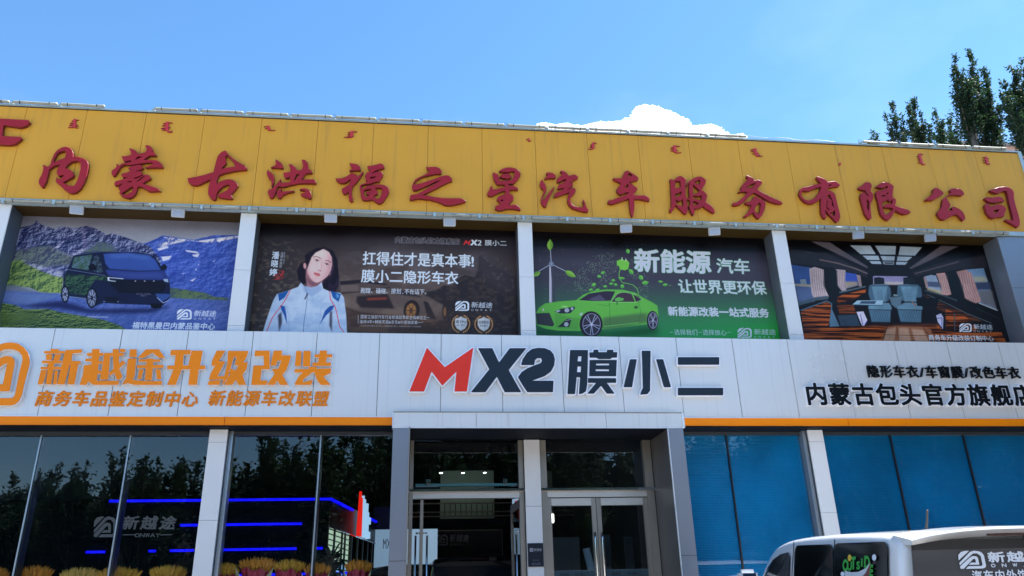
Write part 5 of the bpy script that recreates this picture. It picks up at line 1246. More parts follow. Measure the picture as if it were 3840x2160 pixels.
MCG = glass('clear_glass', (.88, .92, .95), .035)
def blue_window(x0, x1, mull, label):
    t = empty('blue_window', ((x0+x1)/2, YG, .36), label, 'shop window')
    MB().box(x0, x1, YG-.03, YG+.05, 3.62, Z_BOT-.02).build('frame', M_FRAME, t)
    xs = [x0]+mull+[x1]
    for a, c in zip(xs[:-1], xs[1:]):
        MB().box(a+.006, c-.006, YG+.02, YG+.028, .4, 3.62).build('sheet', M_BLUE, t)
        MB().box(a+.006, c-.006, YG, YG+.006, .4, 3.62).build('pane', MCG, t)
    for m_ in mull: MB().box(m_-.010, m_+.010, YG-.012, YG+.03, .4, 3.62).build('mullion', M_DARKM, t)
    MB().box(x0, x1, YG+.04, YG+.9, .4, .5).build('sill', M_FRAME, t)
blue_window(pr1+.03, cr[0]-.05, [mr1], 'blue covered window between the portal and the pale column')
blue_window(cr[1]+.002, 12.5, [mr2, mr3, mr3+1.05, mr3+2.1], 'blue covered window right of the pale column above the white van')
MB().box(cr[0]-.05, cr[0]-.001, YG-.1, YG+.1, .36, Z_BOT-.02).build('window_frame', mat('column_side', (.3, .34, .38)), shop)
MB().box(px1+.2, 12.5, 11.2, 11.3, .36, 6.5).build('blind_wall', mat('inner_wall_dark', (.03, .04, .05)), shop)

# ------------------------------------------------------------------ entrance doors
YD = 10.72
def X_(px, py): return PX(px, py, YD)
def Z_(px, py): return PZ(px, py, YD)
ZT = Z_(1650, 1842); ZG = 3.60
dl0, dl1 = pl1+.005, cm_[0]-.003
dr0, dr1 = cm_[1]+.003, pr0-.005
ent = empty('entrance_glazing', (1.6, YD, .36), 'steel framed glazing around the entrance with panes above the doors', 'glazing')
for a, c, lft, rgt in ((dl0, dl1, X_(1552, 1700), X_(1942, 1700)), (dr0, dr1, X_(2045, 1700), X_(2412, 1740))):
    MB().box(a, lft, YD-.05, YD+.05, .36, ZG+.02).build('frame_post', M_STEEL, ent)
    MB().box(rgt, c, YD-.05, YD+.05, .36, ZG+.02).build('frame_post', M_STEEL, ent)
    MB().box(a-.02 if a == dl0 else a, c+.01, YD-.09, YD+.02, ZT-.02, ZT+.018).build('transom', M_STEELB, ent, bevel=.004)
    MB().box(lft, rgt, YD-.045, YD+.045, ZT-.10, ZT-.022).build('door_head', M_STEELL, ent)
    MB().box(lft, rgt, YD-.01, YD+.002, ZT+.018, ZG+.02).build('pane', M_GLASS, ent)
# closed pair on the right
def leaf_door(parent, xa, xb, z0, z1, y, name='door_leaf', strip=True, side=1):
    t = MB()
    st = .062
    t.box(xa, xa+st, y-.02, y+.02, z0, z1).box(xb-st, xb, y-.02, y+.02, z0, z1).box(xa+st, xb-st, y-.02, y+.02, z1-.10, z1).box(xa+st, xb-st, y-.02, y+.02, z0, z0+.12)
    o = t.build(name, M_STEEL, parent)
    def sub(mb, nm, m, **k):
        q = mb.build(nm, m, None, origin=(0, 0, 0), **k); q.location = -rel(o); q.parent = o; return q
    sub(MB().box(xa+st+.002, xb-st-.002, y-.024, y-.0205, z1-.098, z1-.002), 'top_rail', M_STEELL)
    sub(MB().box(xa+st, xb-st, y-.004, y+.004, z0+.12, z1-.10), 'pane', M_GLASS)
    if strip: sub(MB().box(xa+st, xb-st, y-.008, y-.005, 1.80, 1.91), 'frosted_strip', mat('frosted_film', (.22, .30, .34), .4, var=.15, vs_=8))
    hx = xb-.045 if side > 0 else xa+.045
    hz1 = Z_(2240, 2000) if strip else Z_(1590, 2000)
    sub(MB().tube([(hx, y-.02, hz1-.04), (hx-.0, y-.07, hz1), (hx, y-.075, hz1-.08), (hx, y-.075, .9), (hx, y-.02, .85)], .014, 8), 'handle', M_STEELB, smooth=True)
    return o
dr = empty('glass_door', (X_(2230, 2000), YD, .36), 'closed pair of steel framed glass doors right of the middle column', 'door')
xm = X_(2232, 1860)
xl_, xr_ = X_(2048, 1860), X_(2424, 1860)
leaf_door(dr, xl_, xm-.004, .40, ZT-.11, YD, side=1); leaf_door(dr, xm+.004, xr_, .40, ZT-.11, YD, side=-1)
pr_ = Print(xl_+.07, xm-.07, 1.80, 1.91, 420, 60, YD-.01, base=(58, 78, 86), project=False)
pr_.text('新越途 | MX2膜小二', 60, 14, 360, 44, (28, 34, 40), .8); mm_ = pr_.material('door_strip_print', .4, divide=False)
for a, c in ((xl_+.065, xm-.07), (xm+.07, xr_-.065)):
    q = printed('door_lettering', [(a, YD-.0095, 1.802), (c, YD-.0095, 1.802), (c, YD-.0095, 1.908), (a, YD-.0095, 1.908)], mm_, .001, dr)
# open pair on the left: leaves folded inward, seen nearly edge on
do = empty('glass_door', (X_(1750, 2000), YD, .36), 'open pair of steel framed glass doors left of the middle column, leaves folded inward', 'door')
def open_leaf(x, y0, L, ang, hs):
    c, s_ = math.cos(ang), math.sin(ang)
    o = MB()
    def pt(u, v, z): return (x+u*c-v*s_, y0+u*s_+v*c, z)
    def bx(mb, u0, u1, v0, v1, z0, z1):
        n = len(mb.v); mb.v += [pt(u0, v0, z0), pt(u1, v0, z0), pt(u1, v1, z0), pt(u0, v1, z0), pt(u0, v0, z1), pt(u1, v0, z1), pt(u1, v1, z1), pt(u0, v1, z1)]
        for q in ((0,3,2,1),(4,5,6,7),(0,1,5,4),(1,2,6,5),(2,3,7,6),(3,0,4,7)): mb.f.append(tuple(n+i for i in q)); mb.m.append(0)
    z0, z1 = .40, ZT-.11
    for u0, u1, a, b_ in ((0, .06, z0, z1), (L-.06, L, z0, z1), (.06, L-.06, z1-.1, z1), (.06, L-.06, z0, z0+.12)): bx(o, u0, u1, -.02, .02, a, b_)
    l = o.build('door_leaf', M_STEEL, do)
    g2 = MB(); bx(g2, .06, L-.06, -.004, .004, z0+.12, z1-.1); q = g2.build('pane', M_DGLASS, None, origin=(0, 0, 0)); q.location = -rel(l); q.parent = l
    zt = Z_(1590, 1998)
    for sg in (-1, 1):
        q = MB().tube([pt(.06, 0, zt), pt(.06, sg*.075, zt)], .012, 6).tube([pt(.06, sg*.075, zt-.03), pt(.06, sg*.075, .95)], .013, 8).tube([pt(.06, 0, 1.0), pt(.06, sg*.075, 1.0)], .012, 6).build('handle', M_STEELB, None, origin=(0, 0, 0), smooth=True)
        q.location = -rel(l); q.parent = l
open_leaf(X_(1583, 1860), YD, .78, R(90), 1)
open_leaf(X_(1955, 1860), YD-.02, .80, R(93), 1)
# notice board on the middle column
pr_ = Print(0, 1, 0, 1, 300, 400, 1, base=(38, 46, 60), project=False)
for g_ in LOGO: pr_.poly([(36+a*70, 82+b_*62) for a, b_ in g_], (150, 165, 190))
pr_.text('新越途', 118, 88, 270, 136, (150, 165, 190), 1.0)
pr_.line("118,148 262,148", 3, (90, 104, 124)); 
pr_.text('营业时间', 90, 282, 210, 300, (110, 125, 150), .3); pr_.text('服务热线', 70, 335, 140, 352, (130, 145, 170), .4); pr_.text('施工预约', 165, 335, 240, 352, (130, 145, 170), .4); pr_.text('地址电话', 60, 358, 240, 374, (120, 135, 160), .3)
a, c = PX(1980, 2080, YM-.02), PX(2038, 2080, YM-.02); z1, z0 = PZ(2008, 2037, YM-.02), PZ(2008, 2125, YM-.02)
nb = printed('notice_board', [(a, YM-.02, z0), (c, YM-.02, z0), (c, YM-.02, z1), (a, YM-.02, z1)], pr_.material('notice_print', .15, divide=True), .018)
tag(nb, 'small dark notice board with logo on the column between the doors', 'notice board')
# teal glass shelf above the open doors
ya = YD+.12
a, c = PX(1558, 1820, ya), PX(1940, 1816, ya); z = PZ(1750, 1818, ya)
sh = empty('glass_canopy', ((a+c)/2, ya, z), 'narrow teal glass canopy strip with two clamps above the open doors', 'canopy')
MB().box(a, c, ya, ya+.05, z-.018, z+.018).build('glass_strip', mat('teal_glass_edge', (.20, .50, .52), .1, coat=.5), sh)
for xx in (a+.17, c-.17): MB().box(xx-.03, xx+.03, ya-.02, ya+.03, z, z+.075).build('clamp', M_STEELB, sh, bevel=.004)
# ------------------------------------------------------------------ inside the showroom
M_LEDB = emis('blue_led', (.002, .002, 1.0), 1.8)
M_NAVY = mat('navy_wall', (.004, .008, .014), .7, spec=.03, var=.1)
M_BLKG = mat('black_gloss_wall', (.006, .007, .011), .3, spec=.1)
YB = 13.0
zs1, zs2, zs3 = PZ(1239, 1872, YB), PZ(1000, 1966, YB), PZ(800, 2063, YB)
bx0, bxc = -6.4, PX(1239, 1872, YB)
ex, ey = PX(1409, 1958, 16.6), 16.6
booth = empty('showroom_booth', (-3, YB, .36), 'dark showroom booth with blue light strips, logo wall and a slatted glass side', 'booth')
MB().box(bx0, bxc, YB, YB+.1, .36, zs1+.03).build('front_wall', M_NAVY, booth)
def strip(xa, xb, z, nm='light_strip', y=YB-.02, r=.016): MB().box(xa, xb, y-.02, y+.018, z-r, z+r).build(nm, M_LEDB, booth)
strip(PX(412, 1885, YB), bxc+.02, zs1)
strip(PX(678, 1972, YB), PX(741, 1971, YB), zs2); strip(PX(820, 1969, YB), PX(1132, 1963, YB), zs2)
strip(PX(325, 2072, YB), PX(395, 2070, YB), zs3); strip(PX(560, 2067, YB), PX(585, 2067, YB), zs3); strip(PX(640, 2067, YB), PX(728, 2065, YB), zs3); strip(PX(800, 2063, YB), PX(1112, 2054, YB), zs3); strip(PX(1170, 2054, YB), PX(1210, 2053, YB), zs3)
zs4 = PZ(1000, 2155, YB); strip(PX(860, 2155, YB), PX(1350, 2150, YB), zs4)
# logo on the wall
LGm = mat('grey_logo', (.42, .45, .50), .4)
YL = YB-.012
lx0, ly0, lx1, ly1 = 352, 1937, 436, 2014
for g_ in LOGO: plate('wall_logo', shapes_to_loops([poly_edges([(lx0+a*(lx1-lx0), ly0+b_*(ly1-ly0)) for a, b_ in g_])], YL, 2, .5), YL, .011, LGm, LGm, booth)
for i, c in enumerate('新越途'): textline(booth, c, (463+i*70, 1934), (521+i*70, 1986), YL, .011, LGm, LGm, .006, .1, 'wall_character', res=2)
for i, c in enumerate('ONWAY'): textline(booth, c, (507+i*19.5, 1996), (525+i*19.5, 2016), YL, .011, LGm, LGm, .002, 0, 'wall_letter')
for a, b_ in ((460, 505), (601, 645)): MB().box(PX(a, 2005, YL), PX(b_, 2005, YL), YL, YL+.01, PZ(a, 2007, YL), PZ(a, 2004, YL)).build('wall_rule', LGm, booth)
# slanted side of the booth
def sp(u, z, off=0): 
    d = Vector((ex-bxc, ey-YB, 0)); n = Vector((d.y, -d.x, 0)).normalized()
    p_ = Vector((bxc, YB, 0))+d*u+n*off; return (p_.x, p_.y, z)
def sbox(mb, u0, u1, z0, z1, o0, o1):
    n = len(mb.v); mb.v += [sp(u0, z0, o0), sp(u1, z0, o0), sp(u1, z0, o1), sp(u0, z0, o1), sp(u0, z1, o0), sp(u1, z1, o0), sp(u1, z1, o1), sp(u0, z1, o1)]
    for q in ((0,3,2,1),(4,5,6,7),(0,1,5,4),(1,2,6,5),(2,3,7,6),(3,0,4,7)): mb.f.append(tuple(n+i for i in q)); mb.m.append(0)
    return mb
ZH = 2.72
sbox(MB(), 0, 1, ZH, zs1+.03, -.06, 0).build('side_fascia', M_BLKG, booth)
sbox(MB(), 0, .42, zs1-.016, zs1+.016, .0, .03).build('light_strip', M_LEDB, booth); sbox(MB(), .66, 1, zs1-.016, zs1+.016, .0, .03).build('light_strip', M_LEDB, booth)
M_LIT = emis('lit_white_wall', (.30, .62, .95), .85); M_WARM = emis('lit_warm_slat', (.62, .85, .62), .75)  # panels glow themselves, standing in for the lit room behind the slats
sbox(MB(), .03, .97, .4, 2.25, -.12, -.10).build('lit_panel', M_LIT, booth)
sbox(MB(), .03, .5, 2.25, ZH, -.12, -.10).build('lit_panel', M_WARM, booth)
for k in range(7): sbox(MB(), .02, .5, 2.12+k*.085, 2.135+k*.085, -.06, -.045).build('slat', M_BLACK, booth)
for u in (.0, .12, .26, .32, .45, .58, .70, .82, .93, .985): sbox(MB(), u, u+.009, .36, ZH, -.03, 0).build('post', M_BLACK, booth)
sbox(MB(), 0, 1, ZH-.012, ZH+.005, .0, .02).build('rail', M_STEELB, booth)
# lit letters standing on the booth side
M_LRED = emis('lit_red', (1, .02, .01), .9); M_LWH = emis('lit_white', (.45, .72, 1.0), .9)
def side_poly(pts, m, nm):
    a = [sp(u, z, .10) for u, z in pts]; b_ = [sp(u, z, .05) for u, z in pts]; q = MB(); n = len(pts)
    q.poly(a); q.poly(b_[::-1])
    for i in range(n): q.quad(a[i], a[(i+1) % n], b_[(i+1) % n], b_[i])
    q.build(nm, m, booth)
z0, z1 = 2.72, 3.50
side_poly([(.47, z0), (.495, z1), (.51, z0+.45), (.525, z1-.1), (.535, z0), (.522, z0), (.51, z0+.2), (.495, z0+.25), (.485, z0)], M_LRED, 'lit_letter')
for u0, u1, a, b_ in ((.55, .565, z0, z1-.05), (.58, .60, z0+.1, z1-.1), (.61, .625, z0, z1-.25), (.64, .665, z0+.05, z1-.15), (.675, .69, z0, z1-.3), (.70, .74, z1-.5, z1-.38), (.70, .74, z0+.02, z0+.14)):
    side_poly([(u0, a), (u1, a), (u1, b_), (u0, b_)], M_LWH, 'lit_letter')
# bright display wall between booth and entrance
YS = 17.0
a, c = PX(1402, 2070, YS), PX(1640, 2070, YS); z1, z0 = PZ(1420, 1986, YS), .4
pr_ = Print(a, c, z0, z1, 500, 420, YS, 0, 0, 1, (170, 205, 235), project=False)
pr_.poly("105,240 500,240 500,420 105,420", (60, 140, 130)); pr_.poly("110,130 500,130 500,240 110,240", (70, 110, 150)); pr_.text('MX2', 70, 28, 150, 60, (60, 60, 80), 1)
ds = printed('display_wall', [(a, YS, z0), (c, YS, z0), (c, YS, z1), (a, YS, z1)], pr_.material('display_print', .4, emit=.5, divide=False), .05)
tag(ds, 'bright pale blue display wall with a teal panel inside beside the booth', 'display')
q = MB().box(PX(1402, 1950, YS), PX(1500, 1950, YS), YS, YS+.1, z1+.01, z1+.45).build('bulkhead', mat('blue_lit_bulkhead', (.02, .02, .20), .5), shop)  # blue glow of the light strips is put into this wall's colour
# logo wall at the back of the entrance hall
YH = 18.0
a, c = PX(1608, 2060, YH), PX(1900, 2060, YH); z1 = PZ(1750, 1970, YH)
lw_ = empty('logo_wall', ((a+c)/2, YH, .36), 'black feature wall with grey logo at the back of the entrance hall', 'feature wall')
MB().box(a, c, YH, YH+.2, .36, z1).build('surround', M_BLKG, lw_)
MB().box(a+.09, c-.09, YH-.015, YH-.002, .36, z1-.1).build('panel', mat('charcoal_panel', (.03, .03, .035), .5), lw_)
MB().box(a+.09, c-.09, YH-.025, YH-.016, z1-.115, z1-.1).build('edge', M_STEEL, lw_); MB().box(c-.10, c-.09, YH-.025, YH-.016, .6, z1-.116).build('edge', M_STEEL, lw_)
for g_ in LOGO: plate('wall_logo', shapes_to_loops([poly_edges([(1635+a_*45, 2004+b_*42) for a_, b_ in g_])], YH-.03, 3, .4), YH-.03, .012, LGm, LGm, lw_)
textline(lw_, '新越途', (1686, 2004), (1760, 2032), YH-.03, .012, LGm, LGm, .004, .08, 'wall_character')
for i, cc in enumerate('ONWAY'): textline(lw_, cc, (1688+i*15, 2035), (1701+i*15, 2048), YH-.03, .012, LGm, LGm, .001, 0, 'wall_letter')
# mezzanine with railing and a dim green room behind
YR = 19.5
za, zb = PZ(1750, 1945, YR), PZ(1750, 1868, YR)
mz = empty('mezzanine', (2, YR, za), 'dim mezzanine with a thin metal railing above the logo wall', 'mezzanine')
MB().box(-.5, 3.88, YR, YR+4, za-.75, za).build('slab', mat('mezz_navy', (.03, .035, .07), .6), mz)
for z in (za+.06, za+.16, zb-.12, zb): MB().bar((-.2, YR, z), (3.88, YR, z), .03, .03).build('rail', M_STEEL, mz)
k = 0; x = -.2
while x < 3.85: MB().box(x-.009, x+.009, YR-.009, YR+.009, za+.06, zb-.12).build('baluster', M_FRAME, mz); x += .13
xa, xb = PX(1652, 1800, 22.5), PX(1852, 1800, 22.5)
MB().box(xa, xb, 22.5, 22.6, za, PZ(1750, 1765, 22.5)).build('green_wall', mat('green_room_wall', (.42, .52, .46), .7), mz)
xc_, xd_ = PX(2045, 1800, 22.5), PX(2160, 1800, 22.5)
MB().box(xc_, xd_, 22.5, 22.6, za, PZ(2100, 1765, 22.5)).build('green_wall', mat('green_room_wall', (.42, .52, .46), .7), mz)
M_DOWN = emis('downlight_glow', (.85, 1.0, .85), 6)
for i, (px, py) in enumerate(((1654, 1773), (1736, 1773), (1818, 1772), (2112, 1770))):
    c = P(px, py, 21.5)
    ld = bpy.data.lights.new('downlight_lamp', 'POINT'); ld.energy = 0.3; ld.color = (.85, 1, .9); ld.shadow_soft_size = .05; lo = bpy.data.objects.new('downlight_lamp', ld); COL.objects.link(lo); lo.location = (c[0], c[1], c[2]-.06)
    t = empty('ceiling_downlight', tuple(c), ['leftmost of the three small lights above the mezzanine room', 'middle one of the three small lights above the mezzanine room', 'third small light above the mezzanine room, beside the middle column', 'small light seen through the pane above the closed doors'][i], 'downlight', 'small ceiling lights inside')
    MB().tube([(c[0], c[1], c[2]), (c[0], c[1], c[2]+.05)], .055, 12).build('ring', M_STEEL, t); MB().tube([(c[0], c[1], c[2]-.012), (c[0], c[1], c[2]-.001)], .045, 12).build('bulb', M_DOWN, t)
c = P(2068, 1943, 15.0)
t = empty('wall_lamp', tuple(c), 'glowing white box lamp seen through the left leaf of the closed doors', 'lamp')
MB().box(c[0]-.05, c[0]+.05, c[1], c[1]+.05, c[2]-.08, c[2]+.08).build('diffuser', emis('lamp_glow', (1, .98, .9), 4), t, bevel=.01); MB().box(c[0]-.06, c[0]+.06, c[1]+.051, c[1]+.08, c[2]-.09, c[2]+.09).build('backplate', M_STEEL, t)
# stair railing seen at upper right
t = empty('stair_railing', (3.2, 15, 3), 'metal stair railing rising behind the pane above the closed doors', 'railing')
for dz in (0, .28, .56):
    a = P(2250, 1830, 15.5); b_ = P(2400, 1745, 15.5); MB().bar((a[0], a[1], a[2]-dz), (b_[0]+.5, b_[1], b_[2]+.22-dz), .035, .035).build('rail', M_STEELB, t)
for i in range(4):
    a = P(2250+i*45, 1830-i*25, 15.5); MB().bar((a[0], a[1], a[2]-.6), (a[0], a[1], a[2]), .03, .03).build('post', M_STEEL, t)
# leaning white roll and grey boards behind the closed doors
a, b_ = P(2198, 2056, 11.6), P(2226, 2170, 11.6)
q = MB().tube([tuple(b_), tuple(a)], .055, 14).build('paper_roll', mat('pale_roll', (.45, .62, .70), .5), None, smooth=True); tag(q, 'pale blue cardboard roll leaning behind the closed glass door', 'roll')
for (x0, y0, x1, y1), lb in (((2070, 2015, 2172, 2200), 'wide grey board standing behind the left closed door leaf'), ((2262, 2005, 2288, 2200), 'narrow grey board standing left behind the right closed door leaf'), ((2340, 2012, 2372, 2200), 'grey board standing further right behind the right closed door leaf')):
    Yb = 13.0; q = MB().box(PX(x0, y0, Yb), PX(x1, y0, Yb), Yb, Yb+.04, .36, PZ(x0, y0, Yb)).build('leaning_board', mat('grey_board', (.10, .13, .17), .5), None, bevel=.004); tag(q, lb, 'board')
# reflection of the MX2 sign, built as a glowing sheet inside
Yb = 12.6; a = P(1925, 1875, Yb); 
bn = empty('sign_reflection', tuple(a), 'red and black banner on white hanging inside the open right door leaf', 'reflection')
def px_poly(t_, Y, nm, m, par, th=.01):
    pts = [P(x, y, Y) for x, y in S(t_)]; q = MB(); f = [tuple(p_) for p_ in pts]; b2 = [(p_[0], p_[1]+th, p_[2]) for p_ in pts]
    q.poly(f[::-1]); q.poly(b2); n = len(f)
    for i in range(n): q.quad(f[i], f[(i+1) % n], b2[(i+1) % n], b2[i])
    q.build(nm, m, par)
px_poly("1921,1872 1955,1866 1953,1956 1921,1958", Yb, 'reflection_sheet', emis('reflection_white', (.45, .7, 1), .45), bn)
px_poly("1933,1875 1952,1888 1950,1952 1942,1950 1936,1915", Yb-.012, 'red_shape', emis('reflection_red', (.9, .02, .01), .7), bn)
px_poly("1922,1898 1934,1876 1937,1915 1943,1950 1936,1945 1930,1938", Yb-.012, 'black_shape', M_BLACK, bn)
# dark plant
a = P(1245, 2085, 11.6)
pt_ = empty('dracaena_plant', (a[0], 11.6, .36), 'dark spiky leaved plant in front of the lit booth side', 'plant')
MB().tube([(a[0], 11.6, .36), (a[0]+.03, 11.6, 1.2), (a[0], 11.6, a[2]-.15)], [.03, .025, .02], 6).build('stem', mat('plant_stem', (.08, .06, .04), .8), pt_)
q = MB()
for i in range(130):
    th = rnd.uniform(0, 6.28); el = rnd.uniform(-.5, 1.35); L = rnd.uniform(.18, .34); base = Vector((a[0], 11.6, a[2]-rnd.uniform(0, .45)))
    d = Vector((math.cos(th)*math.cos(el), math.sin(th)*math.cos(el)*.6, math.sin(el))); s_ = d.cross(Vector((0, 1, .3))).normalized()*.012
    m1 = base+d*L*.55; e = base+d*L-Vector((0, 0, .06*L/.3)); q.quad(base-s_*.6, base+s_*.6, m1+s_, m1-s_); q.poly([m1-s_, m1+s_, e])
q.build('leaves', mat('dark_leaf', (.018, .035, .02), .5), pt_)
tub = MB().tube([(a[0], 11.6, .36), (a[0], 11.6, .8)], [.14, .2], 14).build('pot', M_BLACK, pt_)

# ------------------------------------------------------------------ bouquets of dried wheat on stands behind the glass
M_WHEAT = [mat('wheat_gold', (.95, .47, .045), .8, var=.25, vs_=30), mat('wheat_orange', (.95, .36, .035), .8, var=.25, vs_=30), mat('wheat_pale', (.90, .52, .10), .8, var=.25, vs_=30)]
M_WRAP = [mat('wine_red_wrap', (.50, .03, .07), .45, var=.15, vs_=15), mat('cream_wrap', (.55, .46, .20), .5, var=.1)]
bq = [(2, 2122, 62, 1, 'at the left edge of the photo'), (142, 2113, 110, 1, 'second from the left, short, with a pink red wrap'), (308, 2120, 134, 2, 'pale and wide, left of the window bar'), (452, 2118, 148, 0, 'wide with a ragged right side, behind the window bar'), (636, 2112, 122, 0, 'just left of the slim white column'),
      (852, 2104, 88, 0, 'just right of the slim white column'), (968, 2082, 128, 1, 'tallest and fullest of all'), (1088, 2090, 112, 0, 'evenly fanned, in the middle of the second window'), (1192, 2102, 96, 1, 'with cream wrap tips, behind the window bar'), (1346, 2092, 96, 1, 'in a large wine red wrap before the lit booth')]
for i, (px, py, wpx, mi, lb) in enumerate(bq):
    Yb = 10.58; c = P(px, py, Yb); wd = wpx/F_PX*Yb*1.06; zt = c[2]; rim = zt-.185
    t = empty('wheat_bouquet', (c[0], Yb, .36), 'bouquet of golden dried wheat ' + lb, 'bouquet', 'wheat bouquets behind the window')
    q = MB(); N = 230
    for k in range(N):
        th = rnd.uniform(0, 2*math.pi); rr = math.sqrt(rnd.random()); lean = rr*wd*.5
        bx_, by_ = c[0]+math.cos(th)*rr*wd*.26, Yb+math.sin(th)*rr*.10
        hgt = zt-rnd.uniform(0, .045)-(rr**2)*.06
        tx, ty = c[0]+math.cos(th)*lean, Yb+math.sin(th)*rr*.12
        b0 = Vector((bx_, by_, rim-.06)); e = Vector((tx, ty, hgt)); d = (e-b0)
        a1 = b0+d*.45; s_ = Vector((rnd.uniform(.5, 1), rnd.uniform(-.4, .4), 0)).normalized()
        q.quad(b0-s_*.002, b0+s_*.002, a1+s_*.003, a1-s_*.003)
        a2 = b0+d*.75; w2 = rnd.uniform(.006, .010)
        q.quad(a1-s_*.003, a1+s_*.003, a2+s_*w2, a2-s_*w2); q.poly([a2-s_*w2, a2+s_*w2, e])
    o = q.build('wheat', M_WHEAT[mi], t); o['kind'] = 'stuff'
    # pleated wrap
    q = MB(); n = 22; r0 = wd*.30
    ringb = [(c[0]+math.cos(2*math.pi*k/n)*r0*.35, Yb+math.sin(2*math.pi*k/n)*.06, rim-.55) for k in range(n)]
    ringt = [(c[0]+math.cos(2*math.pi*k/n)*r0*(1.2+.12*(k % 2)), Yb+math.sin(2*math.pi*k/n)*.17*(1+.1*(k % 2)), rim+rnd.uniform(-.03, .05)) for k in range(n)]
    for k in range(n): q.quad(ringb[k], ringb[(k+1) % n], ringt[(k+1) % n], ringt[k])
    q.build('wrap', M_WRAP[0], t)
    q = MB(); 
    for sg in (-1, 1): q.poly([(c[0]+sg*r0*.8, Yb-.17, rim-.12), (c[0]+sg*r0*1.55, Yb-.15, rim+.04), (c[0]+sg*r0*1.2, Yb-.19, rim-.22)])
    if mi == 1: q.build('wrap_tip', M_WRAP[1], t)
    q = MB()
    for a_ in (0, 2.1, 4.2): q.bar((c[0]+math.cos(a_)*.04, Yb+math.sin(a_)*.04, rim-.5), (c[0]+math.cos(a_)*.22, Yb+math.sin(a_)*.18, .36), .02, .02)
    q.build('stand', M_BLACK, t)
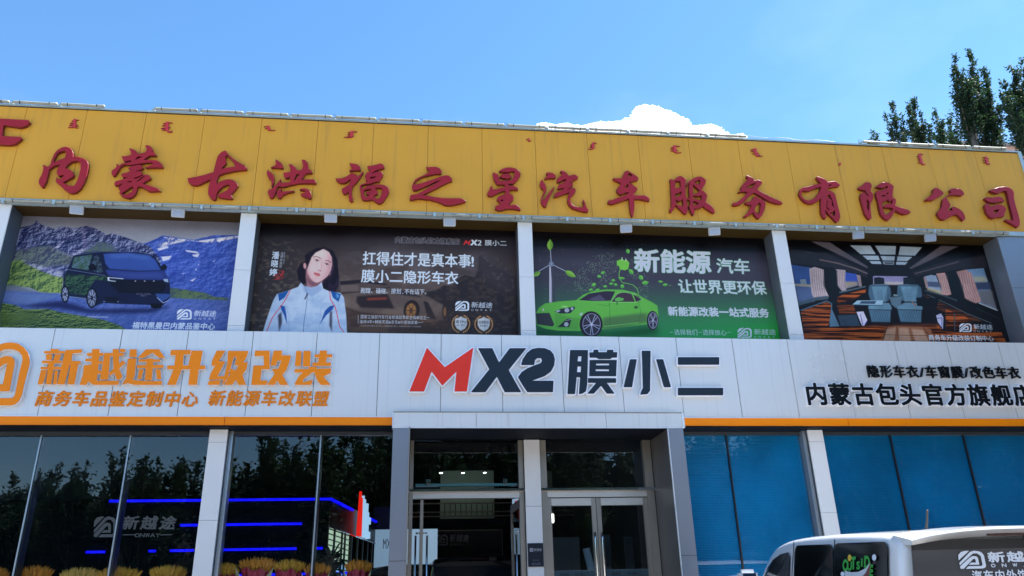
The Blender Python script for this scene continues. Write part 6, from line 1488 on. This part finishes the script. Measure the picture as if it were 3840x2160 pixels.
# ------------------------------------------------------------------ vans
def van_xz():  # side profile of the roof line: y (0 rear .. 4.0 nose), z roof, half width at roof, belt half width
    return [(0.0, 1.80, .80, .93), (.10, 1.89, .83, .95), (.30, 1.915, .84, .96), (.8, 1.93, .845, .97), (1.5, 1.93, .845, .97), (2.1, 1.915, .84, .97), (2.5, 1.88, .83, .96), (2.80, 1.79, .83, .95), (3.18, 1.56, .81, .94), (3.45, 1.27, .79, .92), (3.6, 1.10, .77, .90), (3.9, .92, .68, .85), (4.05, .70, .60, .80)]
def build_van(mbody, label, origin, yaw, pitch, decals=True, mglass=None):
    t = empty('parked_van', (0, 0, 0), label, 'van')
    prof = van_xz()
    def ring(y, zr, hr, hb):
        belt = min(1.12, zr-.02)
        zr_e = zr-.045
        return [(-hb*.92, y, .28), (-hb, y, .45), (-hb, y, .8), (-hb, y, belt), (-(hb*.25+hr*.75)-.005, y, belt+(zr_e-belt)*.72), (-hr, y, zr_e), (-hr+.06, y, zr_e+.034), (-hr*.6, y, zr-.006), (0, y, zr+.012),
                (hr*.6, y, zr-.006), (hr-.06, y, zr_e+.034), (hr, y, zr_e), ((hb*.25+hr*.75)+.005, y, belt+(zr_e-belt)*.72), (hb, y, belt), (hb, y, .8), (hb, y, .45), (hb*.92, y, .28)]
    q = MB(); rs = [ring(*a) for a in prof]; n = len(rs[0])
    for r_ in rs: q.v += r_
    for i in range(len(rs)-1):
        for j in range(n):
            a, b_ = i*n+j, i*n+(j+1) % n
            q.f.append((a, b_, b_+n, a+n)); q.m.append(0)
    q.f.append(tuple(range(n))[::-1]); q.m.append(0); q.f.append(tuple((len(rs)-1)*n+j for j in range(n))); q.m.append(0)
    body = q.build('body', mbody, t, smooth=True, origin=(0, 0, 0))
    md = body.modifiers.new('sub', 'SUBSURF'); md.levels = 2; md.render_levels = 2
    body.data.polygons[-1].use_smooth = False
    def side_pt(y, z, off=.006):     # point on the left flank between belt and roof edge
        # interpolate profile
        for a, b_ in zip(prof[:-1], prof[1:]):
            if a[0] <= y <= b_[0]: u = (y-a[0])/(b_[0]-a[0]); zr, hr, hb = [a[k]+(b_[k]-a[k])*u for k in (1, 2, 3)]; break
        zr_e = zr-.045; belt = min(1.12, zr-.02); f = max(0, min(1, (z-belt)/max(.01, zr_e-belt)))
        return -(hb+(hr-hb)*f*f*.35+(hr-hb)*f*.65)-off
    MG = mglass or mat('tinted_window', (.004, .005, .006), .08)
    MS = mat('window_seal', (.01, .01, .012), .5)
    def side_win(pts, nm, m, off=.012, thick=.006, sgn=1):
        # pts: (y,z) outline; fan with inner grid points so it follows the flank
        q = MB(); P3 = [(sgn*side_pt(y, z, off), y, z) for y, z in pts]; P4 = [(sgn*side_pt(y, z, off-thick), y, z) for y, z in pts]
        q.poly(P3); q.poly(P4[::-1]); nn = len(pts)
        for i in range(nn): q.quad(P3[i], P3[(i+1) % nn], P4[(i+1) % nn], P4[i])
        return q.build(nm, m, t, origin=(0, 0, 0))
    def rr(y0, y1, z0, z1, r=.07, k=4):
        o = []
        for cx, cy, a0 in ((y1-r, z1-r, 0), (y0+r, z1-r, 90), (y0+r, z0+r, 180), (y1-r, z0+r, 270)):
            for i in range(k+1): a = R(a0+90*i/k); o.append((cx+r*math.cos(a), cy+r*math.sin(a)))
        return o
    for sgn in (1, -1):
        side_win(rr(.20, 1.12, 1.14, 1.835), 'side_window', MG, sgn=sgn); side_win(rr(1.135, 2.0, 1.14, 1.83), 'side_window', MG, sgn=sgn)
        side_win([(2.13, 1.14), (3.2, 1.14), (3.14, 1.28), (2.96, 1.47), (2.80, 1.60), (2.62, 1.69), (2.40, 1.745), (2.18, 1.765), (2.13, 1.72)], 'door_window', MG, sgn=sgn)
        for (y0, z0, y1, z1) in ((1.127, 1.14, 1.127, 1.87), (2.06, .5, 2.06, 1.87)):
            q = MB()
            for k in range(6):
                za, zb_ = z0+(z1-z0)*k/6, z0+(z1-z0)*(k+1)/6
                q.bar((sgn*(side_pt(y0, za, .001)), y0, za), (sgn*(side_pt(y0, zb_, .001)), y0, zb_), .006, .006)
            q.build('panel_seam', MS, t, origin=(0, 0, 0))
    # rear window (slightly raked), follows a plane at the rear
    def rp(x, z, off=.012): return (x, -off, z)
    def rear_poly(pts, nm, m, off=.014, th=.006):
        q = MB(); A = [rp(x, z, off) for x, z in pts]; B = [rp(x, z, off-th) for x, z in pts]; q.poly(A); q.poly(B[::-1]); nn = len(pts)
        for i in range(nn): q.quad(A[i], A[(i+1) % nn], B[(i+1) % nn], B[i])
        return q.build(nm, m, t, origin=(0, 0, 0))
    rear_poly([(-.87, 1.0), (.87, 1.0), (.84, 1.4), (.79, 1.83), (-.79, 1.83), (-.84, 1.4)], 'rear_window', mglass or mat('rear_tinted_window', (.012, .018, .032), .10), .030)
    rear_poly([(-.79, 1.765), (.79, 1.765), (.78, 1.835), (-.78, 1.835)], 'window_band', MS, .036)
    # roof spoiler
    q = MB(); NS = 14
    for i in range(NS+1):
        x = -.80+1.60*i/NS; c_ = 1-(abs(x)/.80)**2.5; back = -.17*min(1, (1-(abs(x)/.82)**6)); zt = 1.865+.055*c_
        e_ = max(.05, 1-(abs(x)/.805)**9); q.v += [(x, .22, zt+.020), (x, back-.02, zt+.006-.03*(1-e_)), (x, back-.03, zt-.012-.02*(1-e_)), (x, -.06, zt-.062), (x, .12, zt-.062)]
    for i in range(NS):
        for j in range(5):
            a, b_ = i*5+j, i*5+(j+1) % 5; q.f.append((a, a+5, b_+5, b_)); q.m.append(0)
    q.f.append((0, 1, 2, 3, 4)); q.m.append(0); q.f.append(tuple(NS*5+j for j in (4, 3, 2, 1, 0))); q.m.append(0)
    sp_ = q.build('spoiler', mbody, t, smooth=True, origin=(0, 0, 0)); md = sp_.modifiers.new('e', 'EDGE_SPLIT'); md.split_angle = R(50)
    MB().box(-.22, (.10), -.115, -.105, 1.858, 1.880).build('brake_light', mat('smoked_lens', (.03, .004, .006), .15), t, origin=(0, 0, 0))
    # wiper from its pivot at the top centre
    MB().box(.10, .22, -.13, -.06, 1.84, 1.895).tube([(.15, -.10, 1.86), (.30, -.11, 1.78), (.62, -.09, 1.68)], [.03, .022, .010], 6).build('wiper', MS, t, origin=(0, 0, 0))
    MB().tube([(-.10, .9, 1.93), (-.10, .86, 2.0), (-.10, .82, 2.10)], [.014, .011, .009], 6).build('antenna', MS, t, origin=(0, 0, 0))
    # mirrors
    for sgn in (1, -1):
        q = MB(); 
        for k in range(9):
            a = 2*math.pi*k/9
        xm_ = sgn*-1.02
        q.box(xm_-.11, xm_+.11, 2.98, 3.10, 1.34, 1.59)
        mo = q.build('mirror', mbody, t, origin=(0, 0, 0), bevel=.04)
        MB().box(xm_-.075, xm_+.075, 2.972, 2.979, 1.38, 1.55).build('mirror_glass', mat('mirror_face', (.05, .10, .18), .05, .5), t, origin=(0, 0, 0))
        MB().bar((xm_+sgn*.05, 3.03, 1.40), (sgn*-.90, 3.0, 1.20), .05, .05).build('mirror_arm', MS, t, origin=(0, 0, 0))
        for y in (.75, 3.1):
            w_ = MB().tube([(sgn*-.95, y, .33), (sgn*-.74, y, .33)], .33, 24).build('wheel', MS, t, origin=(0, 0, 0), smooth=False)
            rm_ = MB().tube([(sgn*-.958, y, .33), (sgn*-.95, y, .33)], .20, 16).build('rim', M_STEELB, None, origin=(0, 0, 0)); rm_.location = -rel(w_); rm_.parent = w_
    for sgn in (1, -1): MB().box(sgn*.80-.07, sgn*.80+.07, -.03, .05, .75, 1.05).build('tail_light', mat('tail_lens', (.4, .01, .01), .1), t, origin=(0, 0, 0), bevel=.01)
    MB().box(-.88, .88, -.09, .08, .34, .66).build('bumper', mbody, t, origin=(0, 0, 0), bevel=.03)
    q = MB().poly([(-.60, 2.90, 1.78), (.60, 2.90, 1.78), (.66, 3.52, 1.22), (-.66, 3.52, 1.22)][::-1]); q.build('windscreen', MG, t, origin=(0, 0, 0))
    if decals:
        MW = mat('white_decal', (.62, .70, .82), .4)
        def loops_box(edges_pts, x0, z1, wx, hz): return [[(x0+a*wx, z1-b_*hz) for a, b_ in g_] for g_ in edges_pts]
        def rear_decal(loops, m, nm='window_decal', off=.0365):
            cu = bpy.data.curves.new('c', 'CURVE'); cu.dimensions = '2D'; cu.fill_mode = 'BOTH'
            for l in loops:
                s = cu.splines.new('POLY'); s.points.add(len(l)-1); s.points.foreach_set('co', np.array([[x, z, 0, 1] for x, z in l]).ravel()); s.use_cyclic_u = True
            o = bpy.data.objects.new('c', cu); COL.objects.link(o); me = bpy.data.meshes.new_from_object(o.evaluated_get(bpy.context.evaluated_depsgraph_get())); bpy.data.objects.remove(o); bpy.data.curves.remove(cu)
            for v in me.vertices: x, z = v.co.x, v.co.y; v.co = rp(x, z, off)
            me.materials.clear(); return link(nm, me, m, t)
        rear_decal(loops_box(LOGO, -.44, 1.752, .21, .13), MW, 'logo_decal')
        def glyph_loops(st, x0, z1, cw, h, bold, lean=0, K=1600):
            out = []; 
            for i, c in enumerate(st):
                E, bb = glyph(c); E = E.copy(); cell = cw*.93; cj = is_cjk(c)
                hh = h if cj else h/.75
                for k in (0, 2): E[:, k] = (E[:, k]-(0 if cj else bb[0]))*(cell if cj else cell/max(.3, bb[1]-bb[0]))*K+12
                for k in (1, 3): E[:, k] = ((.88 if cj else .74)-E[:, k])*hh*K+12
                m_ = down(evenodd_edges(E*2, int(cell*2.6*K)+50, int(hh*2.6*K)+50), 2); m_ = blur(dilate(m_, bold*K), .5)
                for l in march(m_):
                    l = simplify(l, .3)
                    if len(l) > 3: out.append([(x0+i*cw+(x+.5-12)/K, z1-(y+.5-12)/K) for x, y in l])
            return out
        rear_decal(glyph_loops('新越途', -.205, 1.742, .155, .08, .0035), MW, 'lettering_decal')
        for i, c in enumerate('ONWAY'): rear_decal(glyph_loops(c, -.19+i*.088, 1.655, .038, .026, .0015), MW, 'lettering_decal')
        rear_decal(glyph_loops('汽车内外饰升级改装', -.36, 1.610, .092, .075, .002), MW, 'lettering_decal')
        # OUTSIDE lettering with sun and awning on the rear side window
        GRN = mat('green_decal', (.03, .32, .05), .4)
        def sd_(y, z, off=.015): return (side_pt(y, z, off), y, z)
        def side_decal(pts, nm, m, off=.0145): 
            q = MB(); q.poly([sd_(y, z, off) for y, z in pts]); return q.build(nm, m, t, origin=(0, 0, 0))
        ya_, yb_ = .92, .36   # left (towards nose) to right (rear)
        def uvd(u, v): return (ya_+(yb_-ya_)*u, 1.785-v*.28)
        for i, c in enumerate('OUTSIDE'):
            sz = [.34, .26, .36, .22, .24, .34, .34][i]; u0 = [.0, .15, .27, .44, .58, .67, .82][i]; v0 = [.30, .36, .22, .36, .26, .20, .44][i]
            E, bb = glyph(c if i != 4 else 'i'); K = 600
            E = E.copy(); mm = down(evenodd_edges(np.stack([(E[:, 0]-bb[0])*60+8, (.74-E[:, 1])*60+8, (E[:, 2]-bb[0])*60+8, (.74-E[:, 3])*60+8], 1)*2, 160, 130), 2)
            ls = [simplify(l, .3) for l in march(blur(dilate(mm, 3.4), .5))]
            cu = bpy.data.curves.new('c', 'CURVE'); cu.dimensions = '2D'; cu.fill_mode = 'BOTH'
            for l in ls:
                if len(l) < 4: continue
                s = cu.splines.new('POLY'); s.points.add(len(l)-1)
                s.points.foreach_set('co', np.array([[u0+(x-8)/44*.17, v0+(y-8)/44*sz, 0, 1] for x, y in l]).ravel()); s.use_cyclic_u = True
            o = bpy.data.objects.new('c', cu); COL.objects.link(o); me = bpy.data.meshes.new_from_object(o.evaluated_get(bpy.context.evaluated_depsgraph_get())); bpy.data.objects.remove(o); bpy.data.curves.remove(cu)
            for v in me.vertices: yy, zz = uvd(v.co.x, v.co.y); v.co = sd_(yy, zz, .0145)
            me.materials.clear(); link('lettering_decal', me, GRN, t)
        side_decal([uvd(.22+.06*math.cos(a*.52), .26+.10*math.sin(a*.52)) for a in range(12)], 'sun_decal', mat('yellow_decal', (.6, .42, .05), .4), .0165)
        side_decal([uvd(.95+.06*math.cos(a*.52), .25+.09*math.sin(a*.52)) for a in range(12)], 'cloud_decal', MW, .0165); side_decal([uvd(.0+.07*math.cos(a*.52), .74+.07*math.sin(a*.52)) for a in range(12)], 'cloud_decal', MW, .0165)
        side_decal([uvd(.07, .64), uvd(.3, .68), uvd(.5, .66), uvd(.72, .55), uvd(.86, .38), uvd(.70, .70), uvd(.45, .95), uvd(.16, 1.25), uvd(.10, 1.0)], 'awning_decal', mat('grey_decal', (.50, .56, .64), .4), .0175)
        side_decal([uvd(.86, .40), uvd(.78, .95), uvd(.42, 1.05), uvd(.60, .82)], 'awning_shade_decal', mat('brown_decal', (.16, .05, .05), .5), .0170)
        side_decal([uvd(.02, .9), uvd(.10, 1.05), uvd(.16, 1.3), uvd(-.2, 1.35), uvd(-.12, 1.05)], 'tent_decal', mat('dark_decal', (.05, .06, .075), .5), .0155)
    t.rotation_euler = (R(pitch), 0, R(yaw)); t.location = origin
    return t
M_VW = mat('white_car_paint', (.66, .69, .72), .22, 0, coat=.8, var=.02)
# rear left corner line of sight and depth fix the van; nose towards the shop, standing on the ramp
build_van(M_VW, 'white van with tinted windows and stickers parked at the lower right, nose towards the shop', (4.62, 6.0, .06), -3, 3.2)
bv = build_van(mat('black_car_paint', (.012, .013, .016), .15, coat=.6), 'black people carrier parked inside the entrance hall before the logo wall', (PX(1810, 2100, 13.6), 13.6, .36), 0, 0, decals=False)
gv = build_van(mat('grey_car_paint', (.06, .07, .08), .2, coat=.5), 'dark grey car at the left side of the entrance hall, partly behind the door leaf', (PX(1560, 2120, 15.0), 15.0, .30), 6, 0, decals=False)

# ------------------------------------------------------------------ trees
M_LEAF = mat('poplar_leaf', (.022, .048, .030), .6, spec=.15, var=.35, vs_=14); 
def leafy(m):
    n = m.node_tree.nodes; L = m.node_tree.links; b = n['Principled BSDF']; o = [x for x in n if x.type == 'OUTPUT_MATERIAL'][0]
    t = n.new('ShaderNodeBsdfTranslucent'); t.inputs[0].default_value = (.035, .08, .025, 1); mx = n.new('ShaderNodeMixShader'); mx.inputs[0].default_value = .25
    L.new(b.outputs[0], mx.inputs[1]); L.new(t.outputs[0], mx.inputs[2]); L.new(mx.outputs[0], o.inputs[0])
leafy(M_LEAF)
M_BARK = mat('poplar_bark', (.16, .13, .10), .9, var=.2, bump=.3)
def poplar(name, base, shoots, leaf_n, leaf_s, label, group, seed, rbase=.55, trunk_r=.14):
    """shoots: list of (tip xyz, start xyz, weight)"""
    r = random.Random(seed)
    t = empty(name, base, label, 'tree', group)
    wood = MB(); top = max(s[1][2] for s in shoots)
    wood.tube([base, (base[0]+.05, base[1], base[2]+(top-base[2])*.5), (shoots[0][1][0], shoots[0][1][1], top)], [trunk_r, trunk_r*.8, trunk_r*.45], 8)
    q = MB(); V = q.v; Fq = q.f
    for tip, st, wgt in shoots:
        a, b_ = Vector(st), Vector(tip); L = (b_-a).length; side = Vector((b_.x-a.x, b_.y-a.y, 0))
        mid_ = a*.5+b_*.5+side*.12
        pts = [a*(1-u)**2+mid_*2*u*(1-u)+b_*u*u for u in [i/6 for i in range(7)]]
        wood.tube(pts, [.045*(1-i/6)**.8*max(.5, L/4)+.004 for i in range(7)], 5)
        ntw = max(6, int(L*13*wgt)); per = max(3, int(leaf_n*L*wgt/ntw)); cand = []
        for j in range(ntw):        # leafy twigs leaving the shoot upwards, with gaps between them
            u = r.random()**.9; c0 = a*(1-u)**2+mid_*2*u*(1-u)+b_*u*u; rad = rbase*wgt*(1-u)**.7*r.uniform(.35, 1.15)+.04; th = r.uniform(0, 6.283)
            e_ = c0+Vector((math.cos(th)*rad, math.sin(th)*rad, rad*r.uniform(.6, 1.6)+.12))
            if rad > .15: wood.tube([c0, e_], [.008, .003], 3, cap=False)
            for q_ in range(max(3, int(per*min(1.3, rad/(rbase*.55))))):
                v_ = r.uniform(-.1, 1.1); jj = .025+.13*rad
                cand.append((c0.lerp(e_, v_)+Vector((r.gauss(0, jj), r.gauss(0, jj), r.gauss(0, jj))), th+r.gauss(0, .9)))
        for c, th in cand:
            d = Vector((math.cos(th), math.sin(th), r.uniform(-.5, .9))).normalized(); w_ = Vector((r.uniform(-1, 1), r.uniform(-1, 1), r.uniform(-1, 1))); w_ = (w_-d*w_.dot(d)).normalized()
            s = leaf_s*r.uniform(.7, 1.2)
            m = len(V); V.extend([tuple(c-d*s), tuple(c+w_*s*.55), tuple(c+d*s*1.1), tuple(c-w_*s*.55)]); Fq.append((m, m+1, m+2, m+3)); q.m.append(0)
    wood.build('trunk', M_BARK, t, smooth=True)
    o = q.build('crown', M_LEAF, t)
    return t
def sh_px(lst, Y, basept, dy=1.2):
    out = []; r = random.Random(int(Y*10))
    for (tx, ty, sx, sy, wgt) in lst:
        yy = Y+r.uniform(-dy, dy)*.5; tip = P(tx, ty, yy); st = P(sx, sy, Y+r.uniform(-.3, .3)); out.append((tuple(tip), tuple(st), wgt))
    return out
def zz(x, y): return (3260+x/3.814, 180+y/3.814)
def mk(lst, Y):
    return sh_px([(*zz(a, b_), *zz(c, d), w_) for a, b_, c, d, w_ in lst], Y, None)
A1 = mk([(325, 785, 430, 1480, 1.0), (225, 960, 400, 1500, .7), (470, 960, 500, 1500, .8), (300, 1240, 420, 1600, .7)], 23)
A2 = mk([(618, 640, 690, 1500, 1.0), (552, 810, 640, 1500, .8), (735, 945, 800, 1550, .9), (850, 1075, 860, 1600, 1.0), (690, 1100, 720, 1600, 1.0)], 23.5)
A3 = mk([(940, 912, 1080, 1550, 1.0), (1140, 1000, 1200, 1550, .9), (1240, 1070, 1260, 1600, .8), (1040, 1060, 1060, 1600, .9), (1300, 1180, 1300, 1600, .7)], 24)
A4 = mk([(1212, 140, 1480, 1250, 1.0), (1440, 40, 1600, 1200, .95), (1640, 312, 1760, 1250, 1.0), (1210, 420, 1450, 1350, 1.1), (1380, 405, 1540, 1300, 1.1), (1290, 640, 1500, 1500, 1.1), (1560, 560, 1650, 1450, 1.1), (1720, 620, 1780, 1500, 1.1), (1870, 850, 1850, 1550, .8), (1380, 900, 1560, 1600, 1.0), (1650, 900, 1700, 1650, 1.1), (1930, 1290, 1870, 1600, .5)], 20)
A5 = mk([(2010, 190, 2330, 1100, 1.0), (2170, 190, 2450, 1000, 1.0), (1915, 510, 2250, 1250, .8), (1885, 690, 2280, 1400, 1.0), (1925, 680, 2250, 1300, .8), (1940, 1000, 2250, 1550, .8), (2080, 560, 2400, 1400, 1.1), (2000, 900, 2300, 1600, .9), (2200, 700, 2400, 1600, 1.2), (2130, 1100, 2300, 1700, .9)], 18.5)
A0 = mk([(62, 1240, 70, 1600, .8), (20, 1270, 40, 1600, .6), (100, 1265, 90, 1600, .6)], 24)
def bs(s, Y): return (s[0][1][0], Y, 0)
gp = 'poplar trees behind the right end of the roof'
poplar('poplar_tree', bs(A0, 24), A0, 300, .05, 'small tuft of a poplar just peeping over the roof edge, furthest left of the trees', gp, 1, .35)
poplar('poplar_tree', bs(A1, 23), A1, 420, .050, 'poplar with three short leafy shoots at the left of the group over the roof', gp, 2, .25)
poplar('poplar_tree', bs(A2, 23.5), A2, 420, .050, 'poplar with one slim tall shoot, second clump over the roof edge', gp, 3, .25)
poplar('poplar_tree', bs(A3, 24), A3, 400, .050, 'low poplar with leaning shoots just left of the tallest tree', gp, 4, .27)
poplar('poplar_tree', bs(A4, 20), A4, 620, .046, 'tallest poplar of the group with three pointed spires', gp, 5, .31, .2)
poplar('poplar_tree', bs(A5, 18.5), A5, 620, .046, 'poplar with long leaning branches cut by the right edge of the photo', gp, 6, .29, .2)
# poplars across the forecourt, seen mirrored in the shop glass
def free_shoots(x, y, h, r, n, seed):
    q = random.Random(seed); out = []
    for i in range(n):
        a = q.uniform(0, 6.28); hh = h*q.uniform(.72, 1.0) if i else h; rr = r*q.uniform(.2, 1.0)
        out.append(((x+math.cos(a)*rr, y+math.sin(a)*rr, hh), (x+math.cos(a)*rr*.3, y+math.sin(a)*rr*.3, hh*q.uniform(.30, .5)), 1.0))
    return out
gp2 = 'poplars across the forecourt behind the camera'
protos = []
for k, (h, r_) in enumerate(((8.0, 2.3), (9.0, 2.5))):
    protos.append(poplar('poplar_tree', (0, 0, 0), free_shoots(0, 0, h, r_, 34, 20+k), 230, .105, 'leafy poplar', gp2, 30+k, .95))
pos = [(-33, -17, .82, 0), (-29, -16, .80, 1), (-25, -17, .86, 0), (-21.5, -16, .80, 1), (-17.5, -17, .86, 0), (-14.3, -16, .84, 1), (-11, -15, .90, 1), (-8, -16.5, 1.0, 0), (-5, -15, 1.05, 1), (-2, -17, 1.12, 0), (1, -15.5, 1.10, 1), (4, -16, 1.15, 0), (7, -15, 1.12, 1), (10, -17, 1.10, 1), (13, -15, 1.05, 0), (17, -16, 1.1, 1), (21, -15.5, 1.0, 0), (26, -16.5, 1.1, 1), (-27, -22, .9, 0), (-19, -22, .95, 1), (-9.5, -22, 1.15, 0), (-1, -22, 1.25, 1), (6, -22, 1.25, 0), (15, -22, 1.25, 1)]
near = [(12.6, 6.2, 1.0, 0), (12.0, 2.8, 1.05, 1), (12.4, -1.2, 1.1, 0)]  # unseen poplars, placed to darken the right end of the facade
for i, (x, y, s, k) in enumerate(pos+near):
    t0 = protos[k]
    if i in (0, 1): t = protos[i]; 
    else:
        t = t0.copy(); COL.objects.link(t)
        for c_ in list(t0.children): c2 = c_.copy(); COL.objects.link(c2); c2.parent = t
    t.location = (x, y, 0); t.scale = (s, s, s); t.rotation_euler = (0, 0, i*1.3)
    if i >= len(pos): t['group'] = 'poplars at the right of the forecourt'; t['label'] = 'leafy poplar at the right of the forecourt, outside the photo'
    else: t['label'] = 'leafy poplar across the forecourt, mirrored in the shop glass'
ab = empty('apartment_block', (-5, -48, 0), 'long dark brick block across the street behind the poplars, added to hide the bright horizon mirrored in the shop glass', 'building')  # unseen block made long to keep the bright horizon out of the glass
MB().box(-85, 70, -60, -48, 0, 10.2).build('wall', mat('dark_brick', (.13, .10, .085), .9, var=.2, vs_=1), ab)
MB().box(-85.3, 70.3, -60.3, -47.7, 10.2, 10.6).build('roof', mat('roof_slab_dark', (.10, .10, .11), .8), ab)
q = MB()
for k in range(36):
    for z in (1.2, 4.4, 7.5): q.box(-82+k*4.2, -80.2+k*4.2, -47.99, -47.9, z, z+1.6)
o = q.build('windows', MATS['tinted_window'], ab); o['kind'] = 'stuff'
# brick building far behind the roof on the right
Yn = 60; a, c = PX(3560, 535, Yn), PX(3900, 560, Yn); zt = PZ(3740, 540, Yn)
nb_ = empty('brick_building', ((a+c)/2, Yn, 0), 'pinkish brick building barely rising above the roof between the poplars', 'building')
MB().box(a, c+6, Yn, Yn+12, 0, zt-.25).build('wall', mat('pink_brick', (.42, .27, .22), .85, var=.15, vs_=2), nb_)
MB().box(a-.3, c+6.3, Yn-.3, Yn+12.3, zt-.25, zt).build('roof', mat('roof_slab_grey', (.20, .20, .22), .8), nb_)
MB().box(a+1.5, a+3, Yn-.02, Yn, zt-4, zt-1.6).build('window', MATS['tinted_window'], nb_)

# ------------------------------------------------------------------ cumulus cloud far behind the shop
DC = 1500.0
def cloud(seed, prof):
    r = random.Random(seed); allv = []; allf = []
    bm = bmesh.new(); bmesh.ops.create_icosphere(bm, subdivisions=3, radius=1); bv_ = np.array([v.co[:] for v in bm.verts]); bf = [[v.index for v in f.verts] for f in bm.faces]; bm.free()
    def ball(px, py, rp_, dy=0):
        c = P(px, py, DC+dy); R0 = rp_/F_PX*DC*1.12
        ph = np.array([r.uniform(0, 6.28) for _ in range(9)]); u = bv_
        nn = 1+.10*(np.sin(u[:, 0]*4+ph[0])*np.sin(u[:, 1]*5+ph[1])+np.sin(u[:, 2]*5+ph[2])*np.sin(u[:, 0]*6+ph[3])*.7)+.06*np.sin(u[:, 0]*11+ph[4])*np.sin(u[:, 2]*12+ph[5])+.04*np.sin(u[:, 0]*19+ph[6])*np.sin(u[:, 2]*17+ph[7])
        v = u*nn[:, None]*R0+c; k = sum(len(x) for x in allv); allv.append(v); allf.extend([[i+k for i in f] for f in bf])
    xs = [p_[0] for p_ in prof]; ys = [p_[1] for p_ in prof]
    x = xs[0]
    while x < xs[-1]:
        ytop = float(np.interp(x, xs, ys)); rad = r.uniform(5, 14)
        ball(x, ytop+rad*.95, rad, r.uniform(-20, 20))
        for d in range(1, 7):
            rb = min(26, rad+d*3); ball(x+r.uniform(-8, 8), ytop+rad+d*20, rb, r.uniform(0, 60))
        for e in range(3): ball(x+r.uniform(-12, 12), ytop+r.uniform(1, 10), r.uniform(2.0, 5.0), r.uniform(-20, 20))
        x += rad*.5
    me = bpy.data.meshes.new('cloud'); me.from_pydata(np.concatenate(allv).tolist(), [], allf)
    for p_ in me.polygons: p_.use_smooth = True
    o = bpy.data.objects.new('cloud', me); COL.objects.link(o); return o
cm2 = bpy.data.materials.new('cloud_white'); cm2.use_nodes = True; b = cm2.node_tree.nodes['Principled BSDF']
b.inputs['Base Color'].default_value = (.9, .9, .92, 1); b.inputs['Roughness'].default_value = 1; b.inputs['Emission Color'].default_value = (.92, .96, 1, 1); b.inputs['Emission Strength'].default_value = .16
prof = [(1920+x/2.683, 360+y/2.683) for x, y in ((262, 300), (290, 270), (360, 272), (440, 292), (520, 272), (580, 276), (625, 305), (650, 285), (690, 300), (760, 285), (870, 258), (960, 262), (1100, 252), (1150, 222), (1215, 210), (1232, 150), (1262, 110), (1330, 82), (1380, 95), (1430, 95), (1480, 120), (1560, 142), (1640, 178), (1740, 230), (1790, 290), (1850, 295), (1890, 300), (1940, 288), (2000, 280), (2060, 300), (2110, 340), (2170, 385), (2240, 395), (2300, 380), (2340, 400))]
_n = cm2.node_tree.nodes; _L = cm2.node_tree.links; _lw = _n.new('ShaderNodeLayerWeight'); _lw.inputs[0].default_value = .5
_mr = _n.new('ShaderNodeMapRange'); _mr.interpolation_type = 'SMOOTHSTEP'; _mr.inputs[1].default_value = .55; _mr.inputs[2].default_value = .97
_tr = _n.new('ShaderNodeBsdfTransparent'); _mx = _n.new('ShaderNodeMixShader'); _o = [x for x in _n if x.type == 'OUTPUT_MATERIAL'][0]
_L.new(_lw.outputs['Facing'], _mr.inputs[0]); _L.new(_mr.outputs[0], _mx.inputs[0]); _L.new(b.outputs[0], _mx.inputs[1]); _L.new(_tr.outputs[0], _mx.inputs[2]); _L.new(_mx.outputs[0], _o.inputs[0])
o = cloud(3, prof); o.data.materials.append(cm2); tag(o, kind='structure')
